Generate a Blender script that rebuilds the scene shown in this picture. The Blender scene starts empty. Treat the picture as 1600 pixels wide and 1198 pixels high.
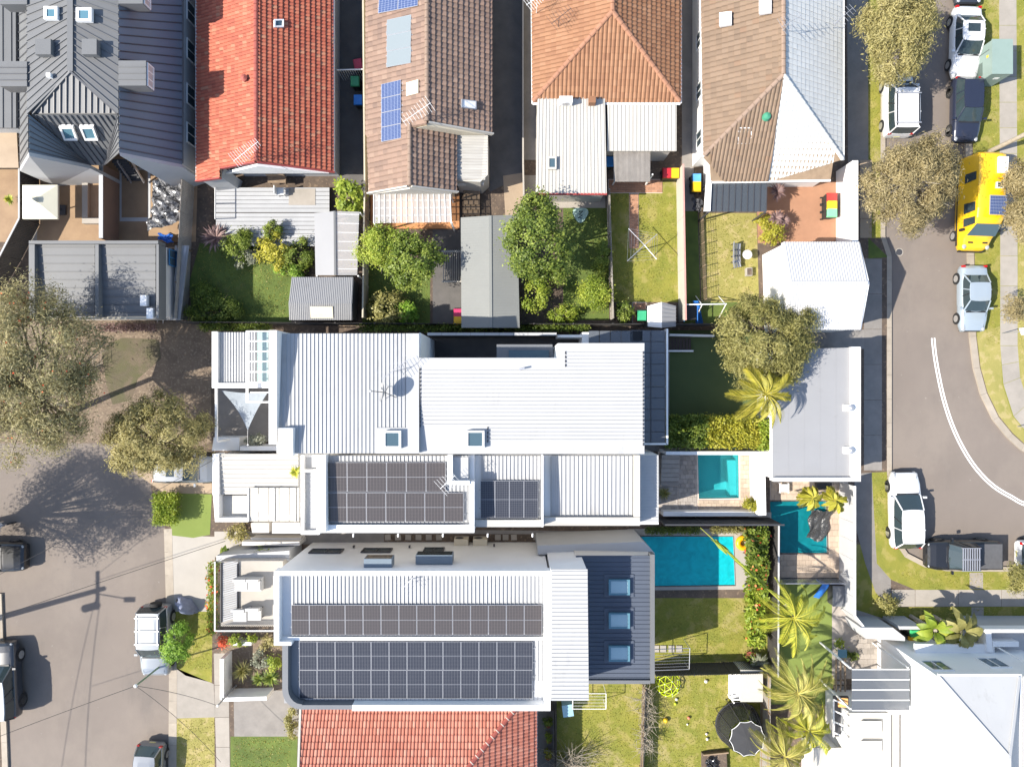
import bpy, bmesh, math, random
import numpy as np
from mathutils import Vector, Matrix
from mathutils.geometry import tessellate_polygon
R = math.radians
random.seed(7); rng = np.random.default_rng(7)
SC = bpy.context.scene; COL = SC.collection
# ---------------------------------------------------------------- camera, sky, sun, exposure
CH, FPX = 44.0, 1100.0                     # camera height in metres, focal length in photo pixels
cam_d = bpy.data.cameras.new('camera'); cam = bpy.data.objects.new('camera', cam_d); COL.objects.link(cam)
cam.location = (0, 0, CH); cam.rotation_euler = (0, 0, 0)
cam_d.sensor_width = 36; cam_d.lens = 36*FPX/1600; cam_d.clip_end = 2000; SC.camera = cam
SUN_EL, SUN_AZ = 44.0, 15.5                # elevation; the direction shadows fall, counter-clockwise from +X
_d = Vector((math.cos(R(SUN_AZ))*math.cos(R(SUN_EL)), math.sin(R(SUN_AZ))*math.cos(R(SUN_EL)), -math.sin(R(SUN_EL))))
wd = bpy.data.worlds.new('World'); SC.world = wd; wd.use_nodes = True
_n = wd.node_tree.nodes; _bg = _n['Background']; _sky = _n.new('ShaderNodeTexSky'); _sky.sky_type = 'NISHITA'
_sky.sun_disc = False; _sky.sun_elevation = R(SUN_EL); _sky.sun_rotation = math.atan2(-_d.x, -_d.y)
wd.node_tree.links.new(_sky.outputs[0], _bg.inputs[0]); _bg.inputs[1].default_value = 0.135
sun_d = bpy.data.lights.new('sun', 'SUN'); sun_d.energy = 4.3; sun_d.angle = R(0.5); sun_d.color = (1, .94, .84)
sun = bpy.data.objects.new('sun', sun_d); COL.objects.link(sun); sun.location = (-40, -15, 60)
sun.rotation_euler = _d.to_track_quat('-Z', 'Y').to_euler()
SC.view_settings.view_transform = 'Standard'; SC.view_settings.look = 'None'; SC.view_settings.gamma = 1
SC.view_settings.exposure = 1.07; SC.view_settings.use_curve_mapping = False
SC.cycles.max_bounces = 6; SC.cycles.transparent_max_bounces = 8; SC.cycles.use_denoising = True
SC.cycles.caustics_reflective = False; SC.cycles.caustics_refractive = False

# ---------------------------------------------------------------- helpers
def P(u, v, z=0.0):                        # a point of the place that the photo shows at (u, v), z metres above the road
    k = (CH-z)/FPX
    return Vector(((u-800)*k, (599-v)*k, z))
def PP(pts, z=None):
    return [P(p[0], p[1], z if z is not None else p[2]) for p in pts]
W = {}
def wloc(o): return W.get(o.name, Vector((0, 0, 0)))
def tag(o, label=None, cat=None, group=None, kind=None):
    if label: o['label'] = label
    if cat: o['category'] = cat
    if group: o['group'] = group
    if kind: o['kind'] = kind
    return o
def thing(name, label, cat, loc, rotz=0, group=None):
    o = bpy.data.objects.new(name, None); COL.objects.link(o); o.empty_display_size = .2
    o.location = loc; o.rotation_euler = (0, 0, rotz); W[o.name] = Vector(loc)
    return tag(o, label, cat, group)
class MB:
    def __init__(s): s.v = []; s.f = []; s.m = []
    def add(s, vs, fs, m=0):
        b = len(s.v); s.v += [tuple(p) for p in vs]
        for f in fs: s.f.append(tuple(b+i for i in f)); s.m.append(m)
        return s
    def poly(s, pts, m=0): return s.add(pts, [range(len(pts))], m)
    def loft(s, a, b, m=0, cap=True, close=True):
        n = len(a); fs = [(i, (i+1) % n, n+(i+1) % n, n+i) for i in range(n if close else n-1)]
        if cap: fs += [tuple(reversed(range(n))), tuple(range(n, 2*n))]
        return s.add(list(a)+list(b), fs, m)
    def prism(s, pts, z0, z1, m=0):        # pts: any 3D/2D points, taken flat
        return s.loft([(p[0], p[1], z0) for p in pts], [(p[0], p[1], z1) for p in pts], m)
    def slab(s, pts, t=.08, m=0):          # a plate whose top is pts
        return s.loft([Vector(p)-Vector((0, 0, t)) for p in pts], [Vector(p) for p in pts], m)
    def box(s, c, d, m=0, rz=0, rx=0, ry=0):
        M = Matrix.Rotation(rz, 3, 'Z') @ Matrix.Rotation(ry, 3, 'Y') @ Matrix.Rotation(rx, 3, 'X')
        c = Vector(c); vs = [c+M @ Vector((x*d[0]/2, y*d[1]/2, z*d[2]/2)) for z in (-1, 1) for y in (-1, 1) for x in (-1, 1)]
        return s.add(vs, [(0, 2, 3, 1), (4, 5, 7, 6), (0, 1, 5, 4), (2, 6, 7, 3), (0, 4, 6, 2), (1, 3, 7, 5)], m)
    def bar(s, a, b, w, h, m=0):           # rectangular bar resting on the line a-b
        a, b = Vector(a), Vector(b); d = (b-a).normalized()
        up = Vector((0, 0, 1)) if abs(d.z) < .95 else Vector((1, 0, 0))
        r = d.cross(up).normalized()*w/2; n = r.cross(d).normalized()*h
        return s.loft([a-r, a+r, a+r+n, a-r+n], [b-r, b+r, b+r+n, b-r+n], m)
    def tube(s, pts, r, n=6, m=0):
        pts = [Vector(p) for p in pts]; rs = r if isinstance(r, (list, tuple)) else [r]*len(pts); rings = []
        for i, p in enumerate(pts):
            d = (pts[min(i+1, len(pts)-1)]-pts[max(i-1, 0)]).normalized()
            a = d.orthogonal().normalized() if i == 0 else (a-d*a.dot(d)).normalized()
            b = d.cross(a); rings.append([p+(a*math.cos(2*math.pi*k/n)+b*math.sin(2*math.pi*k/n))*rs[i] for k in range(n)])
        for i in range(len(rings)-1): s.loft(rings[i], rings[i+1], m, cap=False)
        s.poly(list(reversed(rings[0])), m); s.poly(rings[-1], m); return s
    def lathe(s, prof, c=(0, 0, 0), n=20, m=0, ax='Z'):
        c = Vector(c); rings = []
        for r, z in prof:
            ring = []
            for k in range(n):
                x, y = r*math.cos(2*math.pi*k/n), r*math.sin(2*math.pi*k/n)
                ring.append(c+(Vector((x, y, z)) if ax == 'Z' else Vector((x, z, -y)) if ax == 'Y' else Vector((z, x, y))))
            rings.append(ring)
        for i in range(len(rings)-1): s.loft(rings[i], rings[i+1], m, cap=False)
        s.poly(list(reversed(rings[0])), m); s.poly(rings[-1], m); return s
    def ball(s, c, r, n=10, m=0, sq=(1, 1, 1)):
        k = n//2; c = Vector(c); b = len(s.v); vs = []; fs = []
        for i in range(1, k):
            a = math.pi*i/k
            for j in range(n): vs.append(c+Vector((r*sq[0]*math.sin(a)*math.cos(2*math.pi*j/n), r*sq[1]*math.sin(a)*math.sin(2*math.pi*j/n), r*sq[2]*math.cos(a))))
        vs += [c+Vector((0, 0, r*sq[2])), c-Vector((0, 0, r*sq[2]))]; T, B = len(vs)-2, len(vs)-1
        for i in range(k-2):
            for j in range(n): fs.append((i*n+j, (i+1)*n+j, (i+1)*n+(j+1) % n, i*n+(j+1) % n))
        for j in range(n): fs += [(T, j, (j+1) % n), (B, (k-2)*n+(j+1) % n, (k-2)*n+j)]
        return s.add(vs, fs, m)
    def mesh(s, name, mats, smooth=False, off=(0, 0, 0)):
        me = bpy.data.meshes.new(name); off = Vector(off)
        me.from_pydata([Vector(p)-off for p in s.v], [], s.f)
        for mt in (mats if isinstance(mats, (list, tuple)) else [mats]): me.materials.append(mt)
        if len(me.materials) > 1: me.polygons.foreach_set('material_index', s.m)
        if smooth: me.polygons.foreach_set('use_smooth', [True]*len(me.polygons)); me.set_sharp_from_angle(angle=R(40))
        bm = bmesh.new(); bm.from_mesh(me); bmesh.ops.recalc_face_normals(bm, faces=bm.faces); bm.to_mesh(me); bm.free()
        me.update(); return me
    def build(s, name, mats, parent=None, local=False, smooth=False):   # world coordinates unless local
        if local: o0 = Vector((0, 0, 0))
        else:
            a = np.array([tuple(p) for p in s.v]); lo, hi = a.min(0), a.max(0)
            o0 = Vector(((lo[0]+hi[0])/2, (lo[1]+hi[1])/2, lo[2]))
        o = bpy.data.objects.new(name, s.mesh(name, mats, smooth, o0)); COL.objects.link(o)
        if parent: o.parent = parent; o.location = o0-(wloc(parent) if not local else Vector((0, 0, 0)))
        else: o.location = o0
        W[o.name] = o0.copy(); return o
def inst(name, me, parent, loc, rotz=0, local=False, scale=None):
    o = bpy.data.objects.new(name, me); COL.objects.link(o)
    o.location = Vector(loc)-(wloc(parent) if parent and not local else Vector((0, 0, 0))); o.rotation_euler = (0, 0, rotz)
    if scale: o.scale = scale
    if parent: o.parent = parent
    W[o.name] = Vector(loc); return o
def kids(o): return [c for c in bpy.data.objects if c.parent == o]
def copy_tree(o, parent=None, table=None):
    c = o.copy(); COL.objects.link(c); c.parent = parent; W[c.name] = wloc(o)
    for ch in KID.get(o.name, []): copy_tree(ch, c)
    return c
KID = {}
def index_kids(o):
    KID[o.name] = [c for c in COL.objects if c.parent == o]
    for c in KID[o.name]: index_kids(c)
def clone(o, label, loc, rotz=None):
    if o.name not in KID: index_kids(o)
    c = copy_tree(o); c.location = loc; W[c.name] = Vector(loc); c['label'] = label
    if rotz is not None: c.rotation_euler = (0, 0, rotz)
    return c

# ---------------------------------------------------------------- materials
def mat(name, col, col2=None, scale=3.0, rough=.7, metal=0, bump=0, bscale=30, rand=0, detail=6, spec=.5, tint=None, stretch=None, speck=None, coat=0, contrast=.22, stain=None, stain2=None):
    m = bpy.data.materials.new(name); m.use_nodes = True; nt = m.node_tree; N, L = nt.nodes, nt.links
    b = N['Principled BSDF']; b.inputs['Roughness'].default_value = rough; b.inputs['Metallic'].default_value = metal
    b.inputs['Specular IOR Level'].default_value = spec; b.inputs['Coat Weight'].default_value = coat
    g = N.new('ShaderNodeNewGeometry'); vec = g.outputs['Position']
    if stretch:
        mp = N.new('ShaderNodeMapping'); mp.inputs['Scale'].default_value = stretch; L.new(vec, mp.inputs[0]); vec = mp.outputs[0]
    c1 = (*col, 1); c2 = (*(col2 or tuple(x*.8 for x in col)), 1)
    nz = N.new('ShaderNodeTexNoise'); nz.inputs['Scale'].default_value = scale; nz.inputs['Detail'].default_value = detail; nz.inputs['Roughness'].default_value = .62
    L.new(vec, nz.inputs[0]); rp = N.new('ShaderNodeValToRGB'); rp.color_ramp.elements[0].position = .5-contrast; rp.color_ramp.elements[1].position = .5+contrast
    rp.color_ramp.elements[0].color = c2; rp.color_ramp.elements[1].color = c1; L.new(nz.outputs[0], rp.inputs[0]); out = rp.outputs[0]
    def mix(fac, a, bb, mode='MIX'):
        x = N.new('ShaderNodeMix'); x.data_type = 'RGBA'; x.blend_type = mode
        for s_, v_ in ((x.inputs[0], fac), (x.inputs[6], a), (x.inputs[7], bb)):
            if hasattr(v_, 'links'): L.new(v_, s_)
            else: s_.default_value = v_
        return x.outputs[2]
    if tint:                                   # per-piece colours stored on the mesh
        at = N.new('ShaderNodeAttribute'); at.attribute_name = 'tint'; r2 = N.new('ShaderNodeValToRGB'); el = r2.color_ramp.elements
        while len(el) < len(tint): el.new(.5)
        for i, c in enumerate(tint): el[i].position = i/(len(tint)-1); el[i].color = (*c, 1)
        L.new(at.outputs['Fac'], r2.inputs[0]); out = mix(.5 if col2 else 1.0, out, r2.outputs[0])
    if rand:
        oi = N.new('ShaderNodeObjectInfo'); mr = N.new('ShaderNodeMapRange'); mr.inputs[3].default_value = 1-rand; mr.inputs[4].default_value = 1+rand
        L.new(oi.outputs['Random'], mr.inputs[0]); hs = N.new('ShaderNodeHueSaturation'); L.new(mr.outputs[0], hs.inputs['Value']); L.new(out, hs.inputs['Color']); out = hs.outputs[0]
    if speck:                                  # (colour, scale, threshold, amount)
        n2 = N.new('ShaderNodeTexNoise'); n2.inputs['Scale'].default_value = speck[1]; n2.inputs['Detail'].default_value = 3; L.new(g.outputs['Position'], n2.inputs[0])
        r3 = N.new('ShaderNodeValToRGB'); r3.color_ramp.elements[0].position = speck[2]; r3.color_ramp.elements[1].position = min(1, speck[2]+.08)
        r3.color_ramp.elements[1].color = (speck[3],)*3+(1,); r3.color_ramp.elements[0].color = (0, 0, 0, 1); L.new(n2.outputs[0], r3.inputs[0])
        out = mix(r3.outputs[0], out, (*speck[0], 1))
    for st_ in (stain, stain2):                # (colour, noise stretch, threshold, amount): worn or dirty patches with their own outline
        if st_:
            mp2 = N.new('ShaderNodeMapping'); mp2.inputs['Scale'].default_value = st_[1]; L.new(g.outputs['Position'], mp2.inputs[0]); n5 = N.new('ShaderNodeTexNoise'); n5.inputs['Scale'].default_value = 1; n5.inputs['Detail'].default_value = 9; n5.inputs['Roughness'].default_value = .7; L.new(mp2.outputs[0], n5.inputs[0])
            r5 = N.new('ShaderNodeValToRGB'); r5.color_ramp.elements[0].position = st_[2]; r5.color_ramp.elements[1].position = st_[2]+.12; r5.color_ramp.elements[0].color = (0, 0, 0, 1); r5.color_ramp.elements[1].color = (st_[3],)*3+(1,); L.new(n5.outputs[0], r5.inputs[0]); out = mix(r5.outputs[0], out, (*st_[0], 1))
    L.new(out, b.inputs['Base Color'])
    if bump:
        n3 = N.new('ShaderNodeTexNoise'); n3.inputs['Scale'].default_value = bscale; n3.inputs['Detail'].default_value = 4; L.new(vec, n3.inputs[0])
        bp = N.new('ShaderNodeBump'); bp.inputs['Strength'].default_value = bump; bp.inputs['Distance'].default_value = .02; L.new(n3.outputs[0], bp.inputs['Height']); L.new(bp.outputs[0], b.inputs['Normal'])
    return m
def glassmat(name, col=(.02, .03, .035), rough=.05, alpha=None):
    m = bpy.data.materials.new(name); m.use_nodes = True; nt = m.node_tree; b = nt.nodes['Principled BSDF']
    b.inputs['Base Color'].default_value = (*col, 1); b.inputs['Roughness'].default_value = rough; b.inputs['Specular IOR Level'].default_value = .6
    if alpha is not None:
        t = nt.nodes.new('ShaderNodeBsdfTransparent'); mx = nt.nodes.new('ShaderNodeMixShader'); mx.inputs[0].default_value = alpha
        nt.links.new(t.outputs[0], mx.inputs[1]); nt.links.new(b.outputs[0], mx.inputs[2]); nt.links.new(mx.outputs[0], nt.nodes['Material Output'].inputs[0])
    return m
def watermat(name, col, scat=(0, 0, 0), sw=.0):
    m = bpy.data.materials.new(name); m.use_nodes = True; nt = m.node_tree; N, L = nt.nodes, nt.links
    t = N.new('ShaderNodeBsdfTransparent'); t.inputs[0].default_value = (*col, 1); gl = N.new('ShaderNodeBsdfGlossy'); gl.inputs['Roughness'].default_value = .03
    fr = N.new('ShaderNodeFresnel'); fr.inputs[0].default_value = 1.33; nz = N.new('ShaderNodeTexNoise'); nz.inputs['Scale'].default_value = 4; bp = N.new('ShaderNodeBump'); bp.inputs['Strength'].default_value = .15; bp.inputs['Distance'].default_value = .05
    L.new(nz.outputs[0], bp.inputs['Height']); L.new(bp.outputs[0], gl.inputs['Normal']); L.new(bp.outputs[0], fr.inputs['Normal'])
    df = N.new('ShaderNodeBsdfDiffuse'); n2 = N.new('ShaderNodeTexNoise'); n2.inputs['Scale'].default_value = 1.6; n2.inputs['Detail'].default_value = 4; n2.inputs['Distortion'].default_value = 1.5; gp = N.new('ShaderNodeNewGeometry'); L.new(gp.outputs['Position'], n2.inputs[0]); rq = N.new('ShaderNodeValToRGB'); rq.color_ramp.elements[0].position = .3; rq.color_ramp.elements[1].position = .75; rq.color_ramp.elements[0].color = (*[c*.82 for c in scat], 1); rq.color_ramp.elements[1].color = (*[min(1, c*1.15) for c in scat], 1); L.new(n2.outputs[0], rq.inputs[0]); L.new(rq.outputs[0], df.inputs[0]); ms = N.new('ShaderNodeMixShader'); ms.inputs[0].default_value = sw; L.new(t.outputs[0], ms.inputs[1]); L.new(df.outputs[0], ms.inputs[2])
    mx = N.new('ShaderNodeMixShader'); L.new(fr.outputs[0], mx.inputs[0]); L.new(ms.outputs[0], mx.inputs[1]); L.new(gl.outputs[0], mx.inputs[2]); L.new(mx.outputs[0], N['Material Output'].inputs[0])
    return m
def leafmat(name, dark, mid, light, trans=.3):
    m = bpy.data.materials.new(name); m.use_nodes = True; nt = m.node_tree; N, L = nt.nodes, nt.links
    at = N.new('ShaderNodeAttribute'); at.attribute_name = 'tint'; rp = N.new('ShaderNodeValToRGB'); e = rp.color_ramp.elements; e.new(.5)
    for i, c in enumerate((dark, mid, light)): e[i].position = i/2; e[i].color = (*c, 1)
    L.new(at.outputs['Fac'], rp.inputs[0]); b = N['Principled BSDF']; b.inputs['Roughness'].default_value = .5; b.inputs['Specular IOR Level'].default_value = .35
    L.new(rp.outputs[0], b.inputs['Base Color']); tr = N.new('ShaderNodeBsdfTranslucent'); L.new(rp.outputs[0], tr.inputs[0])
    mx = N.new('ShaderNodeMixShader'); mx.inputs[0].default_value = trans; L.new(b.outputs[0], mx.inputs[1]); L.new(tr.outputs[0], mx.inputs[2]); L.new(mx.outputs[0], N['Material Output'].inputs[0])
    return m
def cellmat(name, base, line, nx, ny, lw, lw2=None):   # solar cells: grid from generated coordinates 0..1
    m = bpy.data.materials.new(name); m.use_nodes = True; nt = m.node_tree; N, L = nt.nodes, nt.links; b = N['Principled BSDF']
    tc = N.new('ShaderNodeTexCoord'); sp = N.new('ShaderNodeSeparateXYZ'); L.new(tc.outputs['UV'], sp.inputs[0])
    def grid(o, n, w):
        mu = N.new('ShaderNodeMath'); mu.operation = 'MULTIPLY'; mu.inputs[1].default_value = n; L.new(o, mu.inputs[0])
        fr = N.new('ShaderNodeMath'); fr.operation = 'FRACT'; L.new(mu.outputs[0], fr.inputs[0])
        lt = N.new('ShaderNodeMath'); lt.operation = 'LESS_THAN'; lt.inputs[1].default_value = w; L.new(fr.outputs[0], lt.inputs[0]); return lt.outputs[0]
    a = grid(sp.outputs[0], nx, lw); c = grid(sp.outputs[1], ny, lw2 or lw); mx = N.new('ShaderNodeMath'); mx.operation = 'MAXIMUM'; L.new(a, mx.inputs[0]); L.new(c, mx.inputs[1])
    x = N.new('ShaderNodeMix'); x.data_type = 'RGBA'; L.new(mx.outputs[0], x.inputs[0]); x.inputs[6].default_value = (*base, 1); x.inputs[7].default_value = (*line, 1)
    L.new(x.outputs[2], b.inputs['Base Color']); b.inputs['Roughness'].default_value = .12; b.inputs['Specular IOR Level'].default_value = .5
    return m
M = {}
def dm(k, *a, **kw): M[k] = mat(k, *a, **kw)
dm('asphalt', (.19, .158, .134), (.158, .132, .112), .22, .9, bump=.3, bscale=60, speck=((.30, .275, .25), 2.6, .70, .6), stain=((.13, .113, .1), (.5, .14, 1), .55, .5), stain2=((.215, .18, .15), (.13, .1, 1), .5, .6))
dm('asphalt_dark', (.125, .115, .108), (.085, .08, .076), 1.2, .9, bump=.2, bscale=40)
dm('concrete', (.33, .295, .255), (.26, .235, .2), 1.4, .85, bump=.15, bscale=25, rand=.09)
dm('concrete_pale', (.36, .33, .29), (.315, .29, .255), .9, .85, bump=.1, bscale=20, rand=.04)
dm('kerb', (.36, .31, .25), (.28, .24, .19), 1.6, .85, bump=.15, rand=.08)
dm('path_grey', (.24, .22, .2), (.18, .165, .15), 1.5, .9, bump=.2, rand=.08)
dm('grass', (.235, .215, .035), (.145, .16, .022), .9, .95, bump=.9, bscale=22, speck=((.30, .25, .08), 1.3, .53, .6), stain=((.32, .26, .13), (.45, .45, 1), .55, .7))
dm('grass_dry', (.31, .265, .085), (.215, .2, .05), .8, .95, bump=.9, bscale=22, speck=((.36, .29, .13), 2.2, .54, .7), stain=((.17, .18, .035), (.6, .5, 1), .58, .6))
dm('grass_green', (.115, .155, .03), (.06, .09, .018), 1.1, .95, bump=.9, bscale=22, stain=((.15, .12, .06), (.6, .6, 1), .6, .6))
dm('turf', (.075, .105, .04), (.06, .09, .034), .8, .95, bump=.5, bscale=40)
dm('turf_lime', (.17, .215, .05), (.145, .19, .04), .8, .95, bump=.5, bscale=40)
dm('soil', (.13, .095, .07), (.07, .052, .04), 1.6, .95, bump=.8, bscale=18, speck=((.25, .18, .12), 6, .58, .5))
dm('leaf_litter', (.2, .15, .105), (.12, .09, .066), 1.4, .95, bump=.8, bscale=20, speck=((.3, .24, .17), 7, .55, .5))
dm('dirt_tan', (.33, .225, .135), (.25, .165, .10), 1.2, .9, bump=.3, bscale=15)
dm('stone_tan', (.36, .275, .19), (.3, .225, .155), 1.2, .85, bump=.2, rand=.07)
dm('brick_pave', (.40, .21, .125), (.33, .175, .105), 2, .9, bump=.2, rand=.16)
dm('paver_warm', (.46, .36, .27), (.37, .29, .22), 3, .85, bump=.2, rand=.16)
dm('paver_grey', (.34, .3, .265), (.26, .23, .2), 3, .85, bump=.2, rand=.16)
dm('white', (.80, .79, .77), (.74, .73, .71), .8, .55, stain=((.5, .48, .45), (1.2, 1.2, 1.2), .64, .5))
dm('white_roof', (.41, .41, .408), (.375, .376, .376), .5, .5, stain=((.27, .262, .25), (.9, .35, 1), .58, .5), stain2=((.3, .295, .28), (3, .5, 1), .6, .5))
dm('white_old', (.46, .45, .42), (.34, .32, .29), 1.1, .6, stretch=(.25, 4, 1))
dm('white_warm', (.47, .445, .395), (.43, .405, .36), .7, .6)
dm('offwhite', (.62, .59, .54), (.57, .54, .5), .6, .8)
dm('grey_wall', (.44, .44, .44), (.4, .4, .4), .7, .8)
dm('cream', (.62, .55, .42), (.56, .49, .37), 1.5, .7)
dm('grey_roof', (.15, .155, .165), (.13, .135, .145), .5, .5, spec=.35)
dm('grey_roof_light', (.148, .15, .152), (.132, .134, .136), .6, .5, spec=.35, stain=((.13, .13, .13), (.7, .7, .7), .6, .5))
dm('blue_grey_shade', (.155, .195, .235), (.14, .178, .215), .6, .5, spec=.3)  # grey terrace metal again, shade of its sun-averted faces put into the blue colour
dm('slate_roof', (.085, .1, .13), (.075, .088, .115), .6, .5, spec=.3)
dm('shed_green', (.215, .22, .207), (.198, .203, .193), .8, .55, spec=.3)
dm('garage_grey', (.27, .27, .275), (.25, .25, .255), .5, .6, stain=((.19, .185, .18), (.5, .9, 1), .6, .5))
dm('polycarb', (.5, .48, .46), (.42, .4, .38), 2, .4)
dm('dark', (.02, .02, .022), (.015, .015, .016), 2, .6)
dm('dark_metal', (.055, .055, .06), (.045, .045, .05), 2, .45)
dm('steel', (.5, .5, .52), (.42, .42, .44), 3, .4, metal=.6)
dm('seam', (.09, .092, .1), (.075, .077, .085), 2, .5)
dm('timber', (.28, .2, .13), (.2, .14, .09), 3, .85, bump=.2, rand=.12)
dm('timber_grey', (.33, .3, .265), (.25, .225, .2), 3, .85, bump=.2, rand=.1)
dm('deck_grey', (.37, .375, .385), (.33, .335, .345), 1.5, .75, rand=.05)
dm('deck_dark', (.05, .035, .03), (.035, .025, .02), 2, .7, rand=.1)
dm('fence_dark', (.075, .07, .065), (.055, .05, .048), 2, .7, rand=.06)
dm('fence_cream', (.5, .45, .35), (.42, .37, .29), 1.5, .8, rand=.06)
dm('red_trim', (.34, .055, .05), (.27, .045, .04), 2, .6)
dm('tile_red', (0.370, 0.100, 0.055), (0.300, 0.076, 0.043), 1.0, .75, tint=[(0.260, 0.057, 0.034), (0.370, 0.090, 0.047), (0.420, 0.133, 0.072), (0.380, 0.218, 0.128)])
dm('tile_brown', (.235, .155, .115), (.18, .12, .09), .8, .8, tint=[(.15, .10, .08), (.225, .15, .11), (.27, .175, .13), (.31, .215, .16)])
dm('tile_tan', (0.198, 0.136, 0.090), (0.150, 0.104, 0.070), .6, .8, tint=[(0.142, 0.098, 0.066), (0.194, 0.132, 0.086), (0.224, 0.157, 0.107), (0.215, 0.128, 0.078)])
dm('tile_orange', (0.270, 0.131, 0.064), (0.225, 0.104, 0.052), .7, .75, tint=[(0.198, 0.090, 0.044), (0.261, 0.126, 0.062), (0.297, 0.153, 0.080), (0.333, 0.180, 0.100)])
dm('tile_white', (0.551, 0.548, 0.520), (0.505, 0.507, 0.484), 1, .6, tint=[(0.523, 0.525, 0.502), (0.551, 0.552, 0.529), (0.579, 0.580, 0.556), (0.551, 0.552, 0.529)])
dm('tile_salmon', (.42, .155, .105), (.35, .12, .08), 1, .75, tint=[(.3, .09, .055), (.41, .15, .1), (.47, .2, .14), (.5, .26, .19)])
dm('ridge_red', (.33, .085, .06), (.27, .065, .05), 3, .7); dm('ridge_tan', (.27, .19, .14), (.22, .155, .115), 2, .8); dm('ridge_orange', (.34, .17, .1), (.28, .135, .08), 2, .8)
dm('mortar', (.62, .52, .44), None, 4, .9)
M['glass'] = glassmat('glass', (.03, .045, .05), .04); M['glass_blue'] = glassmat('glass_blue', (.06, .10, .125), .06); M['glass_teal'] = glassmat('glass_teal', (.09, .19, .24), .08); M['glass_green'] = glassmat('glass_green', (.32, .42, .4), .1)
M['glass_clear'] = glassmat('glass_clear', (.25, .28, .3), .08, .45); M['poly_clear'] = glassmat('poly_clear', (.6, .58, .56), .3, .4); M['glass_dark'] = glassmat('glass_dark', (.12, .13, .145), .2, .8)
M['glass_pale'] = glassmat('glass_pale', (.3, .42, .46), .1); M['poly_dark'] = glassmat('poly_dark', (.07, .08, .09), .25, .8)
M['cells'] = cellmat('cells', (.027, .03, .04), (.13, .13, .14), 6, 20, .09, .1); M['cells_dark'] = cellmat('cells_dark', (.06, .053, .052), (.13, .115, .108), 6, 20, .09, .1)
M['cells_blue'] = cellmat('cells_blue', (.05, .075, .17), (.26, .3, .4), 6, 10, .08, .08); M['thermal'] = glassmat('thermal', (.2, .23, .24), .15)
dm('frame', (.42, .42, .435), (.38, .38, .39), 3, .35, metal=.4)
M['pool_teal'] = watermat('pool_teal', (.3, .88, .88), (.05, .3, .3), .25); M['pool_blue'] = watermat('pool_blue', (.16, .9, .96), (.01, .52, .57), .72); M['pool_deep'] = watermat('pool_deep', (.06, .7, .78), (.008, .22, .25), .65); M['pool_still'] = watermat('pool_still', (.35, .5, .55))
dm('pool_shell', (.42, .62, .66), (.36, .56, .6), 1.5, .6); dm('pool_shell_blue', (.30, .56, .66), (.27, .52, .63), 1.2, .6); dm('pool_shell_deep', (.16, .42, .46), (.13, .36, .4), 1.2, .6); dm('pool_shell_grey', (.16, .2, .22), (.13, .165, .18), 1.2, .6)
dm('grass_worn_shaded', (.085, .085, .035), (.10, .08, .055), 1.2, .95, bump=.9, bscale=22, stain=((.14, .105, .075), (.8, .8, 1), .5, .8))  # patchy grass and dirt, with tree shade put into its dark colour
dm('furniture', (.42, .415, .405), (.39, .385, .375), 2, .7)
dm('white_sheet', (.55, .55, .55), (.5, .5, .5), .6, .5, stain=((.4, .39, .37), (.9, .5, 1), .58, .5))
# ---------------------------------------------------------------- building helpers
def sheet(name, pts, z, m, kind='structure', holes=(), parent=None):    # a flat surface from photo outlines
    rings = [[P(a, b, z) for a, b in pts]]+[[P(a, b, z) for a, b in h] for h in holes]
    flat = [p for r in rings for p in r]; mb = MB(); mb.add(flat, [tuple(t) for t in tessellate_polygon(rings)])
    o = mb.build(name, m, parent)
    if kind: o['kind'] = kind
    return o
def raised(name, pts, z0, z1, m, kind='structure', parent=None):
    o = MB().prism([P(a, b, z1) for a, b in pts], z0, z1).build(name, m, parent)
    if kind: o['kind'] = kind
    return o
def lerp(a, b, t): return Vector(a)+(Vector(b)-Vector(a))*t
def ribbed(par, A, B, C, D, n, m, w=.035, h=.045, name='rib', t0=.5, skip=None):   # ribs from edge A-B to edge D-C
    A, B, C, D = map(Vector, (A, B, C, D)); same = ((C-B)-(D-A)).length < .02; me = None
    for i in range(n):
        t = (i+t0)/n; a, b = lerp(A, B, t), lerp(D, C, t)
        if same and me: inst(name, me, par, a); continue
        o = MB().bar(a-a, b-a, w, h).mesh(name, m); inst(name, o, par, a)
        if same: me = o
def sheet_roof(par, pts, n, m, along=0, t=.1, w=.035, h=.045, rm=None, name='roof_sheet', inset=.0):
    # pts: four 3D corners; along=0 ribs run from edge 0-1 to edge 3-2
    o = MB().slab(pts, t).build(name, m, par); A, B, C, D = pts
    if along: A, B, C, D = B, C, D, A
    if inset: A, B, C, D = lerp(A, D, inset), lerp(B, C, inset), lerp(C, B, inset), lerp(D, A, inset)
    up = Vector((0, 0, .003)); ribbed(par, A+up, B+up, C+up, D+up, n, rm or m, w, h); return o
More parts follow.
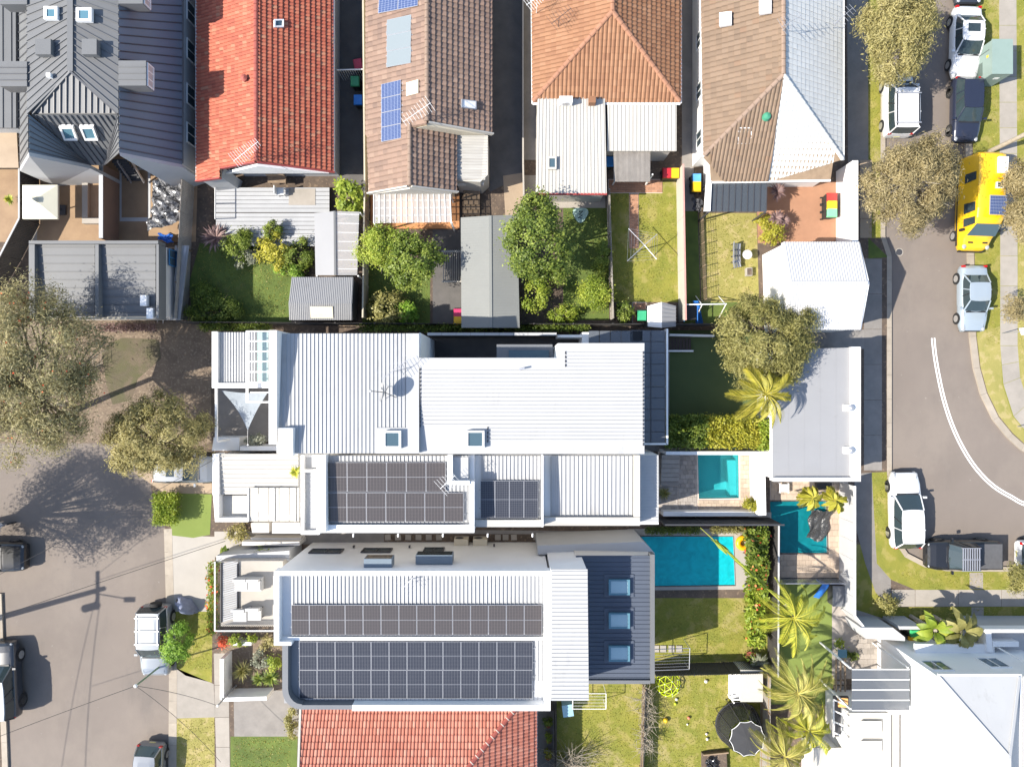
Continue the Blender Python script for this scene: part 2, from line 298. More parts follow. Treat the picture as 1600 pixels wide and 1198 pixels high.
def tiles(par, pts, m, course=.32, tw=.22, lift=.045, wave=.04, name='roof_tiles', base=True, seed=1, streak=True):
    # real tile courses on a sloping convex polygon
    pts = [Vector(p) for p in pts]; n = Vector((0, 0, 0))
    for i in range(len(pts)): n += (pts[i]-pts[0]).cross(pts[(i+1) % len(pts)]-pts[0])
    n.normalize(); n = n if n.z > 0 else -n
    up = (Vector((0, 0, 1))-n*n.z).normalized(); rt = up.cross(n).normalized(); o0 = pts[0]
    rs = [(p-o0).dot(rt) for p in pts]; us = [(p-o0).dot(up) for p in pts]
    nr, nu = int((max(rs)-min(rs))/tw)+2, int((max(us)-min(us))/course)+2; rg = random.Random(seed)
    vs, fs, ti = [], [], []
    for j in range(nu):
        u0 = min(us)+(j-.3)*course; off = 0
        for i in range(nr):
            r0 = min(rs)+(i-.7)*tw+off; b = len(vs); jit = rg.uniform(-.006, .006)
            for (uu, hh, wv) in ((u0-.03, lift-.028, 0), (u0-.03, lift+.012+jit, 1), (u0+course, .012, 1)):
                for (rr, q) in ((.02, 0), (.3, 1), (.62, 1), (.98, 0)):
                    p = o0+rt*(r0+rr*tw)+up*uu+n*(hh+wave*q*wv); vs.append(p)
            for k in range(3): fs += [(b+k, b+k+1, b+5+k, b+4+k), (b+4+k, b+5+k, b+9+k, b+8+k)]
            c = rg.random(); c = c if c < .93 or not streak else 1
            ti += [c*.85 if c < .99 else 1]*6
    me = bpy.data.meshes.new(name); me.from_pydata(vs, [], fs); at = me.attributes.new('tint', 'FLOAT', 'FACE'); at.data.foreach_set('value', ti)
    bm = bmesh.new(); bm.from_mesh(me); ctr = sum(pts, Vector())/len(pts)
    for i in range(len(pts)):
        a, b2 = pts[i], pts[(i+1) % len(pts)]; pn = (b2-a).cross(n).normalized()
        if (ctr-a).dot(pn) > 0: pn = -pn
        bmesh.ops.bisect_plane(bm, geom=bm.verts[:]+bm.edges[:]+bm.faces[:], plane_co=a, plane_no=pn, clear_outer=True)
    bm.to_mesh(me); bm.free(); me.materials.append(m)
    o = bpy.data.objects.new(name, me); COL.objects.link(o); o.parent = par; o.location = -wloc(par); o['kind'] = 'stuff'; W[o.name] = Vector((0, 0, 0))
    if base: MB().slab([p-n*.02 for p in pts], .1).build('roof_deck', M['timber'], par)
    return o
def caps(par, a, b, m, step=.4, r=.11, name='ridge_cap', mortar=None):
    a, b = Vector(a), Vector(b); d = b-a; k = max(1, int(d.length/step)); dd = d/k; u = d.normalized(); side = u.cross(Vector((0, 0, 1))).normalized(); nn = side.cross(u)
    def arc(p, rr): return [p+side*rr*math.cos(t)+nn*rr*.75*math.sin(t) for t in (R(0), R(35), R(70), R(110), R(145), R(180))]
    mb = MB().loft(arc(Vector((0, 0, .03)), r*.9), arc(dd*.97+Vector((0, 0, .05)), r), 0)
    if mortar: mb.loft(arc(dd*.9+Vector((0, 0, .055)), r*1.03), arc(dd*1.02+Vector((0, 0, .055)), r*1.06), 1)
    me = mb.mesh(name, [m, mortar] if mortar else m)
    for i in range(k): inst(name, me, par, a+dd*i)
def walls(par, pts, z0=0.0, m=None, name='wall'):      # closed wall block under a roof; pts carry their own top z
    return MB().loft([(p[0], p[1], z0) for p in pts], pts).build(name, m or M['white'], par)
def inset_poly(pts, d):
    c = sum((Vector(p) for p in pts), Vector())/len(pts); out = []
    for p in pts:
        v = Vector(p)-c; out.append(Vector((p[0]-math.copysign(min(d, abs(v.x)), v.x), p[1]-math.copysign(min(d, abs(v.y)), v.y), p[2])))
    return out
def window(par, c, w, h, face, fm=None, gm=None, mull=1, depth=.06, name='window'):
    # face: outward normal as an angle in degrees (0 = +X, 90 = +Y)
    c = Vector(c); a = R(face); nx = Vector((math.cos(a), math.sin(a), 0)); tx = Vector((-math.sin(a), math.cos(a), 0)); z = Vector((0, 0, 1)); f = MB(); b = .06
    def blk(mb, cx, cz, ww, hh, o, d):
        q = c+tx*cx+z*cz+nx*o; mb.box(q, (d, ww, hh), 0, a)
    for s in (-1, 1): blk(f, 0, s*(h/2-b/2), w, b, depth/2, depth); blk(f, s*(w/2-b/2), 0, b, h-2*b-.002, depth/2, depth)
    for k in range(1, mull+1): blk(f, -w/2+k*w/(mull+1), 0, b*.7, h-2*b-.002, depth/2, depth*.8)
    fo = f.build(name, fm or M['white'], par); g = MB(); blk(g, 0, 0, w-.1, h-.1, .015, .02); g.build('pane', gm or M['glass'], fo); return fo
def skylight(par, pts, m=None, fm=None, h=.14, bw=.09, name='skylight'):    # pts: four 3D corners on the roof
    pts = [Vector(p) for p in pts]; c = sum(pts, Vector())/4; n = (pts[1]-pts[0]).cross(pts[3]-pts[0]).normalized(); n = n if n.z > 0 else -n; f = MB(); pts = [p+n*.03 for p in pts]; h = max(h, .2)
    inn = [p+(c-p).normalized()*bw*1.4 for p in pts]; top = n*h
    f.loft(pts, [p+top for p in pts], 0, cap=False); f.loft([p+top for p in pts], [p+top for p in inn], 0, cap=False); f.loft([p+top for p in inn], inn, 0, cap=False)
    o = f.build(name, fm or M['frame'], par); MB().slab([p+n*(h*.8) for p in inn], .03).build('pane', m or M['glass_blue'], o); return o
def uvpanel(name, w, h, fr, cm, fm, t=.04):     # flat panel mesh in local XY, origin at its corner; frame slot 0, cells slot 1
    mb = MB(); mb.box((w/2, h/2, t/2), (w, h, t), 0); b = fr; mb.poly([(b, b, t+.002), (w-b, b, t+.002), (w-b, h-b, t+.002), (b, h-b, t+.002)], 1)
    me = mb.mesh(name, [fm, cm]); uv = me.uv_layers.new(name='UVMap')
    for p in me.polygons:
        for li in p.loop_indices:
            co = me.vertices[me.loops[li].vertex_index].co; uv.data[li].uv = ((co.x-b)/(w-2*b), (co.y-b)/(h-2*b))
    return me
def solar(name, label, A, B, D, nx, ny, cm, group='solar arrays on the roofs', fr=.016, gap=.014, lift=.1, halfcut=False, cat='solar array'):
    # A lower-left corner, B lower-right, D upper-left (3D); nx by ny panels, each a part
    A, B, D = Vector(A), Vector(B), Vector(D); ex = (B-A)/nx; ey = (D-A)/ny; n = ex.cross(ey).normalized(); root = thing(name, label, cat, A, group=group)
    w, h = ex.length-gap, ey.length-gap; me = uvpanel('solar_panel', w, h, fr, cm, M['frame'])
    if halfcut:
        me2 = bmesh.new(); me2.from_mesh(me); bb = MB().box((w/2, h/2, .043), (w, .016, .006)); 
        tmp = bb.mesh('tmp', M['frame']); me2.from_mesh(tmp); me2.to_mesh(me); me2.free(); bpy.data.meshes.remove(tmp)
    X = ex.normalized(); Y = n.cross(X); rot = Matrix((X, Y, n)).transposed().to_euler()
    for j in range(ny):
        for i in range(nx):
            o = inst('solar_panel', me, root, A+ex*i+ey*j+n*lift); o.rotation_euler = rot
    for j in range(ny):
        for q in (.25, .75):
            a = A+ey*(j+q)+n*(lift-.05); MB().bar(a-X*.08, a+ex*nx+X*.08, .04, .04).build('rail', M['frame'], root)
    return root
def fence(name, label, pts, h, m, style='panel', cap=None, step=2.3, z0=.12, cat='fence', group='fences between the yards', pm=None, capw=.09, th=.05):
    pts = [P(a, b, z0) for a, b in pts]; root = thing(name, label, cat, pts[0], group=group)
    for a, b in zip(pts, pts[1:]):
        L = (b-a).length; k = max(1, round(L/step)); d = (b-a)/k; u = d.normalized(); ang = math.atan2(u.y, u.x); me = None; pe = None; ce = None
        for i in range(k):
            q = a+d*i
            if style in ('panel', 'wall'):
                if not me:
                    mb = MB(); l = d.length-(.07 if style == 'panel' else .012); nn = max(2, int(l/.1)) if style == 'panel' else 1
                    if style == 'panel':
                        A, B = [], []
                        for s in range(2*nn+1):
                            x = .035+l*s/(2*nn); y = (.018 if s % 2 else -.018); A.append((x, y)); B.append((x, y-.012))
                        o2 = A+list(reversed(B)); mb.loft([(x, y, .03) for x, y in o2], [(x, y, h) for x, y in o2])
                    else: mb.box((d.length/2, 0, h/2), (l, th, h))
                    me = mb.mesh('panel' if style == 'panel' else 'wall_panel', m)
                inst(me.name.split('.')[0], me, root, q, ang)
            if style == 'panel' or style == 'paling':
                if not pe: pe = MB().box((0, 0, h/2+.02), (.07, .07, h+.04)).mesh('post', pm or m)
                inst('post', pe, root, q, ang)
            if cap:
                if not ce: ce = MB().box((d.length/2, 0, h+.035), (d.length-.008, capw, .05)).mesh('capping', cap)
                inst('capping', ce, root, q, ang)
        if style == 'paling':
            mb = MB(); x = .0; rg = random.Random(int(L*100)); s = Vector((-u.y, u.x, 0))
            while x < L:
                w_ = .095; hh = h+rg.uniform(-.03, .02); mb.box(a+u*(x+w_/2)+s*(.03+rg.uniform(-.004, .004))+Vector((0, 0, hh/2)), (w_, .018, hh), 0, ang+rg.uniform(-.01, .01)); x += .105
            o = mb.build('palings', m, root); o['kind'] = 'stuff'
            for zz in (.3, h-.3): MB().bar(a+Vector((0, 0, zz)), b+Vector((0, 0, zz)), .04, .07).build('rail', pm or m, root)
    return root
def blockrow(par, name, A, B, D, nx, ny, m, th=.06, gap=.012, bond=True):      # rows of equal pavers on a parallelogram: each an object
    A, B, D = Vector(A), Vector(B), Vector(D); ex, ey = (B-A)/nx, (D-A)/ny; g1, g2 = ex.normalized()*gap/2, ey.normalized()*gap/2
    def mk(sx):
        q = [g1+g2, ex*sx-g1+g2, ex*sx+ey-g1-g2, ey+g1-g2]; return MB().loft([p-Vector((0, 0, th)) for p in q], q).mesh(name, m)
    full = mk(1); half = mk(.5) if bond and nx > 1 else None
    for j in range(ny):
        o = A+ey*j
        if bond and j % 2 and nx > 1:
            inst(name, half, par, o)
            for i in range(nx-1): inst(name, full, par, o+ex*(i+.5))
            inst(name, half, par, o+ex*(nx-.5))
        else:
            for i in range(nx): inst(name, full, par, o+ex*i)
def boards(par, A, B, D, n, m, name='board', gap=.03, th=.03):    # boards running A->B, stacked towards D
    blockrow(par, name, A, B, D, 1, n, m, th, gap, False)
# ---------------------------------------------------------------- the setting: ground, roads, kerbs, paths, lawns
G0 = .12                                               # block level, one kerb above the road
pool_a = [(1090, 700), (1154, 700), (1155, 778), (1092, 779)]
pool_b = [(990, 838), (1146, 838), (1149, 914), (1000, 916)]
pool_c = [(1203, 783), (1291, 783), (1293, 864), (1206, 864)]
pool_d = [(190, 266), (231, 266), (231, 340), (190, 340)]
gmb = MB(); gmb.add([(-260, -260, -1.6), (260, -260, -1.6), (260, 260, -1.6), (-260, 260, -1.6)], [(0, 1, 2, 3)])
o = gmb.build('ground', M['soil']); o['kind'] = 'structure'
road_l = [(-500, 680), (190, 680), (245, 730), (252, 785), (270, 825), (272, 935), (276, 1060), (275, 1198), (274, 1500), (-60, 1500), (-20, 1198), (-20, 940), (-500, 940)]
road_r = [(1366, -300), (1366, 370), (1376, 400), (1376, 735), (1378, 800), (1386, 845), (1408, 876), (1445, 896), (1480, 902), (1900, 904), (1900, 730), (1690, 715), (1612, 680), (1592, 668), (1570, 642), (1552, 605), (1541, 570), (1535, 525), (1532, 400), (1530, -300)]
sheet('road', road_l, .0, M['asphalt']); sheet('road', road_r, .0, M['asphalt'])
def block(name, pts, holes=()):                        # a raised block with its edge faces
    o = sheet(name, pts, G0, M['soil'], holes=holes); e = MB(); q = [P(a, b, G0) for a, b in pts]
    e.loft([(p.x, p.y, -1.6) for p in q], q, cap=False).build('block_edge', M['concrete'], o); return o
blk_main = [(-500, 690), (60, 690), (185, 690), (232, 735), (240, 790), (258, 825), (261, 935), (266, 1060), (265, 1198), (264, 1500), (1900, 1500), (1900, 894), (1480, 892), (1445, 886), (1414, 870), (1394, 841), (1387, 800), (1386, 735), (1386, 400), (1376, 370), (1376, -300), (-500, -300)]
block('land', blk_main, [pool_a, pool_b, pool_c, pool_d])
block('land', [(1512, -300), (1522, 400), (1525, 525), (1531, 574), (1542, 614), (1560, 651), (1582, 678), (1601, 695), (1681, 740), (1900, 758), (1900, -300)])
block('land', [(-500, 927), (2, 927), (12, 1198), (-22, 1500), (-500, 1500)])
# kerbs: rows of separate concrete stones
def kerb(pts, w=.32, z=G0+.012, step=1.5, m='kerb', par=None):
    par = par or KERB
    p = [P(a, b, z) for a, b in pts]; seg = []
    for a, b in zip(p, p[1:]):
        k = max(1, round((b-a).length/step)); seg += [lerp(a, b, i/k) for i in range(k)]
    seg.append(p[-1])
    for i in range(len(seg)-1):
        a, b = seg[i], seg[i+1]
        def nrm(i):
            d = (seg[min(i+1, len(seg)-1)]-seg[max(i-1, 0)]).normalized(); return Vector((d.y, -d.x, 0))
        n0, n1 = nrm(i), nrm(i+1); g = (b-a).normalized()*.006
        q = [a+g, b-g, b-g+n1*w, a+g+n0*w]
        MB().loft([x-Vector((0, 0, .2)) for x in q], q).build('kerb_stone', M[m], par)
def kerbset(label):
    o = bpy.data.objects.new('kerb', None); COL.objects.link(o); o['kind'] = 'structure'; W[o.name] = Vector((0, 0, 0)); return o
KERB = kerbset(''); kerb([(256, 826), (259, 935), (264, 1060), (263, 1198), (262, 1300)][::-1], .5)
kerb([(2, 927), (12, 1198), (0, 1300)], .35)
KERB = kerbset(''); kerb([(1376, -60), (1376, 370), (1386, 400), (1386, 735), (1387, 800), (1394, 841), (1414, 870), (1445, 886), (1480, 892), (1700, 894)][::-1], .3)
KERB = kerbset(''); kerb([(1512, -60), (1522, 400), (1525, 525), (1531, 574), (1542, 614), (1560, 651), (1582, 678), (1601, 695), (1681, 740)], .38)
# painted double centre line on the curving street
ln = [(1458, 528), (1461, 556), (1467, 590), (1475, 625), (1487, 662), (1503, 697), (1524, 730), (1551, 758), (1580, 776), (1610, 790), (1700, 812)]
def smooth(pts, k=5):
    out = []
    for i in range(len(pts)-1):
        p0, p1, p2, p3 = [np.array(pts[max(0, min(len(pts)-1, j))], float) for j in (i-1, i, i+1, i+2)]
        for t in np.arange(k)/k: out.append(tuple(.5*((2*p1)+(p2-p0)*t+(2*p0-5*p1+4*p2-p3)*t*t+(3*p1-p0-3*p2+p3)*t**3)))
    return out+[tuple(pts[-1])]
ln = smooth(ln)
for off in (-.085, .085):
    p = [P(a, b, .004) for a, b in ln]; L_, R_ = [], []
    for i in range(len(p)):
        d = (p[min(i+1, len(p)-1)]-p[max(i-1, 0)]).normalized(); n = Vector((d.y, -d.x, 0)); L_.append(p[i]+n*(off-.045)); R_.append(p[i]+n*(off+.045))
    mb = MB()
    for i in range(len(p)-1): mb.poly([L_[i], R_[i], R_[i+1], L_[i+1]])
    o = mb.build('lane_line', M['white']); o['kind'] = 'structure'
Z1, Z2, Z3 = G0+.004, G0+.008, G0+.012
def lawn(pts, m='grass', z=Z1, name='lawn'): return sheet(name, pts, z, M[m])
def paved(pts, m='concrete', z=Z1, name='paving'): return sheet(name, pts, z, M[m])
# west street side
lawn([(-500, 480), (330, 505), (330, 690), (232, 733), (186, 692), (60, 692), (-500, 692)], 'leaf_litter', name='leaf_litter_ground')
lawn([(158, 545), (190, 528), (248, 530), (252, 560), (215, 592), (205, 625), (176, 632), (166, 600)], 'grass_worn_shaded', Z2)
lawn([(262, 770), (331, 772), (328, 835), (302, 840), (268, 836)], 'turf_lime', Z2)
lawn([(268, 955), (332, 955), (331, 1066), (290, 1055), (270, 1040)], 'grass'); lawn([(270, 1122), (335, 1120), (337, 1500), (268, 1500)], 'grass_dry')
lawn([(205, 735), (330, 738), (332, 770), (260, 772)], 'stone_tan', Z1, 'paving')
paved([(262, 836), (335, 838), (338, 955), (264, 955)], 'concrete_pale')
paved([(268, 1040), (334, 1068), (336, 1120), (268, 1122)], 'concrete')
lawn([(360, 1150), (465, 1150), (458, 1500), (360, 1500)], 'grass_green'); paved([(365, 1078), (468, 1078), (466, 1150), (366, 1150)], 'path_grey')
# east street side
lawn([(1356, -300), (1377, -300), (1377, 372), (1357, 372)], 'grass'); paved([(1322, -300), (1356, -300), (1357, 250), (1325, 260)], 'path_grey'); paved([(1357, 372), (1386, 400), (1386, 402), (1357, 404)], 'grass_green', Z2, 'lawn')
lawn([(1362, 738), (1386, 737), (1387, 800), (1394, 841), (1414, 870), (1445, 886), (1480, 892), (1700, 894), (1700, 921), (1430, 921), (1392, 905), (1370, 880)], 'grass', Z2)
lawn([(1330, 850), (1352, 850), (1372, 930), (1400, 948), (1900, 946), (1900, 985), (1345, 985), (1330, 950)], 'grass', Z1)
paved([(1335, 740), (1362, 738), (1370, 880), (1392, 905), (1392, 948), (1368, 925), (1352, 880), (1336, 820)], 'path_grey', Z2)
lawn([(1512, -300), (1900, -300), (1900, 757), (1682, 739), (1602, 694), (1583, 677), (1561, 650), (1543, 613), (1532, 573), (1526, 525), (1523, 400)], 'grass', Z1)
lawn([(1527, 520), (1562, 510), (1566, 600), (1582, 650), (1610, 684), (1650, 712), (1640, 716), (1602, 694), (1583, 677), (1561, 650), (1543, 613), (1532, 573)], 'grass_dry', Z2)
lawn([(1592, 300), (1900, 300), (1900, 690), (1640, 690), (1602, 640), (1590, 560)], 'grass_dry', Z2)
def slabs(pts, wvec, m='concrete', par=None, z=Z3, n=None, th=.1, name='path_slab'):   # a footpath of separate slabs along a centre line (left edge pts)
    par = par or PATH; p = [P(a, b, z) for a, b in pts]; q = [P(a+wvec[0], b+wvec[1], z) for a, b in pts] if isinstance(wvec, tuple) else [P(a, b, z) for a, b in wvec]
    for i in range(len(p)-1):
        k = max(1, round((p[i+1]-p[i]).length/(n or 1.6)))
        for j in range(k):
            a, b, c, d = lerp(p[i], p[i+1], j/k), lerp(p[i], p[i+1], (j+1)/k), lerp(q[i], q[i+1], (j+1)/k), lerp(q[i], q[i+1], j/k)
            g = (b-a).normalized()*.012; r = [a+g, b-g, c-g, d+g]; MB().loft([x-Vector((0, 0, th)) for x in r], r).build(name, M[m], par)
def pathset():
    o = bpy.data.objects.new('footpath', None); COL.objects.link(o); o['kind'] = 'structure'; W[o.name] = Vector((0, 0, 0)); return o
PATH = pathset(); slabs([(334, 1020), (336, 1120), (340, 1260)], [(357, 1020), (358, 1120), (360, 1260)], 'concrete')
PATH = pathset(); slabs([(1561, -40), (1563, 400), (1563, 540), (1568, 600), (1584, 650), (1612, 684), (1690, 716)], [(1588, -40), (1590, 400), (1590, 540), (1594, 590), (1607, 630), (1630, 660), (1700, 690)], 'concrete')
PATH = pathset(); slabs([(1344, 250), (1344, 372)], (18, 0), 'stone_tan', n=1.3)
slabs([(1350, 404), (1350, 735)], [(1378, 404), (1378, 735)], 'path_grey', n=2.4, z=Z2)
PATH = pathset(); slabs([(1393, 921), (1430, 921), (1700, 921)], [(1393, 947), (1430, 947), (1700, 947)], 'concrete', n=3.0, z=Z2)
slabs([(1515, 894), (1515, 920)], [(1536, 894), (1536, 920)], 'concrete', z=Z3); slabs([(1518, 948), (1518, 985)], [(1537, 948), (1537, 985)], 'concrete', z=Z2)
# yards
paved([(-300, 240), (310, 240), (306, 378), (-300, 378)], 'dirt_tan')
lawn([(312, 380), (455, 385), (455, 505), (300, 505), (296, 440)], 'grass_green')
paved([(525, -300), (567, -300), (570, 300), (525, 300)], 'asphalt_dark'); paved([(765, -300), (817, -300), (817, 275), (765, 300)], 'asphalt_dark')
paved([(786, 275), (817, 270), (818, 345), (790, 345)], 'stone_tan', Z2); paved([(819, -300), (836, -300), (838, 250), (819, 250)], 'path_grey'); paved([(819, 274), (838, 274), (840, 310), (819, 312)], 'concrete', Z2)
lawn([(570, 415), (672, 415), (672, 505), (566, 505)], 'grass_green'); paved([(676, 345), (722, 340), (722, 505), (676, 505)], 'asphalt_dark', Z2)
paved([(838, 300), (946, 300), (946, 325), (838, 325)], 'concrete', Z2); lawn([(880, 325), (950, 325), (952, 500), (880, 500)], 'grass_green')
lawn([(950, 303), (1057, 280), (1060, 472), (954, 472)], 'grass'); paved([(1064, -300), (1084, -300), (1084, 330), (1066, 330)], 'path_grey', Z1)
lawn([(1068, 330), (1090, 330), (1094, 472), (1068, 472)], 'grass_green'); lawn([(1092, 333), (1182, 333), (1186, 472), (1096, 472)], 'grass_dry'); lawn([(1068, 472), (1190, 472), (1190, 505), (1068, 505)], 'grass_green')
paved([(1182, 284), (1310, 284), (1310, 380), (1184, 380)], 'brick_pave', Z1)
lawn([(1040, 516), (1195, 516), (1195, 650), (1040, 650)], 'turf'); paved([(340, 605), (425, 605), (425, 690), (340, 690)], 'path_grey', Z2)
paved([(1195, 515), (1350, 515), (1350, 545), (1195, 545)], 'path_grey', Z2)
paved([(1156, 800), (1205, 800), (1205, 920), (990, 922), (990, 915), (1000, 917), (1150, 915), (1147, 837), (980, 836), (980, 826), (1205, 826)], 'concrete_pale')
lawn([(1000, 934), (1200, 934), (1200, 1048), (1000, 1048)], 'grass'); lawn([(870, 1048), (1200, 1048), (1200, 1500), (870, 1500)], 'grass')
paved([(1000, 1040), (1175, 1032), (1178, 1048), (1000, 1055)], 'path_grey', Z2)
paved([(1203, 745), (1325, 745), (1325, 902), (1203, 902), (1203, 866), (1295, 866), (1293, 781), (1203, 781)], 'paver_warm')
paved([(840, 1110), (868, 1110), (868, 1500), (840, 1500)], 'path_grey')
lawn([(1205, 905), (1300, 905), (1302, 1100), (1205, 1100)], 'turf_lime'); paved([(1300, 940), (1440, 985), (1430, 1060), (1300, 1060)], 'paver_grey', Z2)
paved([(450, 825), (990, 830), (990, 850), (450, 850)], 'path_grey')
paved([(335, 830), (470, 830), (470, 870), (335, 870)], 'concrete_pale', Z2); lawn([(345, 985), (450, 985), (450, 1075), (345, 1075)], 'leaf_litter', Z2, 'garden_bed')
# pools: recessed shells with water
def pool(name, label, outline, shell, water, depth=1.3, cop=.3, cm='paver_warm', steps=None, wl=-.06):
    q = [P(a, b, G0) for a, b in outline]; root = thing(name, label, 'pool', sum(q, Vector())/4, group='backyard pools'); mb = MB()
    bot = [Vector((p.x, p.y, -depth)) for p in q]; mb.loft(bot, [Vector((p.x, p.y, G0-.01)) for p in q], cap=False); mb.poly(bot)
    mb.build('shell', M[shell], root); c = sum(q, Vector())/4
    MB().loft([Vector((p.x, p.y, G0-.26))+(c-p).normalized()*.012 for p in q], [Vector((p.x, p.y, G0-.012))+(c-p).normalized()*.012 for p in q], cap=False).build('waterline_band', M['grey_wall'], root)
    MB().poly([Vector((p.x, p.y, G0+wl))+(c-p).normalized()*.016 for p in q]).build('water', M[water], root)
    if steps:
        for i, s in enumerate(steps): MB().prism([P(a, b, G0) for a, b in s[0]], -depth+.001, s[1]).build('step', M[shell], root)
    return root, q
root_a, qa = pool('swimming_pool', 'small rectangular teal pool with brick paving behind solar roofed semi', pool_a, 'pool_shell', 'pool_teal', 1.2, steps=[([(1140, 720), (1153.5, 720), (1154.5, 777), (1145, 777)], -.35)])
root_b, qb = pool('swimming_pool', 'long bright blue pool with yellow float ring beside it', pool_b, 'pool_shell_blue', 'pool_blue', 1.4)
root_c, qc = pool('swimming_pool', 'deep teal pool with black cover dragged across one end', pool_c, 'pool_shell_deep', 'pool_deep', 1.5, steps=[([(1207, 846), (1292, 846), (1292, 863), (1207, 863)], -.5)])
root_d, qd = pool('swimming_pool', 'narrow drained grey plunge pool beside brown concrete strip', pool_d, 'pool_shell_grey', 'pool_still', 1.2, wl=-.8)
# paving around the small teal pool: every brick is a piece
PV = sheet('pool_terrace', [(1028, 700), (1176, 700), (1178, 802), (1028, 802)], G0+.003, M['mortar'], holes=[pool_a])
z = G0+.05
blockrow(PV, 'paver', P(1060, 705, z), P(1089, 705, z), P(1060, 798, z), 4, 13, M['paver_grey'])
blockrow(PV, 'paver', P(1091, 781, z), P(1156, 781, z), P(1091, 798, z), 8, 3, M['paver_warm']); blockrow(PV, 'paver', P(1157, 705, z), P(1174, 705, z), P(1157, 798, z), 2, 13, M['paver_warm'])
blockrow(PV, 'paver', P(1030, 760, z), P(1059, 760, z), P(1030, 798, z), 4, 6, M['paver_grey'])
for i in range(7): MB().box(P(1046, 713+i*7, z+.08+.1*(6-i)/2), (1.1, .26, .16+.1*(6-i)), 0).build('garden_step', M['paver_grey'], PV)
# terracotta bond around the deep teal pool
PV = sheet('pool_terrace', [(1204, 866), (1322, 866), (1322, 900), (1204, 900)], G0+.009, M['mortar'])
blockrow(PV, 'paver', P(1205, 867, z), P(1322, 867, z), P(1205, 900, z), 12, 4, M['paver_warm'])
PV = sheet('pool_terrace', [(1204, 748), (1322, 748), (1322, 780), (1204, 780)], G0+.009, M['mortar'])
blockrow(PV, 'paver', P(1205, 749, z), P(1322, 749, z), P(1205, 780, z), 12, 4, M['paver_warm'])
PV = sheet('pool_terrace', [(1295, 782), (1322, 782), (1322, 864), (1295, 864)], G0+.009, M['mortar'])
blockrow(PV, 'paver', P(1296, 783, z), P(1322, 783, z), P(1296, 864, z), 3, 9, M['paver_warm'])
# brick path across the open lawn
PV = sheet('brick_path', [(983, 302), (998, 302), (998, 388), (983, 388)], Z2, M['mortar']); blockrow(PV, 'brick', P(983.5, 303, Z2+.03), P(997.5, 303, Z2+.03), P(983.5, 388, Z2+.03), 2, 22, M['brick_pave'])
PV = sheet('brick_path', [(950, 280), (1035, 280), (1035, 302), (950, 302)], Z2, M['mortar']); blockrow(PV, 'brick', P(951, 281, Z2+.03), P(1035, 281, Z2+.03), P(951, 301, Z2+.03), 10, 5, M['brick_pave'])
PV = sheet('brick_path', [(988, 472), (1010, 472), (1010, 505), (988, 505)], Z2, M['mortar']); blockrow(PV, 'brick', P(989, 473, Z2+.03), P(1009, 473, Z2+.03), P(989, 504, Z2+.03), 3, 9, M['brick_pave'])
# paved patio of the corner house
PV = sheet('patio', [(1345, 985), (1388, 985), (1410, 1048), (1345, 1048)], Z3, M['mortar']); blockrow(PV, 'paver', P(1340, 988, Z3+.03), P(1400, 988, Z3+.03), P(1340, 1046, Z3+.03), 6, 7, M['paver_grey'])
# ---------------------------------------------------------------- houses
def Q(*pts): return [P(*p) for p in pts]
def gutter(par, a, b, m=None, r=.06, name='gutter'):
    MB().bar(Vector(a)-Vector((0, 0, .1)), Vector(b)-Vector((0, 0, .1)), .11, .1).build(name, m or M['white'], par)
def tri_wall(par, pts, m, t=.12, name='gable_wall'):
    a = Vector(pts[1])-Vector(pts[0]); b = Vector(pts[2])-Vector(pts[0]); n = a.cross(b).normalized()*t
    MB().loft(pts, [Vector(p)-n for p in pts]).build(name, m, par)
def facet(par, pts, m, name='roof_face', n=0, rm=None, rw=.04, rh=.05):   # sloping plate with standing seams running down from edge 0-1 to edge 3-2
    pts = [Vector(p) for p in pts]; MB().slab(pts, .06).build(name, m, par)
    if n:
        up = Vector((0, 0, .002)); A, B = pts[0], pts[1]; C, D = (pts[2], pts[3]) if len(pts) > 3 else (pts[2], pts[2])
        for i in range(n):
            t = (i+.5)/n; MB().bar(lerp(A, B, t)+up, lerp(D, C, t)+up, rw, rh).build('seam', rm or M['grey_roof'], par)
# --- A: grey terrace pair, steep metal mansards
h = thing('terrace_house', 'grey metal roofed terrace pair with steep mansard sides and box dormers', 'house', P(150, 100, 0))
ZU, ZE = 6.9, 3.2
walls(h, [P(42, -90, ZU-.3), P(182, -90, ZU-.3), P(182, 176, ZU-.3), P(50, 176, ZU-.3)], m=M['grey_wall'])
facet(h, Q((42, -90, ZU), (42, 178, ZU), (110, 112, 7.3), (110, -90, 7.3)), M['grey_roof_light'], n=20, rm=M['grey_roof_light'])
facet(h, Q((110, -90, 7.3), (110, 112, 7.3), (185, 178, ZU), (185, -90, ZU)), M['grey_roof_light'], n=20, rm=M['grey_roof_light'])
facet(h, Q((110, 112, 7.3), (110.5, 112, 7.3), (184, 178, ZU-.3), (50, 178, ZU-.3)), M['grey_roof_light'])
for i in range(14):
    u = 56+i*9.6; top = 112+abs(u-110)*.95 if u < 110 else 112+(u-110)*.88
    MB().bar(P(u, top+3, ZU-.3+.7*(178-top)/66), P(u, 177, ZU-.27), .05, .05).build('seam', M['seam'], h)
MB().bar(P(110, 112, 7.32), P(51, 178, ZU-.2), .1, .06).build('hip_flashing', M['grey_roof_light'], h); MB().bar(P(110, 112, 7.32), P(184, 178, ZU-.2), .1, .06).build('hip_flashing', M['seam'], h)
MB().bar(P(110, -90, 7.32), P(110, 112, 7.32), .3, .05).build('ridge_flashing', M['grey_roof_light'], h)
facet(h, Q((185, -90, ZU), (186, 238, ZU), (284, 257, ZE), (284, -90, ZE)), M['blue_grey_shade'], n=26, rm=M['seam'])
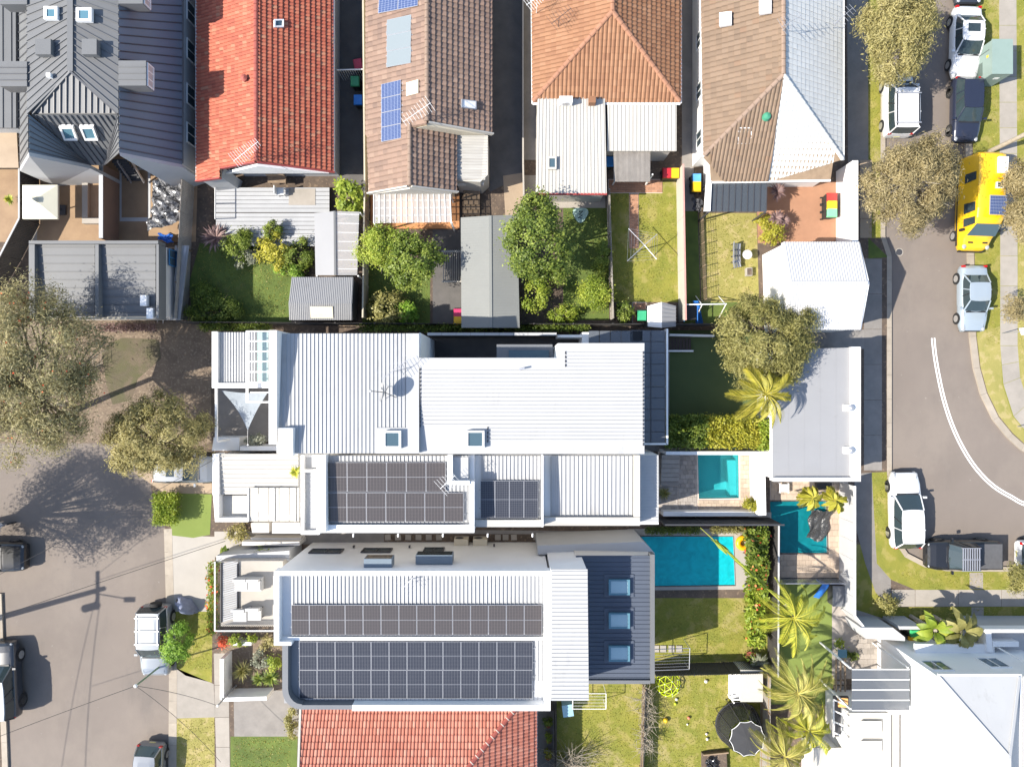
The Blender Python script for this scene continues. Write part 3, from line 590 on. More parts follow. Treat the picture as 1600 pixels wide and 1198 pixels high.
facet(h, Q((48, 179, ZU-.2), (183, 179, ZU-.2), (163, 258, ZE), (141, 258, ZE)), M['grey_roof_light'])
facet(h, Q((45, 179, ZU), (45, 238, ZU), (141, 258, ZE), (140.8, 257.8, ZE)), M['blue_grey_shade'], n=6, rm=M['seam'])
facet(h, Q((184, 179, ZU), (186, 238, ZU), (163, 258, ZE), (162.8, 257.8, ZE)), M['grey_roof_light'], n=6, rm=M['seam'])
facet(h, Q((42, -90, ZU), (44, 238, ZU), (31, 262, ZE), (28, -90, ZE)), M['grey_roof_light'], n=26, rm=M['seam'])
tri_wall(h, [P(186, 238, ZU), P(284, 257, ZE), P(284, 257, 3.2)-Vector((0, 0, 3.1)), P(186, 238, ZU)-Vector((0, 0, 6.8))], M['grey_wall'], .2, 'front_wall')
tri_wall(h, [P(31, 262, ZE), P(45, 238, ZU), P(141, 258, ZE), P(141, 258, ZE)-Vector((0, 0, 3.1)), P(31, 262, ZE)-Vector((0, 0, 3.1))], M['grey_wall'], .2, 'front_wall')
a, b = P(284, -90, ZE), P(284, 255, ZE); MB().box(((a.x-.2), (a.y+b.y)/2, 1.55), (.25, a.y-b.y, 3.1)).build('side_wall', M['grey_wall'], h); gutter(h, a, b, M['grey_roof_light'])
for vv in (20, 80, 150, 210): window(h, (a.x-.075, P(0, vv, 2)[1], 1.9), 1.2, 1.1, 0, gm=M['glass_blue'])
for (x0, y0, x1, y1) in ((185, -30, 223, 6), (185, 95, 228, 134)):
    d = MB(); p = Q((x0, y0, ZU+.12), (x1, y0, ZU+.12), (x1, y1, ZU+.12), (x0, y1, ZU+.12)); d.loft([q-Vector((0, 0, .8)) for q in p], p); o = d.build('dormer', M['grey_roof_light'], h)
    c = (p[1]+p[2])/2-Vector((0, 0, .42)); window(o, c, p[1].y-p[2].y-.1, .66, 0, gm=M['polycarb'], mull=2)
    for k in range(3): q0 = lerp(p[0], p[3], (k+1)/4); q1 = lerp(p[1], p[2], (k+1)/4); MB().bar(q0, q1, .04, .04).build('seam', M['grey_roof_light'], o)
p = Q((0, 96, ZU+.12), (42, 96, ZU+.12), (42, 135, ZU+.12), (0, 135, ZU+.12)); o = MB().loft([q-Vector((0, 0, .8)) for q in p], p).build('dormer', M['grey_roof_light'], h)
for k in range(3): q0 = lerp(p[0], p[3], (k+1)/4); q1 = lerp(p[1], p[2], (k+1)/4); MB().bar(q0, q1, .04, .04).build('seam', M['seam'], o)
p = Q((0, -28, ZU+.12), (42, -28, ZU+.12), (42, 7, ZU+.12), (0, 7, ZU+.12)); o = MB().loft([q-Vector((0, 0, .8)) for q in p], p).build('dormer', M['grey_roof_light'], h)
for (x0, y0, x1, y1) in ((73, 14, 94, 34), (123, 16, 147, 37)): skylight(h, Q((x0, y1, 7.17), (x1, y1, 7.17), (x1, y0, 7.17), (x0, y0, 7.17)), M['glass_teal'], M['white'], .22, .14)
for (x0, y0, x1, y1) in ((62, 66, 86, 90), (134, 66, 157, 90)): p = Q((x0, y1, 7.15), (x1, y1, 7.15), (x1, y0, 7.15), (x0, y0, 7.15)); MB().loft(p, [q+Vector((0, 0, .35)) for q in p]).build('roof_hatch', M['grey_roof_light'], h)
def onface(u, v): t = (v-179)/79; return P(u, v, (ZU-.2)*(1-t)+ZE*t+.03)
for i in range(14):
    x0 = 56+i*9; t = min((x0-50)/.42, (180-x0)/.968, 77)
    if t > 4: MB().bar(onface(x0, 180), onface(x0+.75*t, 180+t), .05, .05).build('seam', M['seam'], h)
for x in (93, 125): skylight(h, [onface(x+9, 215), onface(x+30, 215), onface(x+22, 194), onface(x, 194)], M['glass_teal'], M['white'], .12, .12)
MB().box(P(78, 119, 7.25), (.22, .22, .3)).build('roof_vent', M['white'], h)
# --- neighbour at the left edge
h = thing('neighbour_house', 'flat pale grey roof corner at the left photo edge', 'house', P(-80, 60, 0)); MB().prism(Q((-300, -120, 3.4), (25, -120, 3.4), (26, 200, 3.4), (-300, 200, 3.4)), .1, 3.4).build('wall', M['grey_wall'], h)
sheet_roof(h, Q((-300, 200, 3.5), (25, 200, 3.5), (24, -120, 3.5), (-300, -120, 3.5)), 24, M['grey_roof_light'])
MB().prism(Q((-300, 205, 2.6), (26, 205, 2.6), (29, 262, 2.6), (-300, 262, 2.6)), 2.45, 2.6).build('porch_roof', M['stone_tan'], h)
for u in (-40, 20): MB().box(P(u, 255, 1.25)*1, (.12, .12, 2.4)).build('post', M['white'], h)
# --- B: red tile house
h = thing('red_roof_house', 'red terracotta tile gable house with white rear windows and roof antenna', 'house', P(410, 150, 0)); e, r = 3.0, 5.05
walls(h, inset_poly(Q((318, -120, e-.05), (515, -120, e-.05), (515, 256, e-.05), (352, 256, e-.05)), .1), m=M['grey_wall'])
tiles(h, Q((400, -120, r), (400, 252, r), (345, 263, 3.95), (308, 270, e), (308, -120, e)), M['tile_red'], .3, .2, seed=3)
tiles(h, Q((345, 262, 3.93), (345, 277, 3.82), (307, 282, 2.98), (308, 268, 3.0)), M['tile_red'], .3, .2, seed=5)
tiles(h, Q((400, -120, r), (520, -120, e), (521, 268, e), (400, 252, r)), M['tile_red'], .3, .2, seed=4, lift=.075)
caps(h, P(400, -120, r), P(400, 252, r), M['ridge_red'], .4, .13)
for a, b in ((P(400, 253, r), P(521, 269, e)), (P(400, 253, r), P(346, 263, 3.95)), (P(345, 278, 3.82), P(307, 283, 2.98))): MB().bar(a-Vector((0, 0, .15)), b-Vector((0, 0, .15)), .06, .2).build('barge_board', M['red_trim'], h)
tri_wall(h, Q((402, 256, r-.12), (514, 268, e+.02), (352, 268, e+.02)), M['white']); gutter(h, P(521, -120, e), P(521, 268, e)); gutter(h, P(307, -120, e), P(307, 282, e))
MB().prism(Q((345, 258, 3.4), (312, 262, 3.0), (312, 280, 3.0), (345, 276, 3.0)), .1, 2.9).build('rear_bay', M['grey_wall'], h)
wy = P(400, 256, e-.05)[1]+.1
for i in range(5): window(h, (P(372+i*33, 0, 1.6)[0], wy, 1.75), 1.1, 1.3, 270, mull=1)
skylight(h, Q((427, 45, 4.62), (442, 45, 4.35), (442, 33, 4.35), (427, 33, 4.62)), M['glass_blue'], M['white'], .1, .08)
MB().lathe([(.16, 0), (.16, .25), (.2, .3), (.05, .4)], P(384, 125, 4.75), 10).build('roof_vent', M['ridge_red'], h, smooth=True)
# --- C: brown tile house
h = thing('brown_roof_house', 'brown concrete tile house with solar panels and white lean-to', 'house', P(670, 150, 0)); r = 5.0
walls(h, inset_poly(Q((580, -120, e-.05), (760, -120, e-.05), (760, 200, e-.05), (580, 200, e-.05)), .1), m=M['cream']); walls(h, inset_poly(Q((582, 190, e-.06), (708, 190, e-.06), (708, 292, e-.06), (582, 292, e-.06)), .1), m=M['cream'])
tiles(h, Q((667, -120, r), (667, 195, r), (572, 212, e), (572, -120, e)), M['tile_brown'], .34, .3, seed=6); tiles(h, Q((667, -120, r), (768, -120, e), (768, 208, e), (667, 190, r)), M['tile_brown'], .34, .3, seed=7, lift=.075)
rz = 4.55; tiles(h, Q((640, 192, rz), (640, 290, rz), (577, 301, e), (573, 205, e)), M['tile_brown'], .34, .3, seed=8); tiles(h, Q((640, 192, rz), (713, 200, e), (713, 299, e), (640, 290, rz)), M['tile_brown'], .34, .3, seed=9, lift=.075)
caps(h, P(667, -120, r), P(667, 190, r), M['ridge_tan'], .4, .13); caps(h, P(640, 194, rz), P(640, 290, rz), M['ridge_tan'], .4, .12)
for a, b in ((P(667, 191, r), P(768, 209, e)), (P(640, 291, rz), P(713, 300, e)), (P(640, 291, rz), P(577, 302, e))): MB().bar(a-Vector((0, 0, .22)), b-Vector((0, 0, .22)), .08, .3).build('barge_board', M['white_warm'], h)
tri_wall(h, Q((667, 193, r-.1), (758, 208, e), (600, 208, e)), M['cream']); tri_wall(h, Q((640, 292, rz-.1), (706, 300, e), (584, 300, e)), M['white_warm'])
gutter(h, P(572, -120, e), P(577, 301, e), M['cream']); gutter(h, P(768, -120, e), P(768, 208, e), M['dark_metal'])
o = MB().prism(Q((713, 206, 2.9), (762, 209, 2.9), (762, 272, 2.9), (750, 283, 2.9), (713, 281, 2.9)), .1, 2.72).build('lean_to', M['white_warm'], h)
sheet_roof(o, Q((713, 281, 2.85), (758, 281, 2.7), (763, 208, 2.7), (713, 206, 2.85)), 17, M['white_old'], along=1)
MB().box(P(735, 286, 1.9), (1.6, .25, .5)).build('louvre_window', M['offwhite'], o)
skylight(h, Q((719, 170, 3.98), (742, 173, 3.55), (742, 160, 3.55), (719, 157, 3.98)), M['white'], M['frame'], .12, .05)
p = Q((635, 152, 4.42), (654, 147, 4.75), (654, 126, 4.75), (635, 131, 4.42)); MB().slab([q+Vector((0, 0, .14)) for q in p], .08).build('roof_board', M['cream'], h)
# --- D: orange tile hip house and its white annexe
h = thing('orange_roof_house', 'orange tile hipped house with white metal roofed rear annexe', 'house', P(945, 120, 0)); r = 5.2
walls(h, inset_poly(Q((838, -120, e-.05), (1057, -120, e-.05), (1057, 152, e-.05), (838, 152, e-.05)), .1), m=M['white_warm'])
tiles(h, Q((957, -120, r), (957, 18, r), (832, 160, e), (830, -120, e)), M['tile_orange'], .34, .24, seed=10); tiles(h, Q((957, 18, r), (1063, 160, e), (832, 160, e)), M['tile_orange'], .34, .24, seed=11, wave=.045)
tiles(h, Q((957, -120, r), (1064, -120, e), (1063, 160, e), (957, 18, r)), M['tile_orange'], .34, .24, seed=12, lift=.075)
caps(h, P(957, 18, r), P(833, 159, e), M['ridge_orange'], .4, .14); caps(h, P(957, 18, r), P(1062, 159, e), M['ridge_orange'], .4, .14); caps(h, P(957, -120, r), P(957, 18, r), M['ridge_orange'], .4, .14)
gutter(h, P(830, -120, e), P(832, 162, e)); gutter(h, P(1064, -120, e), P(1064, 161, e), M['white']); gutter(h, P(832, 162, e), P(1063, 162, e))
h = thing('rear_annexe', 'white metal skillion roofed annexe behind the orange tile house', 'annexe', P(890, 220, 0))
walls(h, Q((840, 160, 2.85), (946, 160, 2.85), (946, 297, 2.85), (840, 297, 2.85)), m=M['white_warm'])
sheet_roof(h, Q((837, 303, 2.95), (948, 303, 2.95), (945, 149, 3.15), (840, 149, 3.15)), 20, M['white_warm'], w=.03, h=.03)
walls(h, Q((950, 160, 2.7), (1052, 160, 2.7), (1052, 230, 2.7), (950, 230, 2.7)), m=M['white_warm']); sheet_roof(h, Q((949, 236, 2.8), (1057, 236, 2.8), (1057, 156, 3.0), (949, 156, 3.0)), 18, M['white_warm'], w=.03, h=.03)
skylight(h, Q((856, 266, 3.0), (869, 266, 3.0), (869, 246, 3.03), (856, 246, 3.03)), M['glass_blue'], M['white_warm'], .12, .1)
MB().bar(P(838, 304, 2.85), P(948, 304, 2.85), .1, .12).build('gutter', M['red_trim'], h)
o = MB().box(P(884, 158, 3.45), (.75, .35, .55)).build('air_conditioner', M['white'], h); MB().lathe([(.2, 0), (.2, .02)], P(884, 158, 3.45)-Vector((0, .19, 0)), 14, ax='Y').build('fan_grille', M['steel'], o)
MB().box(P(925, 158, 3.4), (.38, .38, .5)).build('brick_flue', M['tile_orange'], h)
o = thing('awning', 'grey corrugated fibre awning over the annexe back door', 'awning', P(988, 260, 2.3)); sheet_roof(o, Q((959, 284, 2.35), (1016, 284, 2.35), (1016, 236, 2.55), (959, 236, 2.55)), 30, M['timber_grey'], t=.03, w=.035, h=.03, name='awning_sheet')
for u in (961, 1014): MB().box(P(u, 281, 1.2), (.08, .08, 2.2)).build('post', M['white'], o)
# --- E: brown and white tiled semi
h = thing('two_tone_roof_house', 'hipped semi with tan tiles on one half and white tiles on other', 'house', P(1210, 140, 0)); e2, r = 3.2, 5.6
walls(h, inset_poly(Q((1100, -120, e2-.05), (1311, -120, e2-.05), (1311, 238, e2-.05), (1100, 238, e2-.05)), .1), m=M['white']); walls(h, inset_poly(Q((1112, 230, 2.4), (1298, 230, 2.4), (1298, 278, 2.4), (1112, 278, 2.4)), .1), m=M['white'])
tiles(h, Q((1224, -120, r), (1224, 117, r), (1099, 244, e2), (1093, -120, e2)), M['tile_tan'], .34, .3, seed=13); tiles(h, Q((1224, -120, r), (1317, -120, e2), (1317, 250, e2), (1224, 117, r)), M['tile_white'], .34, .3, seed=14, lift=.018, wave=.008)
tiles(h, Q((1224, 117, r), (1200, 283, 2.5), (1111, 284, 2.5), (1110, 258, 2.95), (1099, 244, e2)), M['tile_tan'], .34, .22, seed=15, wave=.045); tiles(h, Q((1224, 117, r), (1316, 250, e2), (1302, 254, 3.1), (1298, 281, 2.5), (1200, 283, 2.5)), M['tile_white'], .34, .22, seed=16, wave=.03)
caps(h, P(1224, -120, r), P(1224, 117, r), M['ridge_tan'], .4, .13); caps(h, P(1224, 117, r), P(1100, 243, e2), M['ridge_tan'], .4, .13); caps(h, P(1224, 117, r), P(1316, 249, e2), M['tile_white'], .4, .13)
gutter(h, P(1093, -120, e2), P(1099, 245, e2)); gutter(h, P(1318, -120, e2), P(1318, 250, e2)); gutter(h, P(1111, 285, 2.5), P(1298, 282, 2.5))
for (x, y, w_) in ((1125, 21, 11), (1187, 2, 12)): z_ = e2+(r-e2)*(x+6-1094)/130; skylight(h, Q((x, y+23, z_), (x+19, y+20, z_+.3), (x+19, y, z_+.3), (x, y+2, z_)), M['white'], M['white'], .12, .04)
skylight(h, Q((1151, 223, 3.5), (1172, 223, 3.5), (1173, 198, 4.0), (1152, 198, 4.0)), M['white'], M['white'], .12, .04)
o = MB().lathe([(.22, 0), (.22, .25), (.26, .3), (.2, .5), (.02, .56)], P(1194, 186, 4.15), 14).build('roof_ventilator', mat('vent_green', (.06, .27, .16), None, 3, .5), h, smooth=True)
for vv in (60, 140, 215): window(h, (P(1100, vv, 3.15)[0]+.1, P(0, vv, 2)[1], 1.8), 1.0, 1.2, 180)
p = Q((1106, 250, 2.5), (1114, 250, 2.5), (1110, 330, 2.5), (1100, 330, 2.5)); MB().slab(p, .1).build('side_awning', M['white'], h)
# --- F: white gable garage on the lane
h = thing('gable_garage', 'white gabled garage with white metal roof facing the street', 'garage', P(1270, 450, 0)); ez, gz = 3.7, 4.75
A, B, C, D = Q((1224, 378, ez), (1343, 378, ez), (1345, 515, ez), (1228, 515, ez)); R1, R2 = P(1235, 442, gz), P(1356, 442, gz)
walls(h, [A+Vector((.06, -.1, -.05)), B+Vector((-.1, -.1, -.05)), C+Vector((-.1, .1, -.05)), D+Vector((.06, .1, -.05))], m=M['white'])
tri_wall(h, [A+Vector((.02, -.05, -.06)), R1+Vector((-.02, 0, -.06)), D+Vector((.02, .05, -.06))], M['white']); tri_wall(h, [C+Vector((-.06, .05, -.06)), R2+Vector((0, 0, -.06)), B+Vector((-.06, -.05, -.06))], M['white'])
sheet_roof(h, [A, B, R2, R1], 30, M['white_sheet'], w=.03, h=.035); sheet_roof(h, [D, C, R2, R1], 30, M['white_sheet'], w=.03, h=.035); MB().bar(R1, R2, .22, .05).build('ridge_capping', M['white_roof'], h)
window(h, (A.x-.0, 3.9, 1.6), .9, 1.0, 180)
# --- K: flat grey garage
h = thing('flat_garage', 'flat pale grey roofed garage with white street parapet', 'garage', P(1270, 650, 0)); z = 3.0
walls(h, Q((1209, 546, z), (1343, 543, z), (1343, 748, z), (1209, 748, z)), m=M['white']); o = MB().slab(Q((1207, 546, z+.06), (1331, 544, z+.06), (1331, 744, z+.06), (1207, 748, z+.06)), .05).build('roof_membrane', M['garage_grey'], h)
for i in range(1, 5): a = lerp(P(1207, 546, z+.062), P(1331, 544, z+.062), i/5); b = lerp(P(1207, 748, z+.062), P(1331, 746, z+.062), i/5); MB().bar(a, b, .03, .004).build('lap_seam', M['garage_grey'], h)
MB().prism(Q((1331, 542, 3.3), (1345, 542, 3.3), (1345, 752, 3.3), (1331, 752, 3.3)), 2.9, 3.3).build('parapet', M['white'], h); MB().prism(Q((1209, 746, 3.3), (1330, 746, 3.3), (1330, 752, 3.3), (1209, 752, 3.3)), 2.9, 3.3).build('parapet', M['white'], h)
gutter(h, P(1205, 548, z), P(1205, 750, z))
for v in (637, 703): o = MB().box(P(1324, v, 3.1), (.5, .4, .12)).build('roof_vent', M['white'], h); MB().lathe([(.16, 0), (.16, .25), (.2, .27), (.05, .36)], P(1327, v, 3.15), 12).build('vent_cowl', M['steel'], o, smooth=True)
# --- M: studio with two flat grey metal roofs
h = thing('rear_studio', 'low grey metal roofed studio with central box gutter behind the terraces', 'studio', P(150, 440, 0)); z = 3.5
walls(h, Q((50, 380, z), (243, 380, z), (243, 492, z), (50, 492, z)), m=M['offwhite'])
sheet_roof(h, Q((56, 494, z+.1), (148, 494, z+.1), (148, 380, z+.3), (56, 380, z+.3)), 9, M['grey_roof_light'], along=1); sheet_roof(h, Q((158, 494, z+.1), (243, 494, z+.1), (243, 380, z+.3), (158, 380, z+.3)), 9, M['grey_roof_light'], along=1)
for q in (((45, 376), (247, 376), (247, 381), (45, 381)), ((45, 382), (54, 382), (54, 498), (45, 498)), ((148.5, 382), (154, 382), (154, 495), (148.5, 495)), ((244, 382), (248, 382), (248, 498), (244, 498))): MB().prism([P(a, b, z+.55) for a, b in q], z-.3, z+.55).build('parapet', M['grey_roof_light'], h)
gutter(h, P(56, 497, z+.1), P(243, 497, z+.1), M['fence_cream']); window(h, (P(245, 0, z)[0]+.02, P(0, 402, 2)[1], 1.7), 1.0, .9, 0, fm=mat('blue_frame', (.05, .2, .4)), gm=M['glass_blue'])
for (x, y) in ((226, 470), (236, 490)): MB().box(P(x, y, z+.4), (.35, .6, .35)).build('roof_unit', M['white'], h)
# --- N: sheds
h = thing('grey_shed', 'long grey green gabled shed beside the dark driveway', 'shed', P(766, 420, 0)); e3, r3 = 2.3, 2.65
A, B, C, D = Q((720, 340, e3), (808, 336, e3), (812, 512, e3), (721, 512, e3)); R1, R2 = P(766, 337, r3), P(767, 512, r3)
walls(h, [p+Vector((0, 0, -.05)) for p in inset_poly([A, B, C, D], .08)], m=M['shed_green']); sheet_roof(h, [A, D, R2, R1], 44, M['shed_green'], w=.02, h=.012); sheet_roof(h, [B, C, R2, R1], 44, M['shed_green'], w=.02, h=.012); MB().bar(R1, R2, .16, .03).build('ridge_capping', M['shed_green'], h)
h = thing('garden_shed', 'small grey corrugated garden shed beside the shaded lawn', 'shed', P(505, 465, 0)); A, B, C, D = Q((456, 433, 2.3), (552, 433, 2.3), (550, 500, 1.9), (452, 500, 1.9)); R1, R2 = P(451, 474, 2.5), P(550, 474, 2.5)
walls(h, [p+Vector((0, 0, -.1)) for p in inset_poly([A, B, C, D], .12)], m=M['grey_roof_light']); sheet_roof(h, [A, B, R2, R1], 34, M['garage_grey'], t=.04, w=.03, h=.025); sheet_roof(h, [D, C, R2, R1], 34, M['garage_grey'], t=.04, w=.03, h=.025)
MB().slab([p+Vector((0, 0, .06)) for p in Q((485, 479, 2.42), (520, 479, 2.42), (521, 497, 2.0), (486, 497, 2.0))], .02).build('clear_roof_sheet', M['cream'], h)
h = thing('carport_shed', 'narrow shed with one pale and one clear sheeted roof half', 'shed', P(527, 380, 0)); A, B, C, D = Q((491, 333, 2.2), (561, 331, 2.2), (558, 430, 2.2), (493, 430, 2.2)); R1, R2 = P(523, 330, 2.45), P(524, 430, 2.45)
MB().slab([A, D, R2, R1], .05).build('roof_sheet', M['garage_grey'], h); o = MB().slab([R1, R2, C, B], .03).build('clear_roof_sheet', M['poly_clear'], h); MB().bar(R1, R2, .12, .05).build('ridge_capping', M['grey_roof_light'], h)
for i in range(7): MB().bar(lerp(R1, R2, (i+.3)/7)-Vector((0, 0, .08)), lerp(B, C, (i+.3)/7)-Vector((0, 0, .08)), .05, .06).build('rafter', M['white'], h)
for p in (A, B, C, D): MB().box(Vector((p.x*.995, p.y*.995, 1.1)), (.08, .08, 2.1)).build('post', M['white'], h)
h = thing('garden_shed', 'little white gabled tool shed at the end of the sunny lawn', 'shed', P(1034, 490, 0)); A, B, C, D = Q((1012, 478, 1.7), (1056, 478, 1.7), (1056, 510, 1.7), (1012, 510, 1.7)); R1, R2 = P(1034, 472, 2.0), P(1034, 512, 2.0)
walls(h, inset_poly([A, B, C, D], .08), m=M['grey_roof_light']); sheet_roof(h, [A, D, R2, R1], 6, M['white'], t=.04); sheet_roof(h, [B, C, R2, R1], 6, M['garage_grey'], t=.04)
# --- pergolas with clear sheets
def pergola(label, q, nr, z, m, rm, legs=True, nx=0, post='post', drop=.0, cat='pergola'):
    p = [P(a, b, z) for a, b in q]; o = thing('pergola', label, cat, Vector((p[0].x, p[0].y, 0))); 
    for i in range(nr): 
        a, b, c, d = lerp(p[0], p[1], i/nr), lerp(p[0], p[1], (i+1)/nr), lerp(p[3], p[2], (i+1)/nr), lerp(p[3], p[2], i/nr); g = (b-a).normalized()*.02
        MB().slab([a+g, b-g, c-g, d+g], .015).build('roof_sheet', m, o)
    for i in range(nr+1): a, b = lerp(p[0], p[1], i/nr), lerp(p[3], p[2], i/nr); MB().bar(a+Vector((0, 0, .003)), b+Vector((0, 0, .003)), .05, .03).build('rafter', rm, o)
    for k in range(1, nx+1): a, b = lerp(p[0], p[3], k/(nx+1)), lerp(p[1], p[2], k/(nx+1)); MB().bar(a-Vector((0, 0, .12)), b-Vector((0, 0, .12)), .06, .1).build('batten', rm, o)
    if legs:
        for q_ in p: MB().box((q_.x*.997, q_.y*.997, (z-.02)/2+.05), (.09, .09, z-.14)).build(post, rm, o)
    return o
pergola('clear corrugated pergola over orange tiles behind the brown house', ((584, 349), (705, 347), (703, 301), (584, 301)), 14, 2.4, M['poly_clear'], M['white'], nx=3)
MB().prism(Q((580, 303, G0), (718, 303, G0), (718, 358, G0), (580, 358, G0)), G0, .3).build('patio_floor', mat('patio_orange', (.5, .22, .08), (.42, .2, .09), 1.5), None)['kind'] = 'structure'
pergola('dark tinted pergola roof behind the tan tiled half house', ((1108, 331), (1197, 331), (1198, 286), (1110, 286)), 9, 2.35, M['poly_dark'], M['dark_metal'], nx=2)
# --- G: long white two-storey house in the middle
h = thing('white_house', 'long white metal roofed modern house in the centre with roof dish', 'house', P(700, 610, 0)); z = 7.5
RA, RB, RC, RD = P(432, 521, 7.35), P(654, 521, 7.35), P(654, 708, 8.0), P(432, 708, 8.0)
walls(h, [p+Vector((0, 0, -.12)) for p in (RA, RB, RC, RD)], m=M['white'])
sheet_roof(h, [RD, RC, RB, RA], 36, M['white_roof'], w=.03, h=.04, name='roof_sheet')
p = Q((420, 516, 8.25), (432, 516, 8.25), (432, 694, 8.25), (420, 694, 8.25)); MB().loft([q-Vector((0, 0, 8.1)) for q in p], p).build('end_parapet', M['white'], h)
MB().slab([q+Vector((0, 0, .075)) for q in Q((635, 521, 7.36), (655, 521, 7.36), (655, 708, 8.0), (635, 708, 8.0))], .12).build('flashing', M['white_roof'], h)
p = Q((435, 669, 8.35), (457, 669, 8.35), (457, 712, 8.35), (435, 712, 8.35)); MB().loft([q-Vector((0, 0, 1)) for q in p], p).build('roof_box', M['white'], h)
MB().slab([q+Vector((0, 0, .08)) for q in Q((588, 668, 7.85), (636, 668, 7.85), (636, 708, 8.0), (588, 708, 8.0))], .1).build('flashing', M['white_roof'], h)
skylight(h, [q+Vector((0, 0, .1)) for q in Q((601, 700, 7.97), (628, 700, 7.97), (628, 673, 7.87), (601, 673, 7.87))], M['glass_blue'], M['white'], .25, .1)
EA = [(655, 559), (870, 559), (872, 536), (1007, 536), (1007, 709), (655, 709)]; z = 7.7
MB().prism([P(a, b, z) for a, b in EA], .1, z-.1).build('wall', M['white'], h)
MB().prism([P(a-(a > 1000)*.1, b, z) for a, b in [(656, 559), (870, 559), (872, 536), (1007, 536), (1007, 709), (656, 709)]], z-.098, z).build('roof_deck', M['white_roof'], h)
def hr(x0, x1, v0, v1, n):
    for i in range(n): v = v0+(v1-v0)*(i+.5)/n; MB().bar(P(x0, v, z+.002), P(x1, v, z+.002), .04, .05).build('rib', M['white_roof'], h)
hr(659, 1004, 576, 666, 15); hr(764, 1004, 666, 690, 4); hr(885, 1004, 548, 576, 5)
for x, v0, v1 in ((656.5, 574, 668), (762, 666, 692), (883.5, 548, 574), (1005, 548, 697)):
    n = int((v1-v0)/6.1)
    for i in range(n): v = v0+(v1-v0)*(i+.5)/n; MB().box(P(x, v, z+.03), (.05, .15, .05)).build('rib_end', M['dark_metal'], h)
skylight(h, [q+Vector((0, 0, .01)) for q in Q((729, 699, z), (757, 699, z), (757, 672, z), (729, 672, z))], M['glass_blue'], M['white'], .28, .1)
MB().tube([P(812, 577, z), P(812, 577, z)+Vector((0, 0, .3)), P(812, 577, z)+Vector((.25, .05, .32))], .05, 8).build('vent_pipe', M['steel'], h)
MB().prism(Q((655, 520, 6.9), (657, 520, 6.9), (657, 558, 6.9), (655, 558, 6.9)), .1, 6.9).build('side_wall', M['white'], h)
# sunken side court, dark stone, with glass balustrade and box window
p = Q((776, 538, 5.2), (863, 538, 5.2), (866, 560, 5.2), (776, 560, 5.2)); o = MB().loft([q-Vector((0, 0, 1.4)) for q in p], p).build('bay_window', M['grey_roof'], h); MB().slab([q+Vector((0, 0, .05)) for q in Q((795, 547, 5.2), (858, 547, 5.2), (858, 560, 5.2), (795, 560, 5.2))], .03).build('pane', M['glass_blue'], o)
paved([(655, 528), (920, 528), (920, 575), (655, 575)], 'asphalt_dark', Z3, 'side_court')
o = thing('boundary_wall', 'tall dark boundary wall with pale capping beside the white house', 'wall', P(760, 524, 0)); MB().prism(Q((668, 521, 2.5), (870, 521, 2.5), (870, 523, 2.5), (668, 523, 2.5)), .1, 2.5).build('wall_body', M['fence_dark'], o); 
for i in range(9): MB().bar(lerp(P(668, 522, 2.5), P(870, 522, 2.5), i/9), lerp(P(668, 522, 2.5), P(870, 522, 2.5), (i+.98)/9), .16, .06).build('capping', M['grey_wall'], o)
o = thing('boundary_wall', 'low white topped wall beside the dark garden deck', 'wall', P(900, 526, 0)); MB().prism(Q((871, 523, 2.3), (915, 523, 2.3), (915, 527, 2.3), (871, 527, 2.3)), .1, 2.3).build('wall_body', M['white'], o); MB().prism(Q((910, 519, 2.5), (920, 519, 2.5), (920, 536, 2.5), (910, 536, 2.5)), .1, 2.5).build('pier', M['white'], o)
# smoked glass canopy at the garden end
o = thing('glass_canopy', 'dark glass canopy with thin rafters along the white house garden end', 'canopy', P(1020, 600, 0)); z = 3.1
for (u0, u1, vs) in ((1008, 1041, [516+i*17.6 for i in range(11)]),):
    for i in range(10): MB().slab([q for q in Q((985, vs[i+1]-.6, z), (u1-2, vs[i+1]-.6, z), (u1-2, vs[i]+.6, z), (985, vs[i]+.6, z))], .02).build('glass_panel', M['glass_dark'], o)
for i in range(5): MB().slab(Q((920+i*17, 535, z), (936+i*17, 535, z), (936+i*17, 517, z), (920+i*17, 517, z)), .02).build('glass_panel', M['glass_dark'], o)
for v in [516+i*17.6 for i in range(11)]: MB().bar(P(985, v, z-.04), P(1040, v, z-.04), .03, .02).build('rafter', M['dark_metal'], o)
MB().bar(P(1017, 516, z), P(1017, 692, z), .04, .04).build('purlin', M['dark_metal'], o); MB().bar(P(1041.5, 514, z-.1), P(1041.5, 694, z-.1), .1, .2).build('gutter_beam', M['white'], o); MB().bar(P(985, 693, z-.1), P(1041, 693, z-.1), .1, .2).build('gutter_beam', M['white'], o)
for v in (516, 604, 693): MB().box(Vector((P(1040, v, z).x, P(1040, v, z).y, 1.5)), (.1, .1, 2.9)).build('post', M['white'], o)
paved([(960, 516), (1046, 516), (1046, 705), (960, 705)], 'path_grey', Z2, 'paving')
# timber side deck with white edge boards
o = thing('side_deck', 'narrow dark timber deck edged in white beside the green turf', 'deck', P(1062, 540, G0)); boards(o, P(1044, 527, .42), P(1044, 547, .42), P(1080, 527, .42), 8, M['deck_dark']); MB().bar(P(1043, 548.5, .2), P(1082, 548.5, .2), .1, .25).build('edge_board', M['white'], o); MB().bar(P(1043, 524, .2), P(1112, 525.5, .2), .12, .6).build('edge_board', M['white'], o)
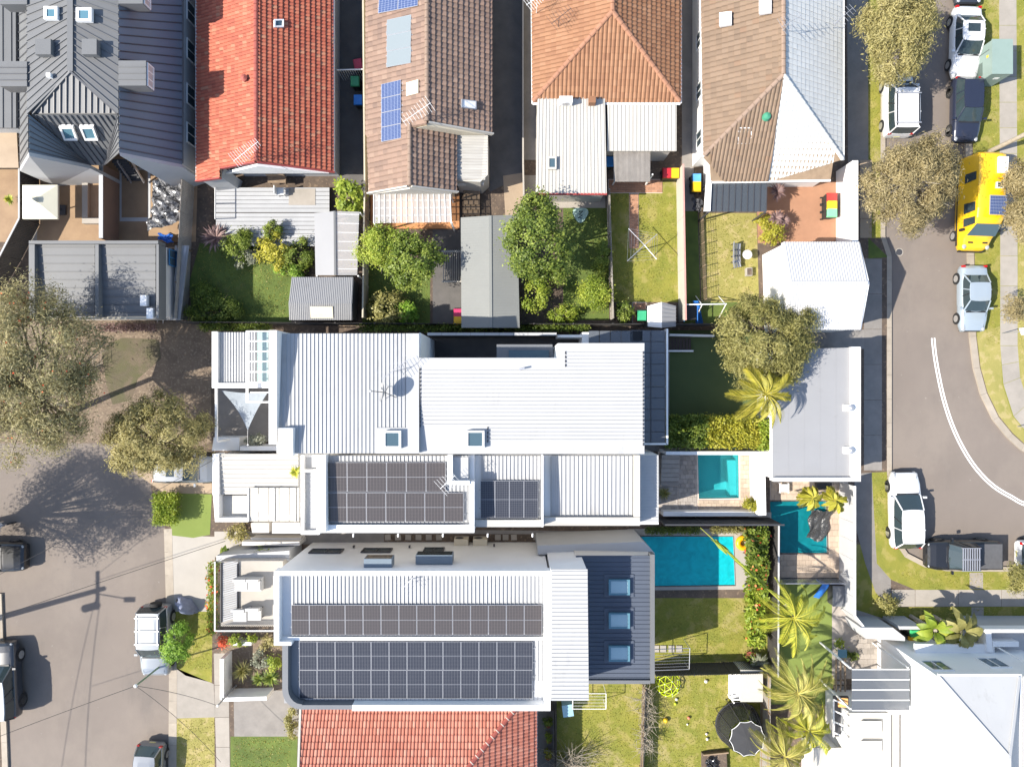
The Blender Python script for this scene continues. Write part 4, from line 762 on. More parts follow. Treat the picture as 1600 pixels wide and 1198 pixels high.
# front carport, pergola frame and shade sail
o = thing('carport', 'flat white carport roof at the street end of the white house', 'carport', P(370, 560, 0)); z = 3.4
sheet_roof(o, Q((340, 598, z-.1), (401, 598, z-.1), (401, 519, z-.1), (340, 519, z-.1)), 14, M['white_roof'], w=.035, h=.045)
for q in (((331, 518), (339.5, 518), (339.5, 606), (331, 606)), ((340, 598.5), (421, 598.5), (421, 606), (340, 606))): MB().prism([P(a, b, z+.2) for a, b in q], z-.3, z+.2).build('fascia', M['white'], o)
MB().slab(Q((402, 598, z), (419, 598, z), (419, 519, z), (402, 519, z)), .03).build('glass_panel', M['glass_green'], o)
for v in (517.5, 533, 549, 565, 581, 597): MB().bar(P(387, v, 4.1), P(421, v, 4.1), .06, .08).build('pergola_bar', M['white'], o)
MB().bar(P(387, 517, 4.05), P(387, 629, 4.05), .1, .15).build('pergola_beam', M['white'], o); MB().bar(P(387, 628, 4.05), P(421, 628, 4.05), .08, .12).build('pergola_bar', M['white'], o); MB().bar(P(392, 613, 4.05), P(421, 613, 4.05), .06, .1).build('pergola_bar', M['white'], o)
MB().bar(P(339, 605, 3.1), P(339, 690, 3.1), .12, .15).build('front_beam', M['white'], o)
for u, v in ((334, 522), (334, 603), (418, 522), (339, 690)): MB().box(Vector((P(u, v, 3.1).x, P(u, v, 3.1).y, 1.55)), (.12, .12, 3.0)).build('post', M['white'], o)
o = thing('shade_sail', 'pale grey triangular shade sail over the front court', 'shade sail', P(380, 640, 2.6)); a, b, c = P(346, 610, 3.0), P(419, 612, 3.2), P(387, 672, 2.7); mb = MB(); n = 8; ctr = (a+b+c)/3; vs = []; fs = []
idx = {}
for i in range(n+1):
    for j in range(n+1-i):
        u_, v_ = i/n, j/n; w_ = 1-u_-v_; p = a*w_+b*u_+c*v_; pull = (w_*u_+u_*v_+w_*v_)
        p = lerp(p, ctr, .55*(u_*v_*(w_ < .01)+w_*v_*(u_ < .01)+u_*w_*(v_ < .01))); p.z -= pull*.5; idx[i, j] = len(vs); vs.append(p)
for i in range(n):
    for j in range(n-i):
        fs.append((idx[i, j], idx[i+1, j], idx[i, j+1]))
        if i+j < n-1: fs.append((idx[i+1, j], idx[i+1, j+1], idx[i, j+1]))
mb.add(vs, fs); mb.build('sail', mat('sail', (.27, .3, .33), None, 3, .9), o, smooth=True)
MB().tube([c, P(387, 695, 2.6)], .012, 5).build('tie_rope', M['steel'], o); MB().tube([P(387, 695, 0), P(387, 695, 2.7)], .05, 8).build('post', M['white'], o)
o = thing('front_wall', 'low white rendered wall beside the front court bushes', 'wall', P(360, 697, 0)); MB().prism(Q((334, 683, 1.4), (374, 683, 1.4), (374, 704, 1.4), (331, 704, 1.4)), .1, 1.4).build('wall_body', M['white'], o); MB().prism(Q((375, 697, 1.9), (432, 697, 1.9), (432, 704, 1.9), (375, 704, 1.9)), .1, 1.9).build('side_wall', M['white'], o)
# --- H: white semi with solar panels south of it
h = thing('solar_semi_house', 'white flat roofed semi with brown solar panels over two levels', 'house', P(720, 770, 0))
def blockroof(q, z0, z1, m='white', name='wall'): return MB().prism([P(a, b, z1) for a, b in q], z0, z1).build(name, M[m], h)
blockroof(((500, 711), (741, 711), (741, 832), (500, 832)), .1, 6.9); sheet_roof(h, Q((510, 818, 6.95), (733, 818, 6.95), (733, 712, 7.15), (510, 712, 7.15)), 36, M['white_roof'], w=.035, h=.05)
for q, zz in ((((500, 711), (509, 711), (509, 832), (500, 832)), 7.7), (((510, 820), (741, 820), (741, 832), (510, 832)), 7.25), (((734, 752), (741, 752), (741, 819.5), (734, 819.5)), 7.5), (((699, 711), (707, 711), (707, 757), (699, 757)), 7.6), (((707.5, 751), (733.5, 751), (733.5, 757), (707.5, 757)), 7.6)): blockroof(q, 6.8, zz, 'white', 'parapet')
MB().prism(Q((708, 712, 6.5), (733, 712, 6.5), (733, 750, 6.5), (708, 750, 6.5)), 6.4, 7.2).build('roof_well', M['grey_wall'], h)
blockroof(((742, 711), (847, 711), (847, 822), (742, 822)), .1, 6.2); sheet_roof(h, Q((752, 810, 6.25), (846, 810, 6.25), (846, 712, 6.4), (752, 712, 6.4)), 16, M['white_roof'], w=.04, h=.05)
blockroof(((742, 812), (847, 812), (847, 823), (742, 823)), 6.1, 6.6, 'white_old', 'parapet'); blockroof(((846, 711), (849, 711), (849, 823), (846, 823)), 6.1, 6.75, 'white', 'parapet')
blockroof(((849.5, 711), (1000, 711), (1000, 820), (849.5, 820)), .1, 5.7); sheet_roof(h, Q((860, 806, 5.75), (990, 806, 5.75), (990, 712, 5.9), (860, 712, 5.9)), 20, M['white_roof'], w=.04, h=.05)
blockroof(((849.5, 808), (1000, 808), (1000, 821), (849.5, 821)), 5.6, 6.05, 'white_old', 'parapet'); blockroof(((990.5, 711), (1000, 711), (1000, 807.5), (990.5, 807.5)), 5.6, 6.1, 'white_warm', 'parapet')
blockroof(((995, 711), (1029, 711), (1029, 819), (995, 819)), .1, 4.9); sheet_roof(h, Q((1000, 816, 4.95), (1029, 816, 4.95), (1029, 711, 4.95), (1000, 711, 4.95)), 20, M['white_roof'], along=1, w=.03, h=.03)
blockroof(((470, 711), (499, 711), (499, 835), (470, 835)), .1, 6.0); blockroof(((475, 738), (494, 738), (494, 828), (475, 828)), 6.0, 6.06, 'white_roof', 'roof_sheet')
for i in range(13): MB().bar(P(475.5, 741+i*6.9, 6.062), P(493.5, 741+i*6.9, 6.062), .03, .03).build('rib', M['white_roof'], h)
for q in (((470, 711), (474.5, 711), (474.5, 835), (470, 835)), ((494.5, 711), (499, 711), (499, 835), (494.5, 835)), ((475, 733.5), (494, 733.5), (494, 737.5), (475, 737.5)), ((475, 829), (494, 829), (494, 835), (475, 835))): blockroof(q, 5.9, 6.35, 'white', 'parapet')
MB().prism(Q((475, 714, 6.01), (494, 714, 6.01), (494, 733, 6.01), (475, 733, 6.01)), 6.0, 6.012).build('light_well', M['grey_wall'], h)
for i in range(5): o = MB().tube([P(552+i*70, 834, 6.2), P(552+i*70, 838, 6.0)], .05, 6).build('overflow_spout', M['white'], h)
# front single-storey roofs
o = thing('front_verandah', 'weathered white metal verandah roof with clear panel in front of solar semi', 'verandah', P(400, 765, 0)); z = 3.2
sheet_roof(o, Q((343, 772, z), (466, 772, z), (466, 709, z+.15), (343, 709, z+.15)), 9, M['white_old'], along=1, w=.04, h=.05)
for q in (((332, 709), (342, 709), (342, 773), (332, 773)), ((333, 773.5), (342, 773.5), (342, 815), (336, 815)), ((342.5, 809), (388, 809), (388, 815), (342.5, 815))): MB().prism([P(a, b, z+.25) for a, b in q], 2.6, z+.25).build('parapet', M['white'], o)
MB().prism(Q((343, 774, 2.9), (388, 774, 2.9), (388, 808, 2.9), (343, 808, 2.9)), 2.8, 2.9).build('flat_roof', M['white_warm'], o)
for i in range(5): MB().slab(Q((388.5+i*16, 814, 3.3), (403.5+i*16, 814, 3.3), (403.5+i*16, 762, 3.5), (388.5+i*16, 762, 3.5)), .03).build('clear_sheet', M['white_warm'], o)
for u in (388, 428, 461): MB().bar(P(u, 814, 3.33), P(u, 762, 3.53), .07, .05).build('rafter', M['white'], o)
MB().prism(Q((336, 712, 2.6), (465, 712, 2.6), (465, 811, 2.6), (338, 811, 2.6)), .1, 2.6).build('wall', M['white'], o)
# --- I: white two-storey house with parapets, curved corner, big solar arrays
h = thing('parapet_house', 'large white parapet house with two long solar rows and dark blue rear roof', 'house', P(660, 990, 0)); z = 7.1
MB().prism([P(a, b, z) for a, b in ((430, 894), (857, 894), (857, 1108), (478, 1108), (452, 1098), (441, 1078), (441, 1006), (430, 1006))], .1, 6.5).build('wall', M['white'], h)
sheet_roof(h, Q((455, 992, 6.55), (850, 992, 6.55), (850, 899, 6.7), (455, 899, 6.7)), 64, M['white_roof'], w=.035, h=.05)
sheet_roof(h, Q((466, 1094, 6.45), (850, 1094, 6.45), (850, 1000, 6.6), (466, 1000, 6.6)), 60, M['white_roof'], w=.035, h=.05)
MB().slab(Q((444, 1098, 6.54), (466, 1098, 6.54), (466, 1000, 6.54), (444, 1000, 6.54)), .03).build('gutter_strip', M['garage_grey'], h)
def par(q, zt=z, z0=6.4, m='white'): return MB().prism([P(a, b, zt) for a, b in q], z0, zt).build('parapet', M[m], h)
par(((428, 892), (860, 892), (860, 899), (428, 899))); par(((428, 899.3), (436, 899.3), (436, 1002), (428, 1002))); par(((850, 899.3), (860, 899.3), (860, 1110), (850, 1110))); par(((436.3, 995), (850, 995), (850, 1000), (436.3, 1000)), 6.75)
par(((428, 1002.3), (455, 1002.3), (455, 1008), (428, 1008)))
arc = [(441, 1008.3)]+[(441+30*(1-math.cos(t)), 1078+30*math.sin(t)) for t in (0, .3, .6, .9, 1.2, 1.5708)]; inn = [(450, 1008.3)]+[(450+22*(1-math.cos(t)), 1076+24*math.sin(t)) for t in (0, .3, .6, .9, 1.2, 1.5708)]
par(arc+list(reversed(inn)), z, 6.0, 'grey_roof'); par(((472, 1101), (550, 1101), (550, 1108), (471, 1108)), z, 6.4, 'grey_roof'); par(((550.3, 1101), (849.7, 1101), (849.7, 1110), (550.3, 1110)))
for (x0, x1, v, w_) in ((571, 614, 884, 18), (651, 708, 878, 16)):
    yw = P(0, 893, z)[1]; c = P((x0+x1)/2, v, 5.0); zz = 44-(yw+0.0)/((599-v)/FPX); zz = max(3.6, min(6, zz)); cx = ((x0+x1)/2-800)*(CH-zz)/FPX
    ww = (x1-x0)*(CH-zz)/FPX; o = MB().box((cx, yw+.25, zz), (ww, .5, .9)).build('window_hood', M['blue_grey_shade'], h); MB().box((cx, yw+.45, zz), (ww-.1, .12, .82)).build('pane', M['glass'], o)
for (x0, x1, v) in ((485, 535, 861), (566, 612, 860), (662, 694, 859)):
    yw = P(0, 893, z)[1]; zz = 44-yw/((599-v)/FPX); cx = ((x0+x1)/2-800)*(CH-zz)/FPX; window(h, (cx, yw, max(1.3, zz)), (x1-x0)*(CH-zz)/FPX, 1.0, 90, fm=M['dark_metal'])
for (u, v) in ((553, 855), (640, 855), (772, 853)): yw = P(0, 893, z)[1]; zz = 44-yw/((599-v)/FPX); MB().box(((u-800)*(CH-zz)/FPX, yw+.06, zz), (.1, .12, .25)).build('wall_lamp', M['dark_metal'], h)
# white link roof and dark rear roof
MB().prism([P(a, b, 7.6) for a, b in ((861, 892), (917, 890), (919, 1093), (861, 1093))], .1, 7.5).build('wall', M['white'], h); sheet_roof(h, Q((861, 1094, 7.6), (920, 1094, 7.6), (918, 889, 7.6), (861, 889, 7.6)), 32, M['white_roof'], along=1, w=.03, h=.04)
zd = 4.9; MB().prism([P(a, b, zd) for a, b in ((900, 868), (1021, 870), (1021, 1064), (900, 1064))], .1, zd-.1).build('wall', M['offwhite'], h); sheet_roof(h, Q((900, 1062, zd), (1016, 1062, zd), (1016, 868, zd), (900, 868, zd)), 28, M['slate_roof'], along=1, w=.03, h=.04)
MB().prism(Q((1016.5, 866, zd+.2), (1023, 866, zd+.2), (1023, 1067, zd+.2), (1016.5, 1067, zd+.2)), zd-.5, zd+.2).build('eave_gutter', M['grey_roof_light'], h); MB().prism(Q((905, 1062.5, zd+.15), (1016, 1062.5, zd+.15), (1016, 1068, zd+.15), (905, 1068, zd+.15)), zd-.5, zd+.15).build('eave_gutter', M['grey_roof_light'], h)
for v in (903, 955, 1006): 
    MB().slab([q+Vector((0, 0, .06)) for q in Q((944, v+29, zd), (990, v+29, zd), (990, v-6, zd), (944, v-6, zd))], .05).build('skylight_flashing', M['slate_roof'], h); skylight(h, [q+Vector((0, 0, .062)) for q in Q((950, v+24, zd), (983, v+24, zd), (983, v, zd), (950, v, zd))], M['glass_pale'], M['glass_teal'], .14, .1)
MB().prism([P(a, b, 3.6) for a, b in ((840, 852), (1006, 846), (1023, 864), (840, 866))], .1, 3.6).build('side_wall', M['grey_wall'], h)
o = MB().prism([P(a, b, 4.3) for a, b in ((857, 871), (913, 871), (916, 888), (857, 888))], 3.5, 4.3).build('box_window', M['dark_metal'], h); MB().slab([q+Vector((0, 0, .03)) for q in Q((859, 881, 4.3), (884, 881, 4.3), (884, 873, 4.3), (859, 873, 4.3))], .02).build('pane', M['glass_clear'], o); MB().slab([q+Vector((0, 0, .03)) for q in Q((886, 881, 4.3), (911, 881, 4.3), (911, 873, 4.3), (886, 873, 4.3))], .02).build('pane', M['glass_clear'], o)
# front roof terrace with slatted bench screens
tz = 3.3; o = thing('roof_terrace', 'front terrace of the parapet house with dark railing and planted edges', 'terrace', P(390, 925, 0)); MB().prism([P(a, b, tz) for a, b in ((345, 876), (442, 876), (442, 978), (345, 978))], .1, tz).build('floor', M['concrete_pale'], o)
boards(o, P(347, 972, tz+.05), P(372, 965, tz+.05), P(347, 880, tz+.05), 26, M['grey_wall'], 'deck_slat', .04, .03)
for a, b in (((372, 880), (372, 970)), ((346, 972), (346, 879))): MB().bar(P(*a, tz+.02), P(*b, tz+.02), .06, .1).build('edge_trim', M['dark_metal'], o)
rail = [(336, 877), (336, 985), (432, 985)]; rp = [P(a, b, tz+1.0) for a, b in rail]
for a, b in zip(rp, rp[1:]):
    MB().bar(a, b, .06, .05).build('handrail', M['white'], o); mb = MB(); k = int((b-a).length/.11)
    for i in range(k): q = lerp(a, b, (i+.5)/k); mb.box(q-Vector((0, 0, .5)), (.02, .02, 1.0))
    x = mb.build('balusters', M['dark_metal'], o); x['kind'] = 'stuff'
rp = [P(336, 877, tz+.9), P(455, 872, tz+.9)]; MB().bar(rp[0], rp[1], .06, .05).build('handrail', M['dark_metal'], o)
MB().prism([P(a, b, 2.6) for a, b in ((338, 868), (452, 860), (452, 876), (338, 878))], .1, 2.6).build('planter_wall', M['grey_wall'], o)
for q in (((368, 836), (392, 836), (392, 836.2), (368, 836.2)),): pass
o = thing('front_wall', 'stepped white rendered entry walls with pale caps by the driveway plants', 'wall', P(430, 835, 0))
for q, zt in ((((392, 817), (420, 817), (420, 832), (394, 832)), 1.9), (((425, 816), (468, 816), (470, 833), (425, 833)), 2.2), (((378, 846), (468, 846), (468, 852), (378, 852)), 1.5), (((392, 840), (470, 840), (470, 845), (392, 845)), 1.0)): MB().prism([P(a, b, zt) for a, b in q], .1, zt).build('wall_block', M['offwhite'], o)
def chair(label, u, v, rz, z):
    o = thing('terrace_chair', label, 'chair', P(u, v, z), rz, 'terrace chairs'); s = MB(); s.box((0, 0, .4), (.75, .7, .2)); s.build('seat', M['furniture'], o, local=True)
    MB().box((0, .32, .65), (.75, .16, .5), rx=-.2).build('backrest', M['furniture'], o, local=True)
    for a in (-.33, .33):
        for b in (-.28, .28): MB().box((a, b, .15), (.05, .05, .3)).build('leg', M['dark_metal'], o, local=True)
    return o
tz2 = tz+.01
chair('left one of two white terrace armchairs near the railing', 380, 957, 0, tz2); chair('right one of two white terrace armchairs near house wall', 402, 955, 0, tz2)
o = thing('outdoor_sofa', 'white two seat outdoor sofa on the front terrace', 'sofa', P(392, 910, tz2)); MB().box((0, .0, .22), (1.5, .75, .4)).build('base', M['furniture'], o, local=True)
for a in (-.37, .37): MB().box((a, .02, .48), (.7, .62, .14)).build('cushion', M['furniture'], o, local=True); MB().box((a, .33, .65), (.7, .16, .4)).build('back_cushion', M['furniture'], o, local=True)
# --- J: salmon tile roof at the bottom edge
h = thing('salmon_roof_house', 'salmon red tile hipped roof cut by the bottom photo edge', 'house', P(650, 1160, 0)); cor = P(838, 1066, 3.0)
hipt = Vector((cor.x-6.2, cor.y-6.2, 3.0+3.15)); wl_ = P(466, 1066, 3.0); bl = P(462, 1150, 3.9)
tiles(h, [cor, hipt, Vector((-11.5, hipt.y, hipt.z)), Vector((-12.2, cor.y, 3.0))], M['tile_salmon'], .36, .2, seed=21, lift=.05, wave=.045)
tiles(h, [cor, Vector((cor.x, cor.y-14, 3.0)), Vector((hipt.x, cor.y-14, hipt.z)), hipt], M['tile_salmon'], .36, .2, seed=22, lift=.06); caps(h, cor, hipt, M['ridge_red'], .42, .14, mortar=M['mortar'])
walls(h, [Vector((-12, cor.y-.3, 2.9)), Vector((cor.x-.3, cor.y-.3, 2.9)), Vector((cor.x-.3, cor.y-14, 2.9)), Vector((-12, cor.y-14, 2.9))], m=M['cream']); gutter(h, cor, cor+Vector((0, -14, 0)))
MB().bar(Vector((-12.25, cor.y, 2.95)), Vector((-11.55, hipt.y, hipt.z)), .12, .15).build('barge_board', M['white_warm'], h)
# --- L: white corner house, bottom right
h = thing('corner_house', 'big bright white two storey house at the bottom right corner', 'house', P(1500, 1120, 0)); zt = 6.6
A, B = P(1466, 1056, zt), P(1592, 1056, zt); LN = 9.0
walls(h, [A+Vector((.1, -.1, -.1)), B+Vector((3, -.1, -.1)), B+Vector((3, -LN, -.1)), A+Vector((.1, -LN, -.1))], m=M['white'])
ap = Vector(((A.x+B.x)/2+.7, A.y-3.6, zt+1.3)); 
for q in ([A, B, ap], [A, ap, ap+Vector((0, -6, 0)), A+Vector((0, -LN, 0))], [B, B+Vector((0, -LN, 0)), ap+Vector((0, -6, 0)), ap]): MB().slab(q, .08).build('roof_face', M['white_roof'], h)
for a, b in ((A, ap), (B, ap), (ap, ap+Vector((0, -6, 0)))): MB().bar(a+Vector((0, 0, .02)), b+Vector((0, 0, .02)), .14, .05).build('hip_capping', M['white_roof'], h)
gutter(h, A+Vector((0, .06, 0)), B+Vector((0, .06, 0)), M['white']); gutter(h, A, A+Vector((0, -LN, 0))); gutter(h, B+Vector((.1, .1, 0)), B+Vector((.1, -LN, 0)))
C2 = B+Vector((.25, 0, 0)); MB().slab([C2, C2+Vector((6, 0, .3)), C2+Vector((6, -LN, .3)), C2+Vector((0, -LN, 0))], .08).build('roof_face', M['white_roof'], h)
for vv, zz in ((0, 5.5), (2.9, 5.3)): window(h, (A.x+.1, A.y-1.3-vv, zz), 1.3, 1.0, 180, mull=0, gm=M['offwhite'])
for uu, zz in ((.9, 5.0), (4.3, 4.6)): window(h, (A.x+uu, A.y-.1, zz), 1.2, 1.3, 90, mull=1, gm=M['glass_blue'])
MB().box((A.x+3.1, A.y+.15, 3.0), (4.6, .5, .18)).build('ledge', M['white'], h); MB().tube([(A.x+5.6, A.y, 5.4), (A.x+5.6, A.y+.2, 5.3), (A.x+5.6, A.y+.2, .3)], .05, 6).build('downpipe', M['white'], h)
zl = 3.0; p = [P(a, b, zl) for a, b in ((1324, 1111), (1404, 1111), (1404, 1260), (1324, 1260))]; MB().prism(p, .1, zl).build('lower_wall', M['white'], h); q = [P(a, b, zl+.1) for a, b in ((1326, 1113), (1405, 1113), (1405, 1260), (1326, 1260))]; MB().slab(q, .09).build('lower_roof', M['white_warm'], h)
MB().bar(P(1393, 1113, zl+.1), P(1393, 1260, zl+.1), .04, .03).build('roof_joint', M['dark_metal'], h)
for v in (1126, 1157): MB().loft(Q((1345, v+18, zl+.1), (1378, v+18, zl+.1), (1378, v, zl+.1), (1345, v, zl+.1)), Q((1346, v+18, zl+.32), (1377, v+18, zl+.32), (1377, v+.5, zl+.32), (1346, v+.5, zl+.32))).build('roof_hatch', M['white'], h)
MB().prism([P(a, b, 2.2) for a, b in ((1345, 980), (1395, 980), (1414, 995), (1414, 1001), (1352, 997))], .1, 2.2).build('entry_wall', M['grey_wall'], h); MB().prism([P(a, b, 2.0) for a, b in ((1405, 978), (1440, 978), (1440, 983), (1405, 983))], .1, 2.0).build('bin_screen', M['grey_wall'], h)
MB().prism([P(a, b, 2.8) for a, b in ((1545, 985), (1600, 985), (1760, 985), (1760, 1030), (1548, 1030))], .1, 2.6).build('garage_wing', M['grey_wall'], h)
for q in (((1540, 983), (1700, 983), (1700, 988), (1540, 988)), ((1540, 988.4), (1549, 988.4), (1551, 1018), (1542, 1018)), ((1551, 1002), (1592, 1002), (1592, 1010), (1551, 1010))): MB().prism([P(a, b, 3.2) for a, b in q], 2.5, 3.2).build('parapet', M['white'], h)
pg = pergola('grey glass pergola with white rafters beside the white corner house', ((1331, 1109), (1331, 1045), (1421, 1045), (1421, 1109)), 4, 4.1, M['glass_dark'], M['white'])
o = thing('storage_box', 'white roof box at the end of the glass pergola', 'box', P(1396, 1100, zl+.1)); MB().box((0, 0, .3), (1.1, .5, .55)).build('body', M['white'], o, local=True); MB().box((0, 0, .6), (1.16, .56, .06)).build('lid', M['white'], o, local=True)
# solar arrays
solar('solar_array', 'two row brown solar array on the semi west roof, lower row longer', P(513, 814, 7.03), P(725, 814, 7.03), P(513, 768.5, 7.09), 7, 1, M['cells_dark'], halfcut=True)
solar('solar_array', 'six panel brown solar row on the semi roof nearest white house', P(513, 767.5, 7.09), P(697, 767.5, 7.09), P(513, 721, 7.15), 6, 1, M['cells_dark'], halfcut=True)
solar('solar_array', 'four panel solar array half shaded on the lower semi roof', P(751, 808, 6.3), P(841, 808, 6.3), P(751, 750, 6.4), 4, 1, M['cells'], halfcut=True)
solar('solar_array', 'single long row of fourteen solar panels on parapet house', P(457, 990, 6.6), P(847, 990, 6.6), P(457, 943, 6.66), 14, 1, M['cells_dark'], halfcut=True)
solar('solar_array', 'double row of dark blue solar panels on the parapet house', P(469, 1089, 6.5), P(832, 1089, 6.5), P(469, 1000, 6.6), 13, 2, M['cells'], halfcut=True)
solar('solar_array', 'four stacked blue solar panels on the brown tile roof', P(598, 223, 3.63), P(629, 217, 4.22), P(598, 133, 3.63), 1, 4, M['cells_blue'])
solar('solar_array', 'blue solar panels at the top edge of the brown roof', P(593, 23, 3.5), P(655, 11, 4.72), P(593, -80, 3.5), 2, 3, M['cells_blue'])
solar('solar_water_heater', 'three grey glass solar water heater panels on the brown roof', P(606, 107, 3.76), P(644, 100, 4.5), P(606, 33, 3.76), 1, 3, M['thermal'], cat='water heater')
# ---------------------------------------------------------------- trees and plants
def rnd_unit(n):
    v = rng.normal(size=(n, 3)); return v/np.linalg.norm(v, axis=1, keepdims=True)
def leafmesh(name, pos, nrm, size, asp, tint, m, axis=None, fold=.0):
    n = len(pos); t = np.cross(nrm, rnd_unit(n)) if axis is None else axis; t /= np.linalg.norm(t, axis=1, keepdims=True)+1e-9; b = np.cross(nrm, t)
    b /= np.linalg.norm(b, axis=1, keepdims=True)+1e-9; s = (size*rng.uniform(.65, 1.3, n))[:, None]
    v = np.empty((n, 4, 3)); v[:, 0] = pos-t*s*.5; v[:, 1] = pos+b*s*asp*.5+t*s*.05; v[:, 2] = pos+t*s*.5; v[:, 3] = pos-b*s*asp*.5+t*s*.05
    if fold: v[:, 1] += nrm*s*fold; v[:, 3] += nrm*s*fold
    me = bpy.data.meshes.new(name); me.vertices.add(4*n); me.vertices.foreach_set('co', v.reshape(-1)); me.loops.add(4*n); me.loops.foreach_set('vertex_index', np.arange(4*n, dtype=np.int32))
    me.polygons.add(n); me.polygons.foreach_set('loop_start', np.arange(0, 4*n, 4, dtype=np.int32)); me.polygons.foreach_set('loop_total', np.full(n, 4, dtype=np.int32))
    at = me.attributes.new('tint', 'FLOAT', 'FACE'); at.data.foreach_set('value', np.clip(tint, 0, 1).astype(np.float32)); me.materials.append(m); me.update(); return me
LM = {}
def lm(k, d, m_, l, t=.36): LM[k] = leafmat('leaf_'+k, *[tuple(min(.75, x*1.3) for x in c) for c in (d, m_, l)], t)
lm('gum', (.12, .11, .055), (.25, .225, .105), (.42, .365, .19)); lm('tan', (.14, .115, .06), (.25, .205, .1), (.38, .31, .16)); lm('gold', (.155, .14, .05), (.29, .255, .1), (.41, .355, .16))
lm('green', (.045, .075, .01), (.12, .165, .022), (.26, .3, .055)); lm('dark', (.03, .055, .008), (.10, .14, .02), (.27, .31, .06)); lm('lime', (.10, .15, .015), (.21, .27, .03), (.36, .38, .06)); lm('yellow', (.15, .16, .02), (.30, .285, .03), (.44, .39, .06))
lm('olive', (.10, .10, .03), (.21, .195, .06), (.34, .31, .12)); lm('palm', (.12, .16, .02), (.27, .29, .03), (.46, .42, .06)); lm('purple', (.1, .06, .06), (.2, .13, .12), (.33, .23, .2)); lm('red', (.45, .04, .02), (.6, .08, .03), (.6, .2, .08), .1); lm('grey', (.12, .13, .09), (.24, .25, .18), (.38, .38, .3)); lm('bright', (.06, .13, .012), (.14, .25, .025), (.26, .37, .05))
lm('palmdry', (.14, .15, .03), (.28, .27, .055), (.46, .40, .12))
lm('goldpalm', (.14, .14, .02), (.28, .26, .03), (.44, .38, .07))
M['bark'] = mat('bark', (.22, .18, .14), (.13, .105, .08), 6, .9, bump=.4); M['bark_pale'] = mat('bark_pale', (.42, .36, .28), (.3, .26, .2), 6, .9, bump=.3)
STY = {  # leaf length, aspect, leaf bias up, droop
 'fine': (.20, .2, .4), 'broad': (.15, .6, .8), 'small': (.105, .6, .7), 'big': (.26, .5, 1.0), 'mid': (.13, .45, .6)}
def crown_pts(c, r, n, nc, cr, low=-.35, shell=.55):
    cc = []
    while len(cc) < nc:
        d = rnd_unit(1)[0]
        if d[2] < low: continue
        cc.append(d*rng.uniform(shell, 1.0)**.8)
    cc = np.array(cc); th = np.arctan2(cc[:, 1], cc[:, 0]); p1, p2, p3 = rng.uniform(0, 6.3, 3); lob = 1+.1*np.sin(2*th+p1)+.1*np.sin(3*th+p2)+.08*np.sin(5*th+p3); cc[:, :2] *= lob[:, None]; cc = cc*np.array(r)*(1-cr/max(r)*.6); k = rng.integers(0, nc, n); sc = rng.uniform(.7, 1.3, nc)[k][:, None]
    d = rnd_unit(n); rad = cr*sc*rng.uniform(.25, 1, n)[:, None]**.6; off = d*rad*np.array([1, 1, .75]); stray = (rng.random(n) < .4)[:, None]*rng.normal(size=(n, 3))*cr*.5; pos = cc[k]+off+stray
    nrm = d*.7+cc[k]/np.array(r)*.5; tint = rng.uniform(.1, .9, nc)[k]*.6+rng.uniform(-.05, .5, n)+off[:, 2]/cr*.08
    return cc+np.array(c), pos+np.array(c), nrm, tint
def tree(name, label, u, v, zc, ru, rv, rz, leaf, style='mid', n=6000, nc=40, cr=.5, base=None, tr=.1, bark='bark', cat='tree', group=None, limbs=10, low=-.35, shell=.55, z0=G0, size=None, flowers=None):
    c = P(u, v, zc); k = (CH-zc)/FPX; r = (ru*k, rv*k, rz); b = P(*base, z0) if base else Vector((c.x, c.y, z0)); root = thing(name, label, cat, b, group=group)
    cc, pos, nrm, tint = crown_pts(c, r, n, nc, cr, low, shell); ln_, asp, up = STY[style]; nrm = nrm+rnd_unit(n)*.7; nrm[:, 2] += up; nrm /= np.linalg.norm(nrm, axis=1, keepdims=True)
    ok = pos[:, 2] > z0+.03; pos, nrm, tint = pos[ok], nrm[ok], tint[ok]
    me = leafmesh('crown', pos-np.array(b), nrm, size or ln_, asp, tint, LM[leaf], fold=.08); o = bpy.data.objects.new('crown' if cat == 'tree' else 'foliage', me); COL.objects.link(o); o.parent = root
    if flowers:
        fl, fn = flowers; i = rng.choice(len(pos), fn); fp = pos[i]+(nrm[i]*.05); me = leafmesh('flowers', fp-np.array(b), nrm[i], .12, .8, rng.random(fn), LM[fl]); o = bpy.data.objects.new('flowers', me); COL.objects.link(o); o.parent = root; o['kind'] = 'stuff'
    fork = Vector((lerp(b, c, .35).x, lerp(b, c, .35).y, z0+max(.25, (zc-z0-rz*.5)*.85))); mb = MB(); mb.tube([b, lerp(b, fork, .5)+Vector((rng.normal()*.03, rng.normal()*.03, 0)), fork], [tr, tr*.8, tr*.7], 7)
    mb.build('trunk', M[bark], root, smooth=True)
    if limbs:
        mb = MB()
        for q in cc[rng.permutation(len(cc))[:limbs]]:
            q = Vector(q); mid = lerp(fork, q, .5)+Vector((rng.normal()*.12, rng.normal()*.12, .15)); mb.tube([fork, mid, q], [tr*.5, tr*.3, tr*.1], 5)
            for _ in range(2):
                e = q+Vector(rng.normal(size=3)*cr*.8); mb.tube([mid, lerp(mid, e, .55)+Vector((0, 0, .1)), e], [tr*.25, tr*.15, tr*.05], 4)
        mb.build('limbs', M[bark], root, smooth=True)
    return root
def shrub(label, u, v, zc, ru, rv, rz, leaf, style='mid', n=2500, nc=16, cr=.28, name='shrub', **kw): return tree(name, label, u, v, zc, ru, rv, rz, leaf, style, n, nc, cr, tr=.04, cat='shrub', limbs=kw.pop('limbs', 4), low=kw.pop('low', -.6), **kw)
